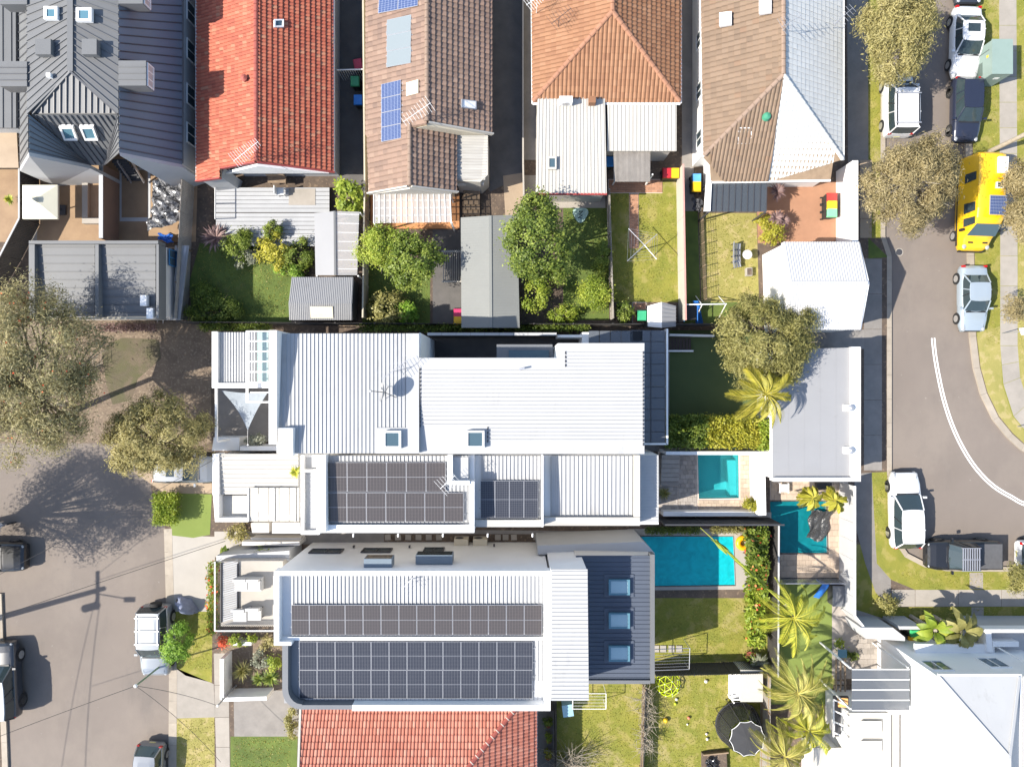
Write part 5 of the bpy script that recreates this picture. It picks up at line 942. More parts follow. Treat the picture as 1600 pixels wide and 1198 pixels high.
def hedge(label, q, zt, leaf, style='broad', n=6000, zb=.3, name='hedge', jag=.16, flowers=None):
    p = [P(a, b, zt) for a, b in q]; c = sum(p, Vector())/4; b0 = Vector((c.x, c.y, G0)); root = thing(name, label, 'hedge', b0); uu = rng.random((n, 2)); zz = G0+zb+(zt-G0-zb)*rng.random(n)**.45
    A, B, C, D = [np.array(x) for x in p]; pos = (A*(1-uu[:, :1])+B*uu[:, :1])*(1-uu[:, 1:])+(D*(1-uu[:, :1])+C*uu[:, :1])*uu[:, 1:]; pos[:, 2] = zz; lump = np.sin(pos[:, 0]*3.1+1)*np.cos(pos[:, 1]*3.7)
    pos[:, 2] += lump*jag; pos += rng.normal(size=(n, 3))*.07; nrm = rnd_unit(n)*.9; nrm[:, 2] += .8; nrm /= np.linalg.norm(nrm, axis=1, keepdims=True); ln_, asp, up = STY[style]
    cell = (np.floor(pos[:, 0]*3)*12.99+np.floor(pos[:, 1]*3)*78.2); tint = (np.sin(cell)*43758.5 % 1)*.45+rng.random(n)*.5
    o = bpy.data.objects.new('foliage', leafmesh('foliage', pos-np.array(b0), nrm, ln_, asp, tint, LM[leaf], fold=.1)); COL.objects.link(o); o.parent = root
    if flowers:
        i = rng.choice(n, flowers[1]); o = bpy.data.objects.new('flowers', leafmesh('flowers', pos[i]-np.array(b0)+nrm[i]*.06, nrm[i], .16, .8, rng.random(flowers[1]), LM[flowers[0]])); COL.objects.link(o); o.parent = root; o['kind'] = 'stuff'
    mb = MB(); k = 6
    for i in range(k): q_ = lerp(lerp(p[0], p[1], (i+.5)/k), lerp(p[3], p[2], (i+.5)/k), .5); mb.tube([(q_.x, q_.y, G0), (q_.x+.05, q_.y, zt*.7)], [.035, .015], 5)
    mb.build('stems', M['bark'], root); return root
def frond_mesh(L, droop, leaf, nl=34, ll=.55, w=.024, rise=.5, fold=.5):    # a feather frond along +X in local space
    mb_p = []; tt = np.linspace(0, 1, 9); rach = np.stack([L*tt*(1-.12*droop*tt), np.zeros(9), L*(rise*tt-(rise+.35*droop)*tt**2)], 1)
    pos, nrm, ax, tint, sz = [], [], [], [], []
    for i in range(nl):
        t = .1+.9*(i+.5)/nl; x = np.array([np.interp(t, tt, rach[:, k]) for k in range(3)]); l = ll*(math.sin(math.pi*min(1, t*.85+.12))**.6)*rng.uniform(.85, 1.1)
        for s in (-1, 1):
            d = np.array([.62, s*.55, -.3-fold*.5]); d /= np.linalg.norm(d); pos.append(x+d*l/2); ax.append(d); n_ = np.cross(d, [0.8, 0, .1])*s; nrm.append(n_/np.linalg.norm(n_)); tint.append(rng.uniform(.15, 1)); sz.append(l)
    pos, ax, nrm = np.array(pos), np.array(ax), np.array(nrm); sz = np.array(sz); n = len(pos); t, b = ax, np.cross(nrm, ax); v = np.empty((n, 4, 3)); s = sz[:, None]
    v[:, 0] = pos-t*s*.5; v[:, 1] = pos+b*w-t*s*.1; v[:, 2] = pos+t*s*.5; v[:, 3] = pos-b*w-t*s*.1
    mb = MB(); mb.tube([tuple(r) for r in rach], [.035, .032, .028, .025, .02, .016, .012, .009, .005], 5)
    nv = len(mb.v); verts = mb.v+[tuple(x) for x in v.reshape(-1, 3)]; faces = mb.f+[tuple(nv+4*i+k for k in range(4)) for i in range(n)]
    me = bpy.data.meshes.new('frond'); me.from_pydata(verts, [], faces); at = me.attributes.new('tint', 'FLOAT', 'FACE'); at.data.foreach_set('value', [.85]*len(mb.f)+[float(x) for x in tint]); me.materials.append(LM[leaf]); return me
def palm(label, u, v, z, L, leaf, nf=14, base=None, tr=.12, droop=1.0, rise=.5, group=None, name='palm_tree', ll=.6, nl=32, w=.02, a0=0, skip=(), cat='palm'):
    c = P(u, v, z); b = P(*base, G0) if base else Vector((c.x, c.y, G0)); root = thing(name, label, cat, b, group=group)
    MB().tube([b, lerp(b, c, .5)+Vector((.05, 0, 0)), c], [tr, tr*.8, tr*.75], 10).build('trunk', M['bark_pale'], root, smooth=True)
    ms = [frond_mesh(L*s, droop*d_, leaf, nl, ll, w, rise*r_) for s, d_, r_ in ((1, 1, 1), (.85, 1.3, .8), (.95, .7, 1.3), (.7, .5, 1.8))]
    for i in range(nf):
        a = a0+i*2.39996+rng.uniform(-.15, .15)
        o = inst('frond', ms[i % 4], root, c+Vector((0, 0, rng.uniform(-.1, .15)))); o.rotation_euler = (rng.uniform(-.45, .45), rng.uniform(-.3, .35), a); o.scale = [rng.uniform(.8, 1.12)]*3
    return root
def spiky(label, u, v, z, L, leaf, n=40, w=.05, name='spiky_plant', up=.6, cat='plant', z0=None, group=None):      # rosette of strap leaves, each a real bent blade
    c = P(u, v, z); root = thing(name, label, cat, c, group=group); mb = MB(); ti = []
    for i in range(n):
        a = i*2.39996; el = rng.uniform(.05, 1.2)*up+.15; l = L*rng.uniform(.7, 1.05); d = Vector((math.cos(a)*math.cos(el), math.sin(a)*math.cos(el), math.sin(el))); s = Vector((-math.sin(a), math.cos(a), 0))*w
        p1 = d*l*.55; p2 = d*l+Vector((0, 0, -l*.25)); b = len(mb.v); mb.add([s*.5, -s*.5, p1-s, p1+s, p2], [(0, 1, 2, 3), (3, 2, 4)]); t = rng.random(); ti += [t, t]
    me = bpy.data.meshes.new('leaves'); me.from_pydata(mb.v, [], mb.f); at = me.attributes.new('tint', 'FLOAT', 'FACE'); at.data.foreach_set('value', ti); me.materials.append(LM[leaf]); o = bpy.data.objects.new('leaves', me); COL.objects.link(o); o.parent = root
    return root
def bigleaf(label, u, v, z, L, leaf, n=16, w=.28, cat='plant', name='banana_plant', base=None):
    c = P(u, v, z); b0 = Vector((c.x, c.y, G0)); root = thing(name, label, cat, b0); MB().tube([b0, c], [.14, .1], 8).build('stem', M['bark_pale'], root)
    for i in range(n):
        a = i*2.39996+rng.uniform(-.2, .2); el = rng.uniform(.2, 1.1); l = L*rng.uniform(.75, 1.1); vs, fs = [], []; N_ = 9
        for k in range(N_):
            t = k/(N_-1); x = l*(.15+.85*t)*math.cos(el)*(1-.1*t); zz = l*math.sin(el)*t-(.55+.4*math.cos(el))*l*t*t*.7; ww = w*math.sin(math.pi*min(1, .08+.92*t))**.7*rng.uniform(.8, 1.05)
            for s in (-1, 0, 1): vs.append((x*math.cos(a)-s*ww*math.sin(a), x*math.sin(a)+s*ww*math.cos(a), zz+abs(s)*.06))
        for k in range(N_-1):
            for s in (0, 1): fs.append((k*3+s, k*3+s+1, k*3+s+4, k*3+s+3))
        me = bpy.data.meshes.new('leaf'); me.from_pydata(vs, [], fs); at = me.attributes.new('tint', 'FLOAT', 'FACE'); tb = rng.uniform(.1, .9); at.data.foreach_set('value', [float(np.clip(tb+rng.uniform(-.12, .12), 0, 1)) for _ in fs]); me.materials.append(LM[leaf]); me.polygons.foreach_set('use_smooth', [True]*len(fs))
        inst('leaf', me, root, c)
    return root
# street and garden trees
tree('street_tree', 'large airy grey green tree at the left edge above the road end', 60, 578, 6.3, 108, 138, 2.6, 'gum', 'fine', 46000, 170, .62, base=(120, 640), tr=.2, limbs=60, bark='bark_pale', flowers=('red', 160))
tree('street_tree', 'street tree beyond the left photo edge casting the road shade', -160, 868, 6.3, 132, 100, 2.4, 'gum', 'fine', 30000, 120, .7, base=(-120, 840), tr=.22, limbs=24)
tree('street_tree', 'yellow green spreading tree at the front of the white house', 247, 680, 3.9, 78, 70, 1.6, 'gold', 'fine', 32000, 110, .42, base=(262, 690), tr=.14, limbs=20)
tree('ball_tree', 'clipped round bright green tree beside the silver four wheel drive', 279, 1005, 2.3, 25, 31, .95, 'bright', 'small', 5500, 40, .25, base=(300, 1000), tr=.05, limbs=6, shell=.75)
tree('street_tree', 'rounded tan green street tree above the white van', 1400, 55, 4.3, 62, 68, 2.2, 'gold', 'fine', 36000, 110, .46, base=(1372, 60), tr=.15, limbs=14)
tree('street_tree', 'wide brown green street tree with pale branches beside yellow van', 1423, 290, 5.0, 72, 78, 2.2, 'tan', 'fine', 36000, 130, .42, base=(1368, 300), tr=.17, bark='bark_pale', limbs=40)
tree('street_tree', 'brown green verge tree level with the yellow van cab', 1600, 345, 3.6, 34, 36, 1.4, 'tan', 'fine', 11000, 46, .4, base=(1584, 345), tr=.09, bark='bark_pale', limbs=14)
tree('street_tree', 'brown green verge tree level with the yellow van rear', 1603, 278, 3.4, 32, 28, 1.3, 'tan', 'fine', 9000, 40, .4, base=(1592, 282), tr=.09, bark='bark_pale', limbs=12)
tree('street_tree', 'small sparse brown tree on the verge beside the silver sedan', 1582, 482, 2.3, 20, 26, .9, 'tan', 'fine', 1700, 20, .3, base=(1570, 480), tr=.05, bark='bark_pale', limbs=14)
tree('street_tree', 'small olive tree on the verge beyond the black ute', 1594, 903, 2.4, 22, 24, 1.0, 'olive', 'fine', 3500, 26, .35, base=(1575, 898), tr=.06)
tree('feathery_tree', 'feathery olive tree overhanging the garages behind the white house', 1196, 535, 4.0, 84, 74, 1.5, 'olive', 'fine', 38000, 150, .4, base=(1195, 545), tr=.15, limbs=26)
tree('backyard_tree', 'dense dark glossy tree between the grey shed and shaded lawn', 840, 376, 4.3, 52, 68, 2.1, 'dark', 'broad', 15000, 70, .42, base=(838, 395), tr=.16, shell=.75)
tree('backyard_tree', 'yellow green tree overhanging the fence behind the brown house', 597, 388, 3.1, 45, 38, 1.2, 'lime', 'small', 8500, 42, .35, base=(610, 400), tr=.09)
tree('backyard_tree', 'mid green rounded tree near the slatted gate and grey shed', 648, 408, 3.3, 45, 46, 1.3, 'green', 'broad', 8500, 44, .35, base=(640, 415), tr=.1)
# shrubs of the red roof garden
spiky('brownish flax clump at the corner of the grey deck', 338, 372, .5, 1.15, 'purple', 60, .05)
shrub('mid green feathery shrub below the grey deck edge', 372, 383, .9, 26, 26, .8, 'green', 'mid', 3500, 20, .3)
shrub('bright yellow leaved shrub at the garden bed centre', 432, 390, 1.1, 20, 34, .9, 'yellow', 'broad', 2200, 18, .26); shrub('small bright yellow shrub left of the larger yellow one', 409, 392, .9, 14, 20, .7, 'yellow', 'broad', 1100, 10, .22)
shrub('grey green shrub between lawn and yellow bushes', 385, 402, .6, 24, 16, .5, 'grey', 'mid', 1600, 14, .24); shrub('dark glossy green shrub against the narrow shed', 466, 398, .9, 26, 28, .9, 'green', 'mid', 3500, 20, .3); shrub('low bright green shrub at the garden bed end', 455, 425, .6, 26, 14, .6, 'bright', 'mid', 1800, 14, .25)
shrub('upright conifer like shrub at the deck steps', 424, 362, 1.1, 14, 14, 1.0, 'green', 'mid', 1700, 12, .2)
shrub('shaded dark green shrub row in the lower lawn corner', 340, 486, .8, 45, 24, .7, 'dark', 'mid', 5000, 30, .32); shrub('shaded green shrub at the left lawn fence', 318, 462, .7, 18, 24, .6, 'green', 'mid', 2200, 16, .3)
shrub('vivid lime bush squeezed beside the cream side fence', 545, 302, 1.5, 24, 38, 1.1, 'lime', 'big', 1700, 22, .3); shrub('low olive shrub beside the small corrugated shed', 607, 482, .9, 40, 24, .8, 'olive', 'broad', 3600, 26, .3); shrub('pale green shrub next to the shed driveway', 637, 488, .8, 18, 16, .6, 'bright', 'broad', 1400, 12, .25)
shrub('loose yellow green shrub under the dense dark tree', 836, 462, 1.6, 24, 34, 1.0, 'lime', 'mid', 3000, 20, .32); shrub('low lime shrub row along the back fence', 880, 492, .7, 30, 13, .6, 'lime', 'mid', 1700, 14, .25); shrub('bright feathery shrub at the foot of the shaded lawn', 933, 457, 1.1, 34, 26, .9, 'lime', 'mid', 3600, 24, .34)
shrub('climbing green plant on the fence between lawns', 941, 400, 1.1, 12, 34, .9, 'green', 'mid', 2000, 16, .25); shrub('dark rounded shrub beside the brick step', 974, 487, .8, 17, 18, .8, 'dark', 'small', 2200, 14, .22); shrub('small brown green shrub beneath the dense tree', 872, 440, .7, 14, 18, .6, 'gold', 'mid', 1000, 10, .24)
spiky('tall purple cordyline beside the dark pergola', 1214, 300, 1.3, .75, 'purple', 46, .04); spiky('second purple cordyline nearest the yellow green bush', 1212, 340, 1.2, .65, 'purple', 40, .04); spiky('small purple cordyline between the two bigger ones', 1224, 345, 1.0, .55, 'purple', 34, .035)
shrub('yellow green bush in the brick courtyard bed', 1207, 362, .8, 24, 24, .7, 'yellow', 'mid', 2200, 16, .25); shrub('little lime shrub at the lawn edge by the pergola', 1185, 340, .5, 6, 10, .4, 'yellow', 'mid', 400, 6, .14)
# hedges and palms around the white house garden
hedge('dark green half of the clipped hedge beside the turf', ((1044, 650), (1108, 650), (1108, 699), (1044, 699)), 2.5, 'dark', 'broad', 6500); hedge('golden half of the clipped hedge beside the turf', ((1107, 650), (1188, 652), (1188, 699), (1107, 699)), 2.5, 'yellow', 'broad', 8000); hedge('bright end of the hedge against the flat garage', ((1190, 656), (1232, 656), (1228, 703), (1190, 703)), 2.7, 'lime', 'broad', 4500)
palm('yellow green palm in front of the feathery tree', 1196, 616, 5.0, 2.15, 'goldpalm', 21, base=(1192, 612), droop=1.3, ll=.6, w=.022, rise=.7)
palm('golden cane palm clump left half by the deep pool', 1268, 777, 2.6, .85, 'yellow', 16, tr=.06, ll=.42, nl=26, w=.035, rise=.9); palm('golden cane palm clump right half by the fence', 1304, 781, 2.6, .85, 'yellow', 16, tr=.06, ll=.42, nl=26, w=.035, rise=.9)
pl = palm('tall green palm above the lime turf strip', 1240, 965, 4.6, 2.4, 'palm', 20, base=(1238, 950), droop=1.3, ll=.5, rise=.8)
palm('wide olive palm by the trampoline fence', 1246, 1082, 4.6, 2.6, 'palmdry', 26, base=(1248, 1060), droop=1.4, ll=.55, rise=.8); palm('lower olive palm near the bottom of the turf strip', 1262, 1140, 4.0, 2.3, 'palm', 20, base=(1262, 1110), droop=1.3, ll=.5, rise=.8)
palm('palm partly hidden behind the corner house terrace', 1225, 1180, 4.2, 2.4, 'palmdry', 20, base=(1226, 1150), droop=1.3, ll=.5, rise=.8)
# long bent frond hanging over the blue pool
o = thing('leaning_palm', 'single lime palm stem leaning diagonally over the blue pool', 'palm', P(1230, 946, G0)); pa, pb = P(1226, 944, 4.3), P(1094, 824, 2.7); pts = [lerp(pa, pb, t)+Vector((0, 0, 1.1*t*(1-t))) for t in (0, .25, .5, .75, 1)]
MB().tube([P(1230, 946, .12), pa], [.1, .07], 8).build('trunk', M['bark_pale'], o, smooth=True); MB().tube(pts, [.05, .05, .045, .035, .015], 7).build('stem', mat('lime_stem', (.36, .38, .04), (.22, .22, .03), 2, .5), o, smooth=True)
n_ = 70; t_ = rng.random(n_)*.6+.2; pp_ = np.array([lerp(pts[min(3, int(t*4))], pts[min(4, int(t*4)+1)], t*4-int(t*4)) for t in t_])+rng.normal(size=(n_, 3))*np.array([.05, .05, .1]); ax_ = np.tile(np.array((pts[4]-pts[1]).normalized()), (n_, 1))+rng.normal(size=(n_, 3))*.12; nn_ = rnd_unit(n_)
x = bpy.data.objects.new('blade', leafmesh('blade', pp_-np.array(P(1230, 946, G0)), nn_, .9, .16, rng.random(n_), LM['lime'], axis=ax_)); COL.objects.link(x); x.parent = o
hedge('leafy border with red flowers beside the blue pool', ((1171, 826), (1200, 826), (1200, 920), (1174, 920)), 1.7, 'green', 'big', 3600, flowers=('red', 160)); hedge('leafy border with orange flowers beside the rear lawn', ((1172, 922), (1198, 922), (1196, 1010), (1172, 1010)), 1.6, 'lime', 'big', 3000, flowers=('red', 60))
hedge('strappy green plants along the fence above the blue pool', ((1010, 825), (1095, 825), (1095, 833), (1010, 833)), .9, 'dark', 'fine', 1500, jag=.1); hedge('grassy plants at the fence near the yellow ring', ((1112, 824), (1170, 824), (1170, 832), (1112, 832)), .9, 'olive', 'fine', 1100, jag=.1)
shrub('bright yellow green plant at the teal pool corner', 1177, 789, .9, 13, 10, .5, 'yellow', 'fine', 900, 8, .2, size=.3); spiky('grassy tuft beside the pool garden steps', 1037, 770, .3, .55, 'olive', 40, .03); spiky('pale grey agave in the corner by the trampoline', 1184, 1035, .7, .85, 'grey', 60, .045)
bigleaf('broad leaved banana clump left part over the corner house wall', 1462, 985, 2.7, 1.5, 'lime', 15, .26); bigleaf('broad leaved banana clump right part over the corner house wall', 1505, 988, 3.0, 1.6, 'olive', 16, .28)
bigleaf('dark leafed plant below the banana clump', 1480, 1010, 2.2, 1.2, 'green', 9, .22)
shrub('shrub at the bend of the shaded footpath', 1385, 945, .6, 16, 18, .5, 'olive', 'mid', 1300, 10, .25)
# parapet house planting
hedge('clipped cube hedge at the left kerb', ((237, 772), (272, 772), (271, 820), (238, 820)), 1.35, 'lime', 'small', 6000, zb=.1, jag=.02)
bigleaf('broad green plant at the driveway corner of the terrace', 352, 868, 1.3, .8, 'green', 16, .16); spiky('pale green agave beside the terrace planter', 384, 884, 1.2, .6, 'grey', 40, .06); shrub('lime bush on the terrace planter wall', 414, 868, 2.0, 17, 11, .5, 'lime', 'mid', 1300, 10, .18, z0=1.4); shrub('dry looking shrub at the drive entry', 372, 832, .7, 22, 12, .6, 'gold', 'mid', 1300, 10, .25, flowers=('yellow', 50)); shrub('low trailing plants on the planter', 437, 872, 1.9, 13, 6, .3, 'olive', 'mid', 500, 6, .14, z0=1.4)
hedge('narrow green planting along the terrace street edge', ((323, 880), (337, 880), (337, 990), (323, 990)), 1.2, 'lime', 'mid', 2600, flowers=('red', 130)); shrub('red flowering shrub at the terrace corner', 352, 1003, .8, 14, 9, .5, 'red', 'mid', 500, 8, .2); shrub('green shrubs beneath the terrace railing', 378, 998, .7, 26, 9, .5, 'lime', 'mid', 1300, 12, .2); shrub('golden shrub against the house in the front bed', 420, 1005, .7, 14, 12, .5, 'gold', 'mid', 900, 8, .2)
spiky('rounded grass tree in the walled front garden', 380, 1046, .5, .9, 'olive', 150, .018, up=1.0); shrub('silver grey shrub in the walled front garden', 408, 1030, .6, 16, 16, .5, 'grey', 'small', 1200, 10, .2); shrub('mid green shrub beside the curved house corner', 428, 1036, .7, 12, 16, .6, 'lime', 'small', 1100, 10, .2); spiky('dark green strappy clump by the garden wall', 424, 1058, .4, .75, 'green', 60, .04); spiky('second strappy clump nearer the wall', 405, 1060, .35, .6, 'dark', 50, .04)
shrub('tall weeds along the front garden of the salmon house', 455, 1130, .6, 8, 28, .5, 'olive', 'mid', 1300, 12, .2); spiky('small yellow palm at the verandah step', 462, 737, 3.4, .5, 'palm', 26, .035, z0=0); shrub('pale green bush in the white house front court', 400, 688, 1.3, 19, 9, .5, 'grey', 'mid', 1200, 10, .18); spiky('yellow agave in the far left courtyard', 17, 312, .5, .5, 'palm', 26, .05)
hedge('dark ivy strip along the fence behind the white house', ((560, 507), (920, 507), (920, 516), (560, 516)), 1.5, 'dark', 'mid', 5000, jag=.1); hedge('dark ivy strip behind the carport', ((310, 505), (420, 505), (420, 515), (310, 515)), 1.4, 'dark', 'mid', 2500, jag=.1); hedge('reddish shrubs along the front fence', ((150, 506), (240, 506), (240, 516), (150, 516)), 1.2, 'purple', 'mid', 1800, jag=.1)
# bare twiggy climbers
def twigs(label, pts, spread, n, m='bark_pale', L=1.0):
    p = [P(*q) for q in pts]; o = thing('bare_shrub', label, 'shrub', Vector((p[0].x, p[0].y, G0))); mb = MB()
    for i in range(n):
        b = lerp(p[0], p[1], rng.random()); e = b+Vector((rng.normal()*spread, rng.normal()*spread, rng.uniform(.2, 1)*L)); mid = lerp(b, e, .5)+Vector(rng.normal(size=3)*.15); mb.tube([b, mid, e], [.02, .014, .005], 4)
        for _ in range(3): q = mid+Vector(rng.normal(size=3)*.35*L); mb.tube([mid, q], [.01, .004], 4)
    mb.build('branches', M[m], o); return o
twigs('tangle of bare vines on the fence between the rear lawns', [(1010, 1075, .8), (1006, 1170, .8)], .45, 90); twigs('bare branching shrub at the bottom of the left rear lawn', [(880, 1185, .3), (900, 1195, .3)], .9, 70, L=2.0); twigs('bare grey shrub at the edge of the front leaf litter', [(120, 590, .3), (150, 570, .3)], .6, 40, L=1.2)
# grass blades on the open lawns (uncountable)
def blades(label_mat, polys, n, size=.09):
    out = []
    for q in polys:
        p = [P(a, b, Z2) for a, b in q]; k = int(n*abs((p[1]-p[0]).cross(p[2]-p[0]).z)); uv = rng.random((k, 2)); A, B, C, D = [np.array(x) for x in p]; out.append((A*(1-uv[:, :1])+B*uv[:, :1])*(1-uv[:, 1:])+(D*(1-uv[:, :1])+C*uv[:, :1])*uv[:, 1:])
    pos = np.concatenate(out); k = len(pos); nrm = rnd_unit(k); nrm[:, 2] += .6; nrm /= np.linalg.norm(nrm, axis=1, keepdims=True); pos[:, 2] += .02; t = .5+.35*np.sin(pos[:, 0]*1.7)*np.cos(pos[:, 1]*1.3)+rng.normal(size=k)*.25
    me = leafmesh('grass', pos, nrm, size, .35, t, LM[label_mat]); o = bpy.data.objects.new('grass', me); COL.objects.link(o); tag(o, 'short grass growing on lawns and verges', 'grass', kind='stuff'); return o
lm('blade', (.12, .14, .02), (.22, .205, .035), (.32, .27, .085), .2)
blades('blade', [[(1356, -40), (1377, -40), (1377, 372), (1357, 372)], [(1364, 738), (1386, 738), (1390, 830), (1366, 830)], [(1400, 890), (1600, 896), (1600, 920), (1430, 920)], [(1400, 949), (1600, 948), (1600, 972), (1400, 972)], [(1535, -40), (1560, -40), (1562, 540), (1540, 540)], [(1590, -40), (1640, -40), (1640, 600), (1592, 560)], [(952, 305), (983, 305), (983, 470), (954, 470)], [(999, 303), (1056, 303), (1058, 470), (999, 470)], [(1094, 335), (1181, 335), (1184, 470), (1097, 470)],
  [(1005, 1056), (1198, 1052), (1198, 1210), (1005, 1210)], [(872, 1070), (1000, 1070), (1000, 1210), (872, 1210)], [(1024, 936), (1172, 936), (1172, 1030), (1024, 1030)], [(276, 958), (331, 958), (331, 1050), (280, 1040)], [(277, 1124), (335, 1124), (336, 1210), (277, 1210)], [(364, 1152), (455, 1152), (455, 1210), (364, 1210)], [(312, 385), (450, 388), (450, 500), (305, 500)], [(882, 328), (948, 328), (948, 490), (882, 490)], [(572, 420), (668, 420), (668, 500), (572, 500)]], 90)
# ---------------------------------------------------------------- vehicles
def paint(name, c, metal=.0): return mat('paint_'+name, c, tuple(x*.97 for x in c), .6, .28, metal=metal, coat=.6)
PT = {'white': paint('white', (.62, .62, .62)), 'navy': paint('navy', (.018, .022, .04)), 'black': paint('black', (.014, .015, .018)), 'silver': paint('silver', (.27, .29, .31), .35), 'sky': paint('sky', (.33, .385, .43), .2), 'yellow': paint('yellow', (.74, .43, .01)), 'grey': paint('grey', (.2, .215, .235), .35), 'char': paint('char', (.03, .035, .045))}
dm('tyre', (.018, .018, .018), None, 3, .85); dm('rim', (.55, .54, .52), (.4, .39, .38), 9, .3, metal=.6); dm('trim', (.02, .02, .022), None, 3, .55); dm('tail', (.45, .01, .01), None, 3, .25); dm('lamp', (.36, .37, .38), None, 3, .08); dm('plate', (.6, .55, .25), None, 3, .5)
BODY = {  # stations: x/L, half width fraction, top height
 'sedan': [(-.5, .78, .60), (-.488, .88, .80), (-.45, .95, .92), (-.34, .99, .96), (-.15, 1, .95), (.1, 1, .93), (.2, 1, .92), (.33, .98, .86), (.43, .93, .77), (.485, .84, .66), (.5, .72, .50)],
 'hatch': [(-.5, .82, .62), (-.49, .91, .90), (-.46, .96, 1.0), (-.34, 1, 1.0), (-.1, 1, .97), (.12, 1, .95), (.22, .99, .94), (.34, .97, .88), (.43, .92, .78), (.485, .82, .66), (.5, .7, .5)],
 'suv': [(-.5, .86, .7), (-.492, .94, 1.0), (-.47, .97, 1.12), (-.3, 1, 1.12), (0, 1, 1.1), (.18, 1, 1.08), (.25, .99, 1.06), (.38, .97, 1.0), (.46, .93, .92), (.492, .86, .8), (.5, .78, .6)],
 'ute': [(-.5, .93, .95), (-.495, .96, 1.0), (-.3, 1, 1.0), (-.14, 1, 1.02), (.05, 1, 1.05), (.2, 1, 1.06), (.27, .99, 1.06), (.4, .96, 1.0), (.47, .9, .9), (.493, .82, .78), (.5, .74, .6)]}
CAB = {'sedan': (-.36, -.22, .05, .19), 'hatch': (-.485, -.40, .03, .2), 'suv': (-.49, -.455, .05, .2), 'ute': (-.13, -.105, .1, .22), 'van': (-.49, -.46, .1, .24)}
def outline(x0, x1, w, bow0, bow1, n=5, rr=.9):
    pts = []
    for i in range(n): t = -1+2*i/(n-1); pts.append((x1+bow1*(1-t*t), w*t*(1 if abs(t) < 1 else .94)))
    for i in range(1, 5): t = i/5; pts.append((x1+(x0-x1)*t, w*(1+.02*math.sin(math.pi*t))))
    for i in range(n): t = 1-2*i/(n-1); pts.append((x0-bow0*(1-t*t), w*t*(1 if abs(t) < 1 else .94)))
    for i in range(1, 5): t = i/5; pts.append((x0+(x1-x0)*t, -w*(1+.02*math.sin(math.pi*t))))
    return pts
def car(name, label, u, v, ang, L, Wd, H, kind, col, cat='car', rack=0, belt=None, tumble=.78, wheel=.32, roofcol=None, group='parked vehicles', spare=False, rails=False, zz=.75, sunroof=False, cabover=None):
    c = P(u, v, zz); root = thing(name, label, cat, (c.x, c.y, .004), R(ang), group); pc = PT[col]; st = BODY['suv' if kind == 'van' else kind]; rings = []
    for x, w, zt in st:
        w = w*Wd/2; zb = .24 if abs(x) < .47 else .32; zt = zt*(1.0 if kind != 'van' else .98); m = (zb+zt)/2; half = [(0, zt), (.35*w, zt-.004), (.7*w, zt-.02), (.88*w, zt-.055), (.965*w, zt-.13), (w, m+.08), (w, m-.1), (.965*w, zb+.08), (.85*w, zb)]
        rings.append([Vector((x*L, y, z)) for y, z in half]+[Vector((x*L, -y, z)) for y, z in reversed(half[1:])])
    mb = MB()
    for a, b in zip(rings, rings[1:]): mb.loft(a, b, 0, cap=False)
    mb.poly(list(reversed(rings[0]))); mb.poly(rings[-1]); body = mb.build('body', pc, root, local=True, smooth=True)
    x0, x0t, x1t, x1 = [q*L for q in (cabover or CAB[kind])]; bz = belt or {'sedan': .88, 'hatch': .92, 'suv': 1.05, 'ute': 1.02, 'van': 1.05}[kind]; wb, wt = Wd*.455, Wd/2*tumble
    lo = outline(x0, x1, wb, .03*L*.3, .05*L*.5); hi = outline(x0t, x1t, wt, .02, .05); zr = H-.03
    g = MB(); g.loft([(x, y, bz) for x, y in lo], [(x, y, zr) for x, y in hi], 0, cap=False); g.build('windows', M['glass'], root, local=True, smooth=False)
    r1 = [(x*1.0, y*1.01, zr-.03) for x, y in hi]; r2 = [(x0t+(x-x0t)*.985+.01, y*.96, zr+.02) for x, y in hi]; cx = (x0t+x1t)/2; r3 = [(cx+(x-cx)*.6, y*.55, H+.005) for x, y in hi]
    rf = MB(); rf.loft(r1, r2, 0, cap=False); rf.loft(r2, r3, 0, cap=False); rf.poly(r3); rf.poly(list(reversed(r1))); roof = rf.build('roof', PT[roofcol] if roofcol else pc, root, local=True, smooth=True)
    for i in (0, 4, 9, 13):
        MB().tube([(lo[i][0], lo[i][1]*1.0, bz-.02), (hi[i][0], hi[i][1]*1.0, zr)], [.05, .04], 6).build('pillar', pc, root, local=True)
    for i in ((6,) if kind == 'ute' else (6, 7)):
        for s in (1, -1):
            a, b = (lo[i][0], s*lo[i][1]*1.004, bz), (hi[i][0], s*hi[i][1]*1.004, zr); MB().tube([a, b], .032, 5).build('pillar', M['trim'] if i == 6 else pc, root, local=True)
    for s in (1, -1):
        MB().box((x1-.12*1, s*(Wd/2+.09), bz+.06), (.12, .2, .13)).build('mirror', pc, root, local=True)
        MB().ball((L*.455, s*Wd*.36, st[-3][2]*.9-.02), .13, 8, sq=(1.3, .9, .42)).build('headlight', M['lamp'], root, local=True, smooth=True); MB().box((-L*.482, s*Wd*.4, st[1][2]*.95), (.12, .16, .2)).build('taillight', M['tail'], root, local=True)
    MB().box((L*.497, 0, .5), (.05, Wd*.55, .2)).build('grille', M['trim'], root, local=True); MB().box((-L*.5, 0, .52), (.03, .36, .12)).build('number_plate', M['plate'], root, local=True)
    MB().box((L*.478, 0, .33), (.12, Wd*.78, .12)).build('bumper', M['trim'], root, local=True)
    # panel gaps on the bonnet and boot
    zb_ = np.interp(.26, [q[0] for q in st], [q[2] for q in st]); MB().bar((x1+.06*L*.3, -Wd*.36, bz+.02), (x1+.06*L*.3, Wd*.36, bz+.02), .1, .015).build('cowl', M['trim'], root, local=True)
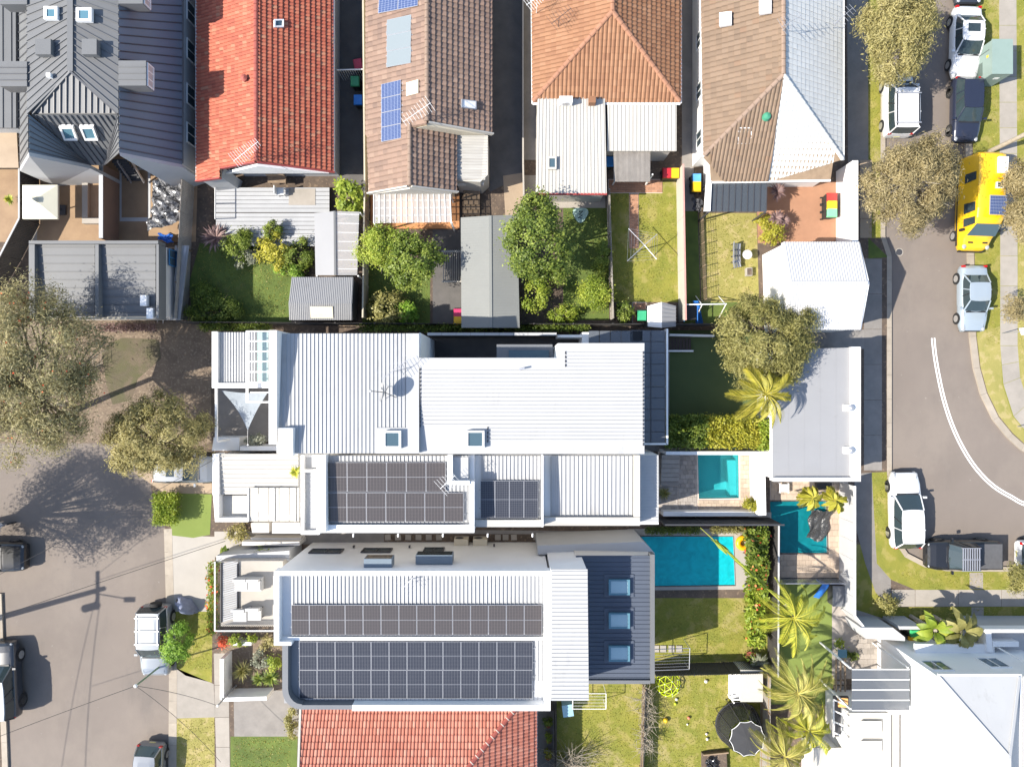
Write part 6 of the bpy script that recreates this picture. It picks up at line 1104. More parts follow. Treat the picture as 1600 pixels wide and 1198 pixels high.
    for s in (1, -1): MB().bar((x1+.1, s*Wd*.4, np.interp((x1+.1)/L, [q[0] for q in st], [q[2] for q in st])-.035), (L*.44, s*Wd*.34, np.interp(.44, [q[0] for q in st], [q[2] for q in st])-.018), .015, .012).build('bonnet_gap', M['trim'], root, local=True)
    tw = MB(); tw.lathe([(wheel*.62, -.1), (wheel*.97, -.1), (wheel, -.05), (wheel, .05), (wheel*.97, .1), (wheel*.62, .1)], (0, 0, 0), 18, ax='Y'); tme = tw.mesh('wheel', M['tyre'], True)
    rw = MB(); rw.lathe([(.01, .085), (wheel*.2, .1), (wheel*.62, .06)], (0, 0, 0), 14, ax='Y')
    for k in range(5): a = k*2*math.pi/5; rw.box((math.cos(a)*wheel*.36, .095, -math.sin(a)*wheel*.36), (wheel*.5, .02, .05), ry=a)
    rw.lathe([(wheel*.6, .11), (wheel*.66, .11)], (0, 0, 0), 18, ax='Y'); rme = rw.mesh('rim', M['rim'])
    for xx in (.30, -.31):
        for s in (1, -1):
            w = inst('wheel', tme, root, (xx*L, s*(Wd/2-.075), wheel), 0 if s > 0 else math.pi, local=True); inst('rim', rme, w, (0, 0, 0), 0, local=True)
            ar = MB(); ar.lathe([(wheel*1.03, -.0), (wheel*1.14, .0), (wheel*1.14, .012), (wheel*1.03, .012)], (xx*L, s*(Wd/2-.004)-(0.012 if s < 0 else 0), wheel), 18, ax='Y'); ar.build('wheel_arch', M['trim'], root, local=True)
    if rails or rack:
        for s in (1, -1): MB().bar((x0t+.1, s*wt*.86, H-.01), (x1t-.25, s*wt*.86, H-.01), .04, .06).build('roof_rail', M['steel'] if rails else M['trim'], root, local=True)
    for k in range(rack): x = x0t+.25+(x1t-x0t-.6)*(k/max(1, rack-1)); MB().bar((x, -wt*1.0, H+.05), (x, wt*1.0, H+.05), .06, .035).build('rack_bar', M['steel'], root, local=True)
    if sunroof: MB().box((x1t-.75, 0, H+.006), (.5, wt*1.1, .012)).build('sunroof', M['glass'], root, local=True)
    if spare: MB().lathe([(.05, -.09), (.33, -.1), (.36, 0), (.33, .1), (.05, .09)], (-L*.5-.11, .1, .9), 18, ax='X').build('spare_wheel', M['tyre'], root, local=True, smooth=True)
    return root
car('sedan_car', 'white sedan with sunroof parked ahead of the green cabinet', 1511, 65, -92, 4.35, 1.74, 1.42, 'sedan', 'white', sunroof=True)
car('hatchback_car', 'dark navy hatchback parked behind the white sunroof sedan', 1511, 171, -91, 3.9, 1.7, 1.45, 'hatch', 'navy', tumble=.7)
car('van_car', 'boxy white van with roof bars facing away beside verge', 1404, 162, 90, 3.95, 1.7, 1.8, 'suv', 'white', cat='van', rack=2, tumble=.9, cabover=(-.485, -.46, .14, .28))
car('sedan_car', 'pale silver blue old sedan parked behind the yellow van', 1522, 466, -90, 4.05, 1.66, 1.38, 'sedan', 'sky')
car('wagon_car', 'white station wagon parked facing the flat garage kerb', 1416, 797, 91, 4.7, 1.86, 1.55, 'hatch', 'white', tumble=.74)
u_ = car('ute', 'black dual cab ute with slatted roof rack at the kerb bend', 1504, 867, 180, 4.4, 1.8, 1.75, 'ute', 'black', cat='ute', wheel=.37)
MB().box((-1.45, 0, 1.03), (1.65, 1.62, .06)).build('tray_cover', M['trim'], u_, local=True); MB().box((-1.45, 0, 1.065), (1.55, 1.5, .012)).build('tonneau', mat('tonneau', (.09, .09, .095), None, 5, .7), u_, local=True)
for k in range(8): MB().box((-.33+k*.14, 0, 1.83), (.06, 1.36, .03)).build('rack_slat', M['steel'], u_, local=True)
for s in (1, -1): MB().box((.16, s*.68, 1.84), (1.15, .04, .05)).build('rack_rail', M['steel'], u_, local=True)
MB().box((.16, 0, 1.845), (1.1, .05, .02)).build('rack_rail', M['steel'], u_, local=True)
car('hatchback_car', 'white car with yellow plate cut by the right photo edge', 1646, 866, 0, 4.2, 1.75, 1.5, 'hatch', 'white')
car('four_wheel_drive', 'silver four wheel drive with rear spare wheel by the left kerb', 243, 1000, -90, 4.3, 1.8, 1.75, 'suv', 'silver', spare=True, rack=3, rails=True, tumble=.82, wheel=.37)
car('hatchback_car', 'grey hatchback cut by the bottom edge near the left kerb', 232, 1213, -94, 4.0, 1.7, 1.48, 'hatch', 'grey')
car('suv_car', 'dark blue four wheel drive at the left edge opposite the silver one', 4, 1062, 93, 4.6, 1.88, 1.75, 'suv', 'char', roofcol='silver', tumble=.8, wheel=.37)
car('suv_car', 'black car nose at left edge below the motorbike', -18, 870, 0, 4.5, 1.8, 1.62, 'suv', 'black', tumble=.8)
car('sedan_car', 'silver car half under the yellow green tree by the verandah', 290, 733, 0, 4.0, 1.7, 1.45, 'hatch', 'grey', sunroof=True)
car('sedan_car', 'dark car tail at the very top beside the verge', 1515, -52, -90, 4.4, 1.75, 1.45, 'sedan', 'char')
# yellow camper van
vr = thing('camper_van', 'bright yellow high roof camper van with rooftop solar panel', 'van', (P(1530, 318, 1.2).x, P(1530, 318, 1.2).y, .004), R(-92), 'parked vehicles'); L = 5.6; Wv = 1.95
st = [(-.5, .88, 1.9), (-.495, .95, 2.25), (-.47, .98, 2.42), (-.2, 1, 2.48), (.1, 1, 2.46), (.2, .99, 2.38), (.26, .98, 2.15), (.36, .95, 1.42), (.38, .94, 1.3), (.44, .88, 1.14), (.475, .78, 1.0), (.495, .66, .85), (.5, .55, .65)]; rings = []
for x, w, zt in st:
    w = w*Wv/2; zb = .28; tw = .86 if zt > 1.5 else .97; m = min(1.0, zt*.6); half = [(0, zt), (.5*w*tw, zt-.01), (.85*w*tw, zt-.05), (.97*w*tw, zt-.14), (w*.98, max(m+.05, min(1.2, zt-.25))), (w, m), (w, m*.6), (.9*w, zb)]
    rings.append([Vector((x*L, y, z)) for y, z in half]+[Vector((x*L, -y, z)) for y, z in reversed(half[1:])])
mb = MB()
for a, b in zip(rings, rings[1:]): mb.loft(a, b, 0, cap=False)
mb.poly(list(reversed(rings[0]))); mb.poly(rings[-1]); mb.build('body', PT['yellow'], vr, local=True, smooth=True)
def vq(x, y, z): return Vector((x*L, y*Wv/2, z))
MB().slab([vq(.262, .76, 2.19), vq(.262, -.76, 2.19), vq(.362, -.88, 1.46), vq(.362, .88, 1.46)], .02).build('windscreen', M['glass_blue'], vr, local=True)
for s in (1, -1):
    for x0, x1 in ((-.3, -.2), (.02, .13), (.18, .27)): MB().loft([vq(x0, s*.99, 1.3), vq(x1, s*.99, 1.3), vq(x1-.01, s*.87, 2.15), vq(x0+.005, s*.87, 2.15)], [vq(x0, s*1.01, 1.3), vq(x1, s*1.01, 1.3), vq(x1-.01, s*.89, 2.15), vq(x0+.005, s*.89, 2.15)]).build('side_window', M['glass'], vr, local=True)
    MB().box(vq(.3, s*1.14, 1.35), (.14, .16, .28)).build('mirror', M['trim'], vr, local=True); MB().ball(vq(.465, s*.72, 1.0), .16, 8, sq=(1, .8, .6)).build('headlight', M['lamp'], vr, local=True, smooth=True); MB().box(vq(.0, s*.995, .62), (L*.9, .03, .1)).build('side_stripe', M['trim'], vr, local=True)
    MB().box(vq(.425, s*.45, 1.185), (.1, .3, .02)).build('bonnet_vent', M['trim'], vr, local=True)
tme = bpy.data.meshes.get('wheel'); rme = bpy.data.meshes.get('rim')
for xx in (.33, -.31):
    for s in (1, -1): w = inst('wheel', tme, vr, (xx*L, s*(Wv/2-.06), .34), 0 if s > 0 else math.pi, local=True); inst('rim', rme, w, (0, 0, 0), 0, local=True)
sp = uvpanel('solar_panel', 1.15, 1.0, .03, M['cells_blue'], M['frame']); inst('solar_panel', sp, vr, (-.15, -.2-.05, 2.5), 0, local=True); bpy.data.objects[-1] if False else None
MB().box((-1.95, .45, 2.52), (.95, .55, .16)).build('roof_pod', M['white'], vr, local=True); MB().box((-.75, .3, 2.52), (.36, .4, .1)).build('roof_hatch', M['white'], vr, local=True); MB().box((-.75, .3, 2.575), (.25, .28, .012)).build('hatch_glass', M['glass'], vr, local=True)
MB().box((L*.5, 0, .5), (.1, 1.5, .2)).build('bumper', M['trim'], vr, local=True)
# parked motorbike under the shade at the left edge
o = thing('motorbike', 'pale covered motorbike in the tree shade at left edge', 'motorbike', P(6, 818, 0), R(8), 'parked vehicles')
for x in (-.65, .65): MB().lathe([(.2, -.05), (.29, -.04), (.31, 0), (.29, .04), (.2, .05)], (x, 0, .31), 16, ax='Y').build('wheel', M['tyre'], o, local=True)
MB().ball((.1, 0, .75), .3, 10, sq=(1.3, .55, .6)).build('tank', M['white'], o, local=True, smooth=True); MB().box((-.45, 0, .78), (.6, .28, .12)).build('seat', M['trim'], o, local=True); MB().tube([(.45, -.35, 1.0), (.5, 0, 1.02), (.45, .35, 1.0)], .02, 6).build('handlebar', M['steel'], o, local=True); MB().tube([(.65, 0, .31), (.48, 0, 1.0)], .035, 6).build('fork', M['steel'], o, local=True); MB().box((0, 0, .42), (.5, .25, .3)).build('engine', M['steel'], o, local=True)
# blue-grey covered scooter by the driveway
o = thing('covered_scooter', 'grey blue fabric covered scooter on the pale driveway', 'scooter', P(293, 945, G0)); vs, fs = [], []; n = 16; k = 7
for j in range(k):
    t = j/(k-1); rr = (1-t)**.55
    for i in range(n): a = 2*math.pi*i/n; wob = 1+.12*math.sin(5*a+j)+.06*math.sin(9*a); vs.append((.75*rr*wob*math.cos(a)*(1.05 if t < .9 else .4), .42*rr*wob*math.sin(a), 1.15*t*(1-.25*(math.cos(a) < 0)*t)))
for j in range(k-1):
    for i in range(n): fs.append((j*n+i, j*n+(i+1) % n, (j+1)*n+(i+1) % n, (j+1)*n+i))
mb = MB(); mb.add(vs, fs); mb.build('cover', mat('cover_blue', (.24, .27, .36), (.16, .18, .26), 4, .6), o, local=True, smooth=True)
for x in (-.5, .5): MB().lathe([(.1, -.05), (.22, -.04), (.22, .04), (.1, .05)], (x, 0, .22), 12, ax='Y').build('wheel', M['tyre'], o, local=True)
o.rotation_euler = (0, 0, R(-35))
# ---------------------------------------------------------------- fences and garden walls
fence('timber_fence', 'weathered timber fence left of the shaded lawn', [(303, 288), (292, 500)], 1.7, M['timber_grey'], 'paling', pm=M['timber'])
fence('cream_fence', 'cream side fence between red roof and brown roof houses', [(575, -40), (578, 296), (575, 500)], 1.55, M['fence_cream'], 'panel', cap=M['fence_cream'])
fence('driveway_wall', 'low pale capped wall along the dark driveway', [(817, -40), (817, 262), (818, 312)], .7, M['path_grey'], 'wall', cap=M['concrete_pale'], capw=.1)
fence('timber_fence', 'grey paling fence between shaded and sunny lawns', [(947, 306), (953, 500)], 1.5, M['timber_grey'], 'paling', pm=M['timber_grey'])
fence('white_fence', 'white boarded fence with pink capping beside the hoist lawn', [(1057, 270), (1061, 504)], 1.7, M['white_warm'], 'wall', cap=mat('pink_cap', (.55, .28, .24), None, 3, .7), step=2.8)
fence('back_fence', 'dark back fence behind the carport and sheds', [(296, 506), (712, 509)], 1.6, M['fence_dark'], 'panel'); fence('back_fence', 'dark back fence behind the lawns', [(714, 509), (1190, 509)], 1.6, M['fence_dark'], 'panel')
fence('courtyard_wall', 'bright white courtyard wall along the shaded footpath', [(1310, 268), (1310, 392)], 2.1, M['white'], 'wall', th=.3, step=9, capw=.34, cap=M['white'])
fence('pool_wall', 'white rendered wall between hedge and teal pool', [(1030, 703), (1188, 703)], 1.9, M['white'], 'wall', th=.2, step=9); fence('pool_wall', 'white rendered wall east of the teal pool', [(1176, 706), (1178, 798)], 1.5, M['white'], 'wall', th=.45, step=9)
fence('pool_wall', 'long low white planter wall south of the teal pool', [(1032, 799), (1184, 799)], .8, M['white'], 'wall', th=.28, step=9)
fence('batten_fence', 'dark batten fence between the two pools', [(1026, 808), (1203, 808)], 2.3, M['fence_dark'], 'panel', cap=M['dark_metal'])
fence('side_fence', 'dark side fence with pale capping beside the flowering border', [(1200, 812), (1199, 1040)], 1.75, M['fence_dark'], 'panel', cap=M['grey_wall']); fence('timber_fence', 'weathered timber fence behind the trampoline', [(1188, 1040), (1186, 1260)], 1.7, M['timber_grey'], 'paling', pm=M['timber'])
fence('rear_fence', 'dark fence dividing the two rear lawns', [(1016, 1036), (1186, 1032)], 1.9, M['fence_dark'], 'panel'); fence('vine_fence', 'low wire fence under bare vines between bottom lawns', [(1003, 1066), (998, 1260)], 1.1, M['dark_metal'], 'paling', pm=M['timber'])
fence('side_fence', 'dark fence beside the salmon tile house', [(866, 1100), (868, 1260)], 1.5, M['fence_dark'], 'panel'); fence('street_fence', 'white panelled street fence beside the deep teal pool', [(1312, 752), (1312, 946), (1338, 978)], 1.9, M['grey_wall'], 'wall', step=1.05, cap=M['white'], capw=.12, th=.1)  # street fence: white panels, palm shade put into their grey colour
fence('pool_fence', 'steel and glass pool fence below the deep teal pool', [(1207, 903), (1308, 903)], 1.15, M['glass_clear'], 'wall', cap=M['steel'], capw=.04, th=.02, step=1.4)
fence('yard_wall', 'grey dividing wall between the two terrace courtyards', [(184, 270), (184, 382)], 1.75, mat('brown_render', (.26, .165, .115), (.22, .14, .1), 1.5, .8), 'wall', th=.14, step=9, cap=M['grey_wall'], capw=.24); fence('slanted_fence', 'dark slanted fence with pale rim at far left', [(62, 268), (62, 352), (33, 408), (-10, 480)], 1.8, M['fence_dark'], 'panel', cap=M['grey_wall']); fence('courtyard_fence', 'cream courtyard fence beside the red roof house', [(303, 258), (303, 286)], 1.8, M['fence_cream'], 'wall')
fence('garden_wall', 'white front garden wall around the grass tree', [(360, 1016), (360, 1078), (428, 1076)], 1.3, M['white'], 'wall', th=.22, step=9); fence('garden_wall', 'low white wall at terrace garden top', [(372, 998), (400, 998)], .8, M['white'], 'wall', th=.2, step=9)
mf = thing('mesh_fence', 'rusty wire mesh fence along the dry lawn', 'fence', P(1092, 332, G0)); a, b = P(1091, 332, G0), P(1097, 470, G0)
for i in range(9): q = lerp(a, b, i/8); MB().tube([q, q+Vector((0, 0, 1.1))], .025, 6).build('post', M['timber'], mf)
mb = MB()
for k in range(7): mb.tube([a+Vector((0, 0, .15+k*.15)), b+Vector((0, 0, .15+k*.15))], .006, 4)
for k in range(44): q = lerp(a, b, k/44); mb.tube([q+Vector((0, 0, .1)), lerp(a, b, (k+.9)/44)+Vector((0, 0, 1.08))], .006, 4)
mb.build('wire_mesh', M['timber'], mf)['kind'] = 'stuff'
g = thing('slatted_gate', 'dark slatted gate between the green tree and grey shed', 'gate', P(705, 415, G0))
for i in range(9): MB().box(P(693+i*3.4, 416, 1.0), (.05, 2.0, .03)).build('slat', M['timber_grey'], g)
for v in (393, 440): MB().bar(P(690, v, .95), P(722, v, .95), .07, .06).build('rail', M['white_warm'], g)
for u in (691, 721): MB().tube([P(u, 440, 0)+Vector((0, 0, .1)), P(u, 440, .95)], .04, 6).build('post', M['white_warm'], g)
g = thing('side_gate', 'white steel side gate in the dark lane by the bins', 'gate', P(545, 110, G0)); MB().bar(P(526, 110, 1.7), P(567, 109, 1.7), .06, .06).build('top_rail', M['white'], g); MB().bar(P(526, 110, .3), P(567, 109, .3), .05, .05).build('bottom_rail', M['white'], g)
for i in range(11): q = lerp(P(528, 110, 1.7), P(565, 109, 1.7), i/10); MB().tube([(q.x, q.y, .3), q], .012, 5).build('bar', M['white'], g)
# ---------------------------------------------------------------- decks and courtyards
d = thing('timber_deck', 'pale grey boarded deck behind the red roof house', 'deck', P(420, 330, G0)); zt = .5
boards(d, P(337, 385, zt), P(492, 385, zt), P(337, 333, zt), 8, M['deck_grey']); boards(d, P(337, 332, zt), P(515, 332, zt), P(337, 293, zt), 6, M['deck_grey'])
MB().prism([P(a, b, zt-.04) for a, b in ((338, 293), (514, 293), (514, 331), (491, 333), (491, 384), (338, 384))], .1, zt-.04).build('frame', M['fence_dark'], d)
MB().prism([P(a, b, .9) for a, b in ((448, 292), (490, 292), (490, 318), (448, 318))], .5, .52).build('landing', M['concrete'], d)
for a, b in (((330, 293), (336, 293)), ((330, 340), (336, 340))): pass
o = thing('handrail', 'white tube railing at the left of the grey deck', 'railing', P(336, 295, .5)); MB().tube([P(336, 294, 1.4), P(336, 342, 1.4)], .03, 6).build('rail', M['white'], o)
for v in (294, 318, 342): MB().tube([P(336, v, .5), P(336, v, 1.4)], .03, 6).build('post', M['white'], o)
o = thing('garden_bench', 'brown timber bench against the red house rear wall', 'bench', P(436, 284, .52)); MB().box((0, 0, .42), (1.1, .4, .06)).build('seat', M['timber'], o, local=True); MB().box((0, .2, .7), (1.1, .05, .4)).build('backrest', M['timber'], o, local=True)
for s in (-.48, .48): MB().box((s, 0, .2), (.06, .38, .38)).build('leg', M['timber'], o, local=True)
o = thing('patio_chair', 'pale chair on the grey deck next to its shadow', 'chair', P(441, 302, .52)); MB().box((0, 0, .42), (.45, .45, .05)).build('seat', M['white'], o, local=True); MB().box((-.2, 0, .7), (.05, .45, .5)).build('backrest', M['white'], o, local=True)
for x in (-.2, .2):
    for y in (-.2, .2): MB().box((x, y, .2), (.04, .04, .4)).build('leg', M['white'], o, local=True)
st = thing('timber_steps', 'narrow timber stair against the brown house lean-to', 'steps', P(735, 310, G0))
for i in range(5): MB().box(P(737, 300+i*8, .7-i*.12), (1.0, .3, .06)).build('tread', M['timber'], st)
# umbrella over the left courtyard
o = thing('market_umbrella', 'square cream courtyard umbrella with vented top', 'umbrella', P(62, 318, G0)); zc = 2.5; q = [P(a, b, zc-.35) for a, b in ((35, 289), (90, 289), (90, 342), (35, 342))]; ap = sum(q, Vector())/4; ap.z = zc+.15; mb = MB()
for i in range(4): mb.poly([q[i], q[(i+1) % 4], ap]); mb.poly([q[i], q[(i+1) % 4], q[(i+1) % 4]-Vector((0, 0, .15)), q[i]-Vector((0, 0, .15))])
mb.build('canopy', mat('canvas', (.66, .63, .5), (.6, .57, .45), 1, .9), o); mb = MB(); vv = [lerp(ap, x, .16)+Vector((0, 0, .12)) for x in q]; a2 = ap+Vector((0, 0, .22))
for i in range(4): mb.poly([vv[i], vv[(i+1) % 4], a2])
mb.build('vent_cap', bpy.data.materials['canvas'], o); MB().tube([Vector((ap.x, ap.y, .1)), ap], .04, 8).build('pole', M['dark_metal'], o); MB().box((ap.x, ap.y, .18), (.6, .6, .12)).build('base', M['dark_metal'], o)
for x in q: MB().tube([ap-Vector((0, 0, .05)), x-Vector((0, 0, .02))], .015, 5).build('rib', M['dark_metal'], o)
# crumpled plastic sheets (height-field cloth)
def crumple(name, label, q, z, amp, m, cat, n=26, seed=1, fold=3.0):
    p = [P(a, b, z) for a, b in q]; rg = np.random.default_rng(seed); vs, fs = [], []; ks = [(rg.normal(size=2)*fold, rg.uniform(0, 6), rg.uniform(.4, 1)) for _ in range(7)]
    for j in range(n+1):
        for i in range(n+1):
            s, t = i/n, j/n; x = lerp(lerp(p[0], p[1], s), lerp(p[3], p[2], s), t); hgt = sum(w*abs(math.sin(k[0]*s*3+k[1]*t*3+ph)) for k, ph, w in ks)/4; x += Vector((rg.normal()*.012+.06*math.sin(9*t+seed), rg.normal()*.012+.06*math.sin(8*s), amp*hgt)); vs.append(x)
    for j in range(n):
        for i in range(n): a = j*(n+1)+i; fs.append((a, a+1, a+n+2, a+n+1))
    mb = MB(); mb.add(vs, fs); o = mb.build(name, m); return tag(o, label, cat)
plas = mat('black_plastic', (.035, .035, .037), (.02, .02, .022), 3, .22, spec=.8)
M['silver_plastic'] = mat('silver_plastic', (.2, .2, .205), (.03, .03, .032), 4, .25, spec=.8, contrast=.05)
crumple('plastic_sheet', 'crumpled black and silver plastic sheeting piled in the courtyard', ((248, 290), (290, 272), (293, 350), (241, 366)), .6, .9, M['silver_plastic'], 'sheet', 40, 3, 1.5)
crumple('tarpaulin', 'small bright blue tarpaulin below the plastic heap', ((250, 366), (270, 367), (272, 381), (249, 376)), .4, .25, mat('tarp_blue', (.02, .13, .5), None, 3, .5), 'tarp', 12, 5)
crumple('pool_cover', 'black pool cover sagging over the deep teal pool end', ((1262, 796), (1297, 796), (1283, 845), (1258, 838)), .1, .45, mat('cover_black', (.05, .05, .05), (.03, .03, .03), 3, .4, spec=.6), 'pool cover', 30, 8, 1.2)
crumple('tarpaulin', 'black tarpaulin corner in the planter near the trampoline', ((1102, 1182), (1116, 1182), (1118, 1202), (1100, 1202)), .4, .3, plas, 'tarp', 14, 9)
crumple('fabric_pile', 'grey covered barbecue beside the courtyard bins', ((1080, 311), (1095, 311), (1096, 331), (1082, 332)), .7, .35, mat('bbq_cover', (.06, .06, .065), None, 3, .7), 'barbecue', 12, 4)
# scrap metal bay beside the studio
o = thing('scrap_rack', 'leaning metal sheets and pipes in the narrow studio side bay', 'rack', P(275, 430, G0))
for i, (c, dx) in enumerate((('garage_grey', 0), ('steel', 5), ('white_old', 10), ('steel', 14), ('garage_grey', 18))): MB().bar(P(278+dx-2, 384, 1.2+.06*i), P(256+dx+6, 500, 1.2+.05*i), .16, .05).build('metal_strip', M[c], o)
for v in (390, 440, 492): MB().box(P(283-(v-384)*.2, v, .65), (1.0, .1, 1.1)).build('trestle', M['timber'], o)
o = thing('ladder', 'aluminium ladder lying beside the studio wall', 'ladder', P(250, 485, .4))
for u in (248, 257): MB().bar(P(u+2, 465, .5), P(u-2, 505, .5), .05, .06).build('rail', M['steel'], o)
for i in range(6): MB().bar(P(250, 469+i*6, .5), P(258, 469+i*6, .5), .03, .03).build('rung', M['steel'], o)
# concrete works in the left courtyards
o = thing('planter_bed', 'pale stone edged planter bed in the left courtyard', 'planter', P(143, 308, G0))
for q in (((128, 267), (157, 267), (157, 272), (128, 272)), ((128, 272.4), (137, 272.4), (137, 340), (128, 340)), ((128, 340.4), (157, 340.4), (157, 349), (128, 349))): MB().prism([P(a, b, .5) for a, b in q], .1, .5).build('edge_block', M['concrete_pale'], o)
MB().prism([P(a, b, .3) for a, b in ((137.4, 273), (156, 273), (156, 340), (137.4, 340))], .1, .3).build('soil', M['dirt_tan'], o)
o = sheet('pool_coping', [(187, 262), (235, 262), (235, 346), (187, 346)], Z3, M['grey_wall'], holes=[pool_d]); o = sheet('side_strip', [(46, 262), (58, 262), (58, 378), (46, 378)], Z2, M['concrete'])
st = thing('steel_stair', 'dark steel stair dropping beside the empty plunge pool', 'stair', P(197, 258, G0))
for i in range(8): MB().box(P(187+i*3.2, 252+i*4, 1.9-i*.22), (.9, .22, .04)).build('tread', M['dark_metal'], st)
for s in (0, 1): MB().bar(P(184+s*22, 250, 2.0), P(206+s*20, 284, .3), .04, .14).build('stringer', M['steel'], st)
# ---------------------------------------------------------------- bins
def bin_(label, u, v, col, z0=G0, rz=0, body=(.03, .03, .032)):
    k = 'lid_%.2f_%.2f_%.2f' % col; lidm = bpy.data.materials.get(k) or mat(k, col, None, 3, .45); bm_ = bpy.data.materials.get('bin_body') or mat('bin_body', (.025, .028, .027), None, 3, .6)
    c = P(u, v, 1.0); o = thing('wheelie_bin', label, 'bin', (c.x, c.y, z0), rz, 'wheelie bins'); MB().loft([(-.2, -.22, .04), (.2, -.22, .04), (.2, .22, .04), (-.2, .22, .04)], [(-.26, -.3, .92), (.26, -.3, .92), (.26, .3, .92), (-.26, .3, .92)]).build('body', bm_, o, local=True)
    MB().loft([(-.28, -.32, .925), (.28, -.32, .925), (.28, .32, .925), (-.28, .32, .925)], [(-.24, -.29, 1.02), (.24, -.29, 1.02), (.24, .27, 1.06), (-.24, .27, 1.06)]).build('lid', lidm, o, local=True); MB().tube([(-.2, .34, .96), (.2, .34, .96)], .02, 6).build('handle', bm_, o, local=True)
    for s in (-.2, .2): MB().lathe([(.02, -.03), (.1, -.03), (.1, .03), (.02, .03)], (s, .26, .1), 12, ax='X').build('wheel', M['tyre'], o, local=True)
RD, YL, GN, BL = (.5, .02, .03), (.75, .45, .01), (.05, .35, .14), (.03, .22, .6)
bin_('red lidded bin at the top of the dark side lane', 560, 101, (.5, .04, .08), rz=.2); bin_('green lidded bin inside the white side gate', 555, 128, (.04, .3, .13)); bin_('blue lidded bin below the green one in the lane', 560, 157, (.02, .2, .62)); bin_('blue lidded bin under the grey fibre awning', 952, 253, BL)
bin_('red lidded bin at the hoist lawn corner', 1042, 271, RD); bin_('yellow lidded bin at the hoist lawn corner', 1054, 271, YL); bin_('sky blue lidded bin beside the white side awning', 1088, 280, (.1, .35, .7)); bin_('yellow lidded bin beside the white side awning', 1088, 292, YL)
bin_('red lidded bin against the white courtyard wall', 1299, 309, (.6, .05, .04), rz=1.57); bin_('yellow lidded bin against the white courtyard wall', 1299, 321, (.75, .55, .02), rz=1.57); bin_('mint green lidded bin against the white courtyard wall', 1299, 333, (.2, .6, .32), rz=1.57); bin_('green lidded bin beside the little white tool shed', 1003, 493, (.05, .4, .2)); bin_('red lidded bin beside the long grey shed', 716, 490, (.5, .03, .12)); bin_('yellow lidded bin beside the long grey shed', 716, 502, YL)
bin_('green lidded bin behind the corner house screen', 1428, 990, (.05, .45, .16)); bin_('orange yellow lidded bin behind the corner house screen', 1425, 1001, (.75, .4, .01)); bin_('dark red lidded bin under the banana leaves', 1438, 1000, (.3, .02, .02))
# ---------------------------------------------------------------- garden things
o = thing('rotary_hoist', 'rotary clothes hoist on the sunny fenced lawn', 'clothes hoist', P(1000, 391, G0)); c = P(1007, 383, 1.85); b = P(1000, 390, G0); b = Vector((c.x, c.y, G0)); MB().tube([b, c], .035, 8).build('pole', M['steel'], o); ends = [P(a, b_, 1.95) for a, b_ in ((982, 357), (1027, 366), (1026, 405), (980, 408))]
for e_ in ends: MB().tube([c, e_], .022, 6).build('arm', M['steel'], o)
mb = MB()
for f in (.45, .62, .8, 1.0):
    for i in range(4): mb.tube([lerp(c, ends[i], f), lerp(c, ends[(i+1) % 4], f)], .005, 4)
mb.build('lines', M['steel'], o)['kind'] = 'stuff'
def ball(label, u, v, r, col): k = 'ball_%.2f_%.2f' % col[:2]; m_ = bpy.data.materials.get(k) or mat(k, col, None, 8, .5); o = MB().ball(P(u, v, G0+r), r, 12).build('ball', m_, smooth=True); tag(o, label, 'ball', 'balls on the rear lawn')
ball('large yellow ball on the rear lawn', 1040, 1125, .16, (.75, .5, .02)); ball('white ball nearest the white cubby house', 1103, 1064, .11, (.7, .68, .66)); ball('red and white ball at the lawn centre', 1076, 1121, .1, (.6, .2, .12)); ball('tiny white ball just below the red one', 1074, 1131, .06, (.72, .7, .68)); ball('upper white ball beside the trampoline', 1104, 1146, .08, (.68, .6, .6)); ball('lower white ball beside the trampoline', 1105, 1154, .09, (.71, .69, .66)); ball('white ball beneath the climbing dome', 1057, 1092, .09, (.69, .69, .7)); ball('lime ball below the climbing dome', 1055, 1099, .09, (.5, .6, .03))
# climbing dome
o = thing('climbing_dome', 'lime green geodesic climbing dome on the rear lawn', 'climbing dome', P(1046, 1072, G0)); lime = mat('lime_tube', (.55, .68, .01), None, 3, .4); cc = P(1046, 1072, .6); RR = .78; bm = bmesh.new(); bmesh.ops.create_icosphere(bm, subdivisions=1, radius=1); bmesh.ops.subdivide_edges(bm, edges=bm.edges[:], cuts=0)
bmesh.ops.rotate(bm, verts=bm.verts[:], cent=(0, 0, 0), matrix=Matrix.Rotation(.5, 3, 'X'))
bm2 = bmesh.new(); bmesh.ops.create_icosphere(bm2, subdivisions=2, radius=1); base_ = Vector((cc.x, cc.y, G0))
for e_ in bm2.edges:
    a, b = e_.verts[0].co, e_.verts[1].co
    if a.z < -.08 or b.z < -.08: continue
    MB().tube([base_+Vector((a.x*RR, a.y*RR, max(.02, a.z*RR*1.05))), base_+Vector((b.x*RR, b.y*RR, max(.02, b.z*RR*1.05)))], .022, 6).build('tube', lime, o)
for v_ in bm2.verts:
    if v_.co.z >= -.08: MB().ball(base_+Vector((v_.co.x*RR, v_.co.y*RR, max(.02, v_.co.z*RR*1.05))), .045, 8).build('joint', M['steel'], o)
bm.free(); bm2.free()
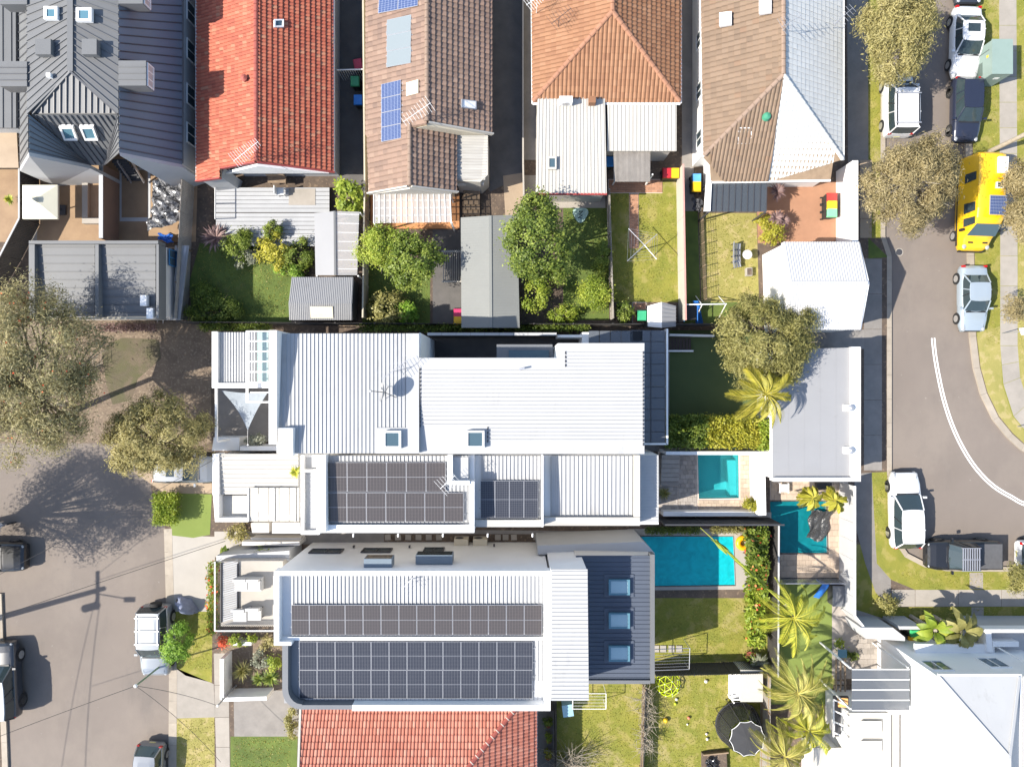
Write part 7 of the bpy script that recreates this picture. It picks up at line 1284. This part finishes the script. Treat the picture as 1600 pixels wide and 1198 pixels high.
# trampoline with netted roof cover
o = thing('trampoline', 'round black trampoline with lime pad and dark scalloped cover', 'trampoline', P(1160, 1130, G0)); c = P(1153, 1131, .75); r0 = 1.35; net = glassmat('net', (.03, .03, .03), .8, .45)
MB().lathe([(r0-.28, 0), (r0-.28, .015)], c, 40).build('mat', mat('tramp_mat', (.035, .035, .038), None, 4, .8), o)
MB().lathe([(r0-.26, .02), (r0-.02, .02), (r0-.02, .06), (r0-.26, .06)], c, 40).build('pad', mat('pad_dark', (.03, .035, .035), None, 4, .6), o); MB().lathe([(r0-.3, .062), (r0-.22, .062), (r0-.22, .075), (r0-.3, .075)], c, 40).build('lime_edge', lime, o)
MB().lathe([(r0, 0), (r0+.05, 0), (r0+.05, .05), (r0, .05)], c, 40).build('frame_ring', M['dark_metal'], o); top = []
for k in range(10): a = 2*math.pi*k/10+.1; q = c+Vector((math.cos(a)*r0*1.02, math.sin(a)*r0*1.02, 0)); t = c+Vector((math.cos(a)*1.08, math.sin(a)*1.08, 1.75)); MB().tube([Vector((q.x, q.y, .1)), q, t], .025, 6).build('pole', M['dark_metal'], o); top.append(t)
ov = []
for k in range(10):
    a, b = top[k], top[(k+1) % 10]; ctr = c+Vector((0, 0, 1.72)); 
    for t in (0, .25, .5, .75): q = lerp(a, b, t); ov.append(lerp(q, ctr, .05*math.sin(math.pi*t)+.02))
ap = c+Vector((0, 0, 1.85)); mb = MB()
for i in range(len(ov)): mb.poly([ov[i], ov[(i+1) % len(ov)], ap])
mb.build('cover', mat('shade_cover', (.04, .04, .043), None, 2, .85), o); MB().tube(ov+[ov[0]], .018, 5).build('cover_piping', M['white'], o); MB().lathe([(r0*1.0, 0), (1.07, 1.6), (1.075, 1.6), (r0*1.005, 0)], c+Vector((0, 0, .08)), 40).build('safety_net', net, o)
# cubby house
o = thing('cubby_house', 'white cubby house with pale flat roof beside the trampoline', 'cubby house', P(1160, 1072, G0)); MB().prism(Q((1158, 1048, 1.6), (1190, 1048, 1.6), (1190, 1094, 1.6), (1158, 1094, 1.6)), .15, 1.6).build('wall', M['white'], o); MB().slab(Q((1157, 1046, 1.75), (1192, 1047, 1.75), (1192, 1096, 1.75), (1157, 1096, 1.75)), .08).build('roof', M['white_warm'], o)
MB().prism(Q((1141, 1047, .5), (1157, 1047, .5), (1157, 1093, .5), (1141, 1093, .5)), .12, .3).build('porch', M['white'], o)
for v in (1049, 1092): MB().box(Vector((P(1143, v, .8).x, P(1143, v, .8).y, .7)), (.07, .07, 1.2)).build('post', M['white'], o); MB().bar(P(1143, v, 1.25), P(1158, v, 1.35), .06, .06).build('rail', M['white'], o)
MB().bar(P(1143, 1049, 1.25), P(1143, 1092, 1.25), .06, .06).build('rail', M['white'], o)
# play set at the shaded lawn end
o = thing('play_set', 'swing and slide set with blue slide at the lawn end', 'play set', P(1085, 490, G0)); MB().bar(P(1069, 476, 1.6), P(1135, 475, 1.6), .06, .06).build('top_bar', M['white'], o)
for u in (1070, 1097, 1134):
    for s in (-.7, .7): q = P(u, 476, 1.6); MB().tube([q, (q.x, q.y+s, .12)], .03, 6).build('frame_leg', M['white'], o)
slb = mat('slide_blue', (.03, .16, .5), None, 3, .4); MB().slab(Q((1083, 470, 1.3), (1091, 470, 1.3), (1099, 505, .2), (1088, 507, .2)), .06).build('slide', slb, o); MB().slab(Q((1071, 478, 1.1), (1088, 478, 1.1), (1088, 500, 1.1), (1071, 500, 1.1)), .05).build('platform', M['dark'], o)
for u in (1069, 1090): MB().tube([P(u, 478, 1.4), P(u, 503, 1.4)], .03, 6).build('side_rail', mat('rail_blue', (.02, .3, .6), None, 3, .4) if u == 1069 else slb, o)
# garden furniture
o = thing('garden_table', 'small round pale table on the dry lawn', 'table', P(1162, 401, G0)); MB().lathe([(.28, .68), (.3, .7), (.28, .72)], (0, 0, 0), 20).build('top', M['grey_wall'], o, local=True); MB().tube([(0, 0, 0), (0, 0, .68)], .04, 8).build('leg', M['dark_metal'], o, local=True)
def slatchair(label, u, v, rz):
    o = thing('garden_chair', label, 'chair', P(u, v, G0), rz, 'slatted chairs on the dry lawn')
    for k in range(4): MB().box((-.18+k*.12, 0, .42), (.08, .45, .03)).build('slat', M['steel'], o, local=True)
    for k in range(3): MB().box((-.26-.03*k, 0, .55+k*.13), (.03, .45, .08)).build('back_slat', M['steel'], o, local=True)
    for x in (-.22, .2):
        for y in (-.2, .2): MB().box((x, y, .2), (.035, .035, .4)).build('leg', M['dark_metal'], o, local=True)
for i, (v, t) in enumerate(((388, 'topmost'), (397, 'second'), (406, 'third'), (414, 'lowest'))): slatchair(t+' of four slatted chairs on the dry lawn', 1148, v, .1*i-.1)
o = thing('planter_box', 'small pale planter box low on the dry lawn', 'planter', P(1168, 426, G0)); MB().box((0, 0, .18), (.35, .5, .36)).build('box', M['concrete_pale'], o, local=True); MB().box((0, 0, .365), (.28, .42, .02)).build('soil', M['soil'], o, local=True)
o = thing('sun_chair', 'white chair on the corner house paved patio', 'chair', P(1406, 1022, G0), -.15); MB().box((0, 0, .38), (.6, .55, .12)).build('seat', M['white'], o, local=True); MB().box((-.3, 0, .6), (.1, .55, .4)).build('backrest', M['white'], o, local=True)
for x in (-.25, .25):
    for y in (-.22, .22): MB().box((x, y, .16), (.05, .05, .32)).build('leg', M['white'], o, local=True)
o = thing('pool_chair', 'white framed chair by the deep teal pool', 'chair', P(1222, 761, G0)); MB().box((0, 0, .35), (.55, .5, .05)).build('seat', M['grey_wall'], o, local=True)
for x in (-.26, .26): MB().bar((x, -.3, .3), (x, .3, .3), .05, .1).build('side_frame', M['white'], o, local=True); MB().box((x, -.28, .15), (.04, .04, .3)).build('leg', M['white'], o, local=True); MB().box((x, .28, .15), (.04, .04, .3)).build('leg', M['white'], o, local=True)
o = thing('barbecue', 'dark barbecue against the flat garage wall', 'barbecue', P(1276, 756, G0)); MB().box((0, 0, .5), (1.0, .5, .75)).build('cabinet', M['dark_metal'], o, local=True); MB().loft([(-.5, -.25, .88), (.5, -.25, .88), (.5, .25, .88), (-.5, .25, .88)], [(-.45, -.12, 1.1), (.45, -.12, 1.1), (.45, .22, 1.1), (-.45, .22, 1.1)]).build('hood', M['trim'], o, local=True)
ring = thing('float_ring', 'yellow inflatable ring on the blue pool edge', 'float ring', P(1160, 847, G0)); mb = MB(); n, k = 28, 10; vs = [(math.cos(2*math.pi*i/n)*(.32+.17*math.cos(2*math.pi*j/k)), math.sin(2*math.pi*i/n)*(.32+.17*math.cos(2*math.pi*j/k)), .17+.17*math.sin(2*math.pi*j/k)) for i in range(n) for j in range(k)]
mb.add(vs, [(i*k+j, ((i+1) % n)*k+j, ((i+1) % n)*k+(j+1) % k, i*k+(j+1) % k) for i in range(n) for j in range(k)]); mb.build('tube', mat('ring_yellow', (.8, .42, .01), None, 3, .35), ring, local=True, smooth=True); MB().lathe([(.05, .34), (.05, .37)], (.3, .1, 0), 8).build('valve', M['white'], ring, local=True)
o = thing('play_mat', 'pale green pebble shaped play mat on the shaded lawn', 'mat', P(907, 336, G0)); n = 28; pts = []
for i in range(n): a = 2*math.pi*i/n; r_ = .46*(1+.14*math.cos(3*a-1.5)); pts.append(P(907, 335, G0+.04)+Vector((math.cos(a)*r_, math.sin(a)*r_, 0)))
MB().prism(pts, G0, G0+.05).build('pad', mat('pad_mint', (.36, .5, .44), None, 2, .8), o); MB().tube([P(904, 331, G0+.055), P(911, 330, G0+.055), P(904, 336, G0+.055), P(910, 336, G0+.055), P(903, 341, G0+.055), P(909, 341, G0+.055)], .03, 4).build('printed_mark', M['dark'], o)
# side passage services
for i, (u, t) in enumerate(((935, 'left'), (953, 'middle'), (970, 'right'))):
    o = thing('filter_tank', t+' of three white pool filter tanks behind the parapet house', 'tank', P(u, 836, G0), 0, 'white pool filter tanks'); MB().lathe([(.05, -.02), (.24, 0), (.28, .1), (.28, .85), (.22, 1.0), (.12, 1.05)], (0, 0, 0), 18).build('vessel', M['white'], o, local=True, smooth=True); MB().lathe([(.13, 1.05), (.14, 1.16), (.05, 1.2)], (0, 0, 0), 12).build('valve_head', M['dark_metal'], o, local=True)
o = thing('pump_box', 'blue grey pump box beside the white filter tanks', 'box', P(912, 836, G0)); MB().box((0, 0, .3), (.7, .5, .6)).build('case', mat('box_blue', (.12, .16, .24), None, 3, .5), o, local=True); MB().box((.1, .02, .64), (.35, .3, .08)).build('lid', M['white'], o, local=True)
for u, t in ((722, 'left'), (751, 'right')):
    o = thing('condenser_unit', t+' air conditioner unit in the passage between solar houses', 'air conditioner', P(u, 842, G0)); MB().box((0, 0, .55), (.85, .38, .75)).build('case', M['cream'], o, local=True); MB().lathe([(.26, .195), (.26, .21)], (-.12, 0, .55), 18, ax='Y').build('fan_grille', M['dark_metal'], o, local=True); MB().box((0, 0, .09), (.9, .42, .16)).build('stand', M['concrete'], o, local=True)
PS = sheet('passage_bed', [(600, 834), (905, 834), (905, 846), (600, 846)], Z2, M['soil'])
sm_ = MB().box((0, 0, .02), (.36, .34, .06)).mesh('stepping_stone', M['concrete'])
for u in list(range(606, 700, 16))+[778, 790, 803, 838, 851]: inst('stepping_stone', sm_, PS, P(u, 839, Z2+.01), rng.uniform(-.06, .06))
PS = sheet('stepping_path', [(1024, 1008), (1066, 1008), (1066, 1019), (1024, 1019)], Z2, M['grass'])
sm_ = MB().box((0, 0, .02), (.36, .42, .06)).mesh('stepping_stone', M['concrete_pale'])
for u in (1025, 1036, 1049, 1061): inst('stepping_stone', sm_, PS, P(u, 1013, Z2+.01))
def rackframe(name, label, q, z, nl, m, cat):
    o = thing(name, label, cat, P(q[0][0], q[0][1], G0)); p = [P(a, b, z) for a, b in q]
    for i in range(4): MB().tube([p[i], p[(i+1) % 4]], .022, 6).build('bar', m, o); MB().tube([p[i], Vector((p[i].x, p[i].y, G0))], .022, 6).build('leg', m, o)
    for k in range(1, nl): MB().tube([lerp(p[0], p[3], k/nl), lerp(p[1], p[2], k/nl)], .008, 4).build('line', m, o)
    return o
rackframe('drying_frame', 'grey fold down clothes line by the dark blue roof', ((1022, 1047), (1077, 1045), (1078, 1012), (1022, 1014)), 1.6, 7, M['steel'], 'clothes line'); rackframe('drying_frame', 'white fold down clothes line on the left rear lawn', ((895, 1107), (947, 1107), (947, 1083), (895, 1083)), 1.5, 5, M['white'], 'clothes line')
o = thing('laundry_tub', 'pale blue laundry box at the corner of the white roof', 'box', P(887, 1109, 1.0)); o.rotation_euler = (0, 0, .15); MB().box((0, 0, -.4), (.6, .68, .9)).build('case', mat('box_sky', (.3, .5, .58), None, 3, .5), o, local=True); MB().box((0, 0, .07), (.64, .72, .05)).build('lid', bpy.data.materials['box_sky'], o, local=True)
for i, (u, v, c) in enumerate(((856, 1128, 'green'), (857, 1152, 'lime'), (856, 1178, 'yellow'))):
    o = shrub(('upper green', 'middle lime', 'lowest yellow flowering')[i]+' potted plant along the salmon house wall', u, v, .6, 7, 9, .3, c, 'mid', 350, 6, .14); MB().lathe([(.12, G0), (.17, G0+.28), (.17, G0+.3)], P(u, v, 0), 12).build('pot', M['tile_red'], o)
def pot(label, u, v, r, leaf, z=G0, pm='ridge_red'): o = thing('potted_plant', label, 'potted plant', P(u, v, z)); MB().lathe([(r*.7, 0), (r, r*1.2), (r*1.08, r*1.25), (r*.9, r*1.25), (r*.9, r*1.1)], (0, 0, 0), 16).build('pot', M[pm], o, local=True, smooth=True); pos = rng.normal(size=(220, 3))*np.array([r*.7, r*.7, r*.5])+np.array([0, 0, r*1.9]); nr_ = rnd_unit(220); nr_[:, 2] += .6; x = bpy.data.objects.new('leaves', leafmesh('leaves', pos, nr_/np.linalg.norm(nr_, axis=1, keepdims=True), .14, .5, rng.random(220), LM[leaf])); COL.objects.link(x); x.parent = o
pot('terracotta pot beside the grey agave', 1170, 1022, .3, 'green'); pot('white pot with lime plant on the corner terrace', 1308, 1002, .22, 'lime', pm='white'); pot('dark leafed pot on the corner house patio', 1330, 1022, .18, 'dark', pm='dark_metal'); pot('small green potted plant near the patio door', 1320, 1018, .15, 'green', pm='white')
o = thing('outdoor_shelf', 'blue grey metal plant stand on the turf edge', 'shelf', P(1308, 1014, G0)); MB().box((0, 0, .7), (.55, .5, .04)).build('top', M['glass_teal'], o, local=True)
for x in (-.25, .25):
    for y in (-.22, .22): MB().box((x, y, .35), (.03, .03, .7)).build('leg', M['white'], o, local=True)
o = thing('storage_box', 'dark storage box against the white street fence', 'box', P(1302, 925, G0)); MB().box((0, 0, .4), (.75, 1.2, .75)).build('case', M['char'] if 'char' in M else M['dark_metal'], o, local=True); MB().box((0, 0, .79), (.8, 1.25, .05)).build('lid', M['grey_roof'], o, local=True)
o = thing('kids_slide', 'small blue plastic slide under the tall palm', 'slide', P(1277, 920, G0), -.25); MB().slab([(-.2, .5, .9), (.2, .5, .9), (.2, -.5, .2), (-.2, -.5, .2)], .06).build('chute', slb, o, local=True); MB().box((0, .55, .45), (.4, .1, .9)).build('ladder', slb, o, local=True)
o = thing('timber_stair', 'timber rail stair descending from the corner house terrace', 'stair', P(1312, 1060, G0))
for i in range(3): MB().bar(P(1306+i*7, 1030, .4), P(1306+i*7, 1080, 1.2), .06, .08).build('stringer', M['timber'], o)
for i in range(6): MB().bar(P(1304, 1034+i*8, .42+i*.12), P(1322, 1034+i*8, .42+i*.12), .2, .03).build('tread', M['concrete'], o)
o = thing('balcony', 'small balcony with orange timber panels at the corner house', 'balcony', P(1318, 1100, G0)); MB().prism(Q((1303, 1088, 2.2), (1326, 1088, 2.2), (1326, 1150, 2.2), (1303, 1150, 2.2)), 2.05, 2.2).build('floor', M['dark_metal'], o)
for i in range(4): MB().bar(P(1302, 1092+i*17, 2.6), P(1326, 1092+i*17+10, 3.2), .07, .07).build('rail', M['white'], o)
MB().slab(Q((1309, 1090, 2.5), (1325, 1090, 2.9), (1325, 1105, 2.9), (1310, 1104, 2.5)), .05).build('timber_panel', mat('orange_timber', (.6, .3, .08), None, 3, .6), o); MB().bar(P(1302, 1092, 2.55), P(1302, 1150, 2.55), .07, .07).build('rail', M['white'], o)
o = thing('garden_room', 'low white roofed garden room below the olive palms', 'shed', P(1290, 1190, G0)); MB().prism(Q((1275, 1172, 2.2), (1320, 1172, 2.2), (1320, 1260, 2.2), (1275, 1260, 2.2)), .1, 2.2).build('wall', M['white'], o); MB().slab(Q((1272, 1168, 2.35), (1322, 1168, 2.35), (1322, 1260, 2.35), (1272, 1260, 2.35)), .1).build('roof', M['white_warm'], o)
o = thing('planter_box', 'timber edged planter with odds and ends below the trampoline', 'planter', P(1125, 1192, G0)); MB().prism([P(a, b, .5) for a, b in ((1098, 1178), (1136, 1174), (1140, 1260), (1098, 1260))], .12, .4).build('soil', M['soil'], o); MB().bar(P(1098, 1177, .35), P(1137, 1173, .35), .08, .2).build('edging', M['timber'], o)
# ---------------------------------------------------------------- street furniture
o = thing('electrical_cabinet', 'large green electrical cabinet on the right verge', 'cabinet', P(1548, 98, G0)); gm = mat('cabinet_green', (.22, .29, .26), (.2, .265, .235), 1.5, .55); p = Q((1551, 62, 2.0), (1582, 62, 2.0), (1582, 115, 2.0), (1551, 115, 2.0)); MB().loft([(q.x, q.y, .12) for q in p], [q-Vector((0, 0, .06)) for q in p]).build('case', gm, o); MB().slab([q+Vector(((.03 if i in (1, 2) else -.03), (.03 if i < 2 else -.03), 0)) for i, q in enumerate(p)], .055).build('roof', gm, o)
x0 = p[0].x-.006; ym = (p[0].y+p[3].y)/2; MB().box((x0, ym-.35, .75), (.014, .8, .7)).build('louvre', mat('louvre', (.1, .14, .12), None, 30, .6), o); MB().box((x0, ym+.55, 1.2), (.014, .03, 1.0)).build('door_gap', M['dark_metal'], o); MB().box((x0-.002, ym+.2, 1.55), (.014, .14, .16)).build('warning_sign', mat('sign_yellow', (.75, .5, .02), None, 5, .5), o); MB().box((p[2].x-.5, p[2].y-.006, 1.3), (.3, .014, .2)).build('plate', M['white'], o)
o = thing('power_pole', 'timber power pole leaning in over the right verge footpath', 'pole', P(1547, 238, G0)); a = P(1546, 237, G0); top = Vector((a.x, a.y, 6.5)); MB().tube([a, top], [.15, .11], 12).build('pole', M['bark_pale'], o, smooth=True); MB().tube([top-Vector((0, 0, .4)), top+Vector((-1.6, .9, .1))], .035, 6).build('lamp_arm', M['steel'], o); MB().box(top+Vector((-1.7, .95, .08)), (.5, .2, .12), rz=-.5).build('lamp_head', M['grey_wall'], o)
o = thing('power_pole', 'power pole standing just outside the left photo edge', 'pole', P(-72, 984, 0)); a = P(-72, 984, 0); top = a+Vector((0, 0, 9.4)); MB().tube([a, top], [.2, .15], 12).build('pole', M['bark'], o, smooth=True); MB().box(top-Vector((0, 0, .4)), (.12, 2.4, .14)).build('crossarm', M['timber'], o); MB().tube([top-Vector((0, 0, .9)), top+Vector((1.9, -.5, -.5))], .04, 6).build('lamp_arm', M['steel'], o); MB().box(top+Vector((2.1, -.55, -.5)), (.6, .3, .14)).build('lamp_head', M['grey_wall'], o)
MB().lathe([(.25, 0), (.25, .7), (.2, .8)], top+Vector((.1, -.9, -1.3)), 12).build('transformer', M['steel'], o)
def wire(label, a, b, sag=.5, r=.012, n=12): 
    a, b = Vector(a), Vector(b); pts = [lerp(a, b, i/n)-Vector((0, 0, sag*4*(i/n)*(1-i/n))) for i in range(n+1)]; tag(MB().tube(pts, r, 5).build('overhead_wire', M['dark'], smooth=True), label, 'wire', 'overhead wires at the left street')
TP = top.copy()
wire('outer overhead power line running down the left street', TP+Vector((0, -1.1, -.3)), TP+Vector((-.6, -16, -.6)), .3, .02); wire('inner overhead power line running down the left street', TP+Vector((0, .3, -.3)), TP+Vector((-2.6, -16, -.6)), .4, .016); wire('service wire from the pole over the drive to parapet house', TP+Vector((0, .6, -.6)), P(352, 845, 3.2), .7, .016); wire('service wire crossing the road shade to the verandah', TP+Vector((0, 1.0, -.4)), P(334, 718, 3.4), .6, .014)
LP = P(212, 1071, 3.6); wire('service wire from green pole to street power line', LP, TP+Vector((-.4, -6, -.4)), .5, .014)
o = thing('service_pole', 'slim green service pole with white cap beside the silver car', 'pole', Vector((LP.x, LP.y, G0))); MB().tube([(LP.x, LP.y, 0), LP], [.06, .05], 10).build('pole', mat('pole_green', (.2, .3, .2), None, 3, .5), o, smooth=True); MB().ball(LP, .11, 10).build('cap', M['white'], o, smooth=True)
L2 = P(340, 1102, 2.9); wire('service wire dipping from green pole to grey pole', LP, L2, .25, .014); wire('service wire from the green pole crossing the lower verge', LP, P(345, 1190, 3.0), .3, .012)
o = thing('service_pole', 'short grey service pole on the footpath by the garden wall', 'pole', Vector((L2.x, L2.y, G0))); MB().tube([(L2.x, L2.y, G0), L2], [.06, .05], 10).build('pole', M['steel'], o, smooth=True); MB().ball(L2, .08, 8).build('cap', M['white'], o, smooth=True)
def sign(label, u, v, h_, face, col=(.6, .6, .6)): o = thing('sign_post', label, 'sign', P(u, v, G0)); b = P(u, v, G0); MB().tube([b, b+Vector((0, 0, h_))], .03, 8).build('post', M['steel'], o); MB().box(b+Vector((0, 0, h_-.3)), (.03, .45, .6), rz=R(face)).build('plate', mat('sign_face', col, None, 3, .4), o)
sign('small street sign on the right verge below the silver sedan', 1565, 521, 2.2, 20); sign('green street sign at the bend of the right verge', 1590, 666, 2.3, 60, (.1, .35, .25)); MB
# ---------------------------------------------------------------- roof antennas and dish
def antenna(label, base, h_, d, L_, n, m='steel', el=.5):
    b = Vector(base); o = thing('tv_antenna', label, 'antenna', b, group='roof antennas'); t = b+Vector((0, 0, h_)); MB().tube([b, t], .02, 6).build('mast', M[m], o); d = Vector((d[0], d[1], 0)).normalized(); s = Vector((-d.y, d.x, 0)); MB().tube([t-d*L_*.4, t+d*L_*.6], .015, 5).build('boom', M[m], o)
    for k in range(n): q = t+d*L_*(-.38+.96*k/(n-1)); w_ = el*(1-.5*k/n); MB().tube([q-s*w_, q+s*w_], .009, 4).build('element', M[m], o)
antenna('white rake antenna over the red roof gable end', P(392, 250, 5.0), 1.1, (1, .8), 1.7, 13, 'white'); antenna('long white rake antenna over the brown roof ridge', P(660, 186, 4.9), 1.2, (-1, -.7), 1.8, 10, 'white'); antenna('white rake antenna beside the dark driveway', P(838, 22, 3.1), 1.8, (1, .75), 1.9, 14, 'white'); antenna('brown rake antenna on the orange roof', P(872, 42, 3.8), 1.0, (1, .8), 1.4, 8, 'dark_metal'); antenna('grey antenna on the white tiled half roof', P(1300, 45, 3.6), 1.2, (1, .9), 1.4, 7); antenna('grey spindly antenna on the central white roof', P(618, 580, 7.6), .9, (1, .75), 1.7, 10); antenna('white antenna on the solar semi roof edge', P(699, 752, 7.6), .7, (1, .9), 1.0, 7, 'white'); antenna('thin antenna on the parapet house roof', P(640, 905, 6.7), .7, (1, 1), 1.1, 7)
antenna('thin antenna on the tan tiled roof ridge', P(1222, 50, 5.6), 1.0, (1, .6), 1.2, 7)
o = thing('satellite_dish', 'tilted grey satellite dish on the central white roof', 'satellite dish', P(608, 612, 7.65)); b = P(610, 614, 7.65); c = b+Vector((-.15, .05, .95)); axd = Vector((-.93, .1, .36)).normalized(); rot = axd.to_track_quat('Z', 'Y').to_matrix(); mb = MB(); n = 20; prev = None; vs, fs = [], []
for j in range(5):
    r_ = .06+.44*j/4
    for i in range(n): a_ = 2*math.pi*i/n; vs.append(c+rot @ Vector((r_*math.cos(a_), r_*.9*math.sin(a_), .3*(r_/.5)**2*.5)))
for j in range(4):
    for i in range(n): fs.append((j*n+i, j*n+(i+1) % n, (j+1)*n+(i+1) % n, (j+1)*n+i))
mb.add(vs, fs); mb.poly(vs[:n]); mb.build('reflector', M['garage_grey'], o, smooth=True); MB().tube([c, c+axd*.65], .02, 6).build('feed_arm', M['dark_metal'], o); MB().ball(c+axd*.68, .07, 8).build('feed_horn', M['grey_wall'], o)
for dx, dy in ((.35, -.25), (-.1, .35), (-.25, -.3)): MB().tube([c-axd*.03, b+Vector((dx, dy, 0))], .018, 5).build('mount_leg', M['dark_metal'], o)

o = thing('service_cover', 'small round metal service cover in the right street asphalt', 'cover', P(1405, 394, .0)); MB().lathe([(.05, 0), (.2, 0), (.2, .008), (.05, .008)], P(1405, 394, 0), 20).build('lid', M['dark_metal'], o); MB().lathe([(.2, 0), (.25, 0), (.25, .007), (.2, .007)], P(1405, 394, 0), 20).build('collar', M['concrete'], o)
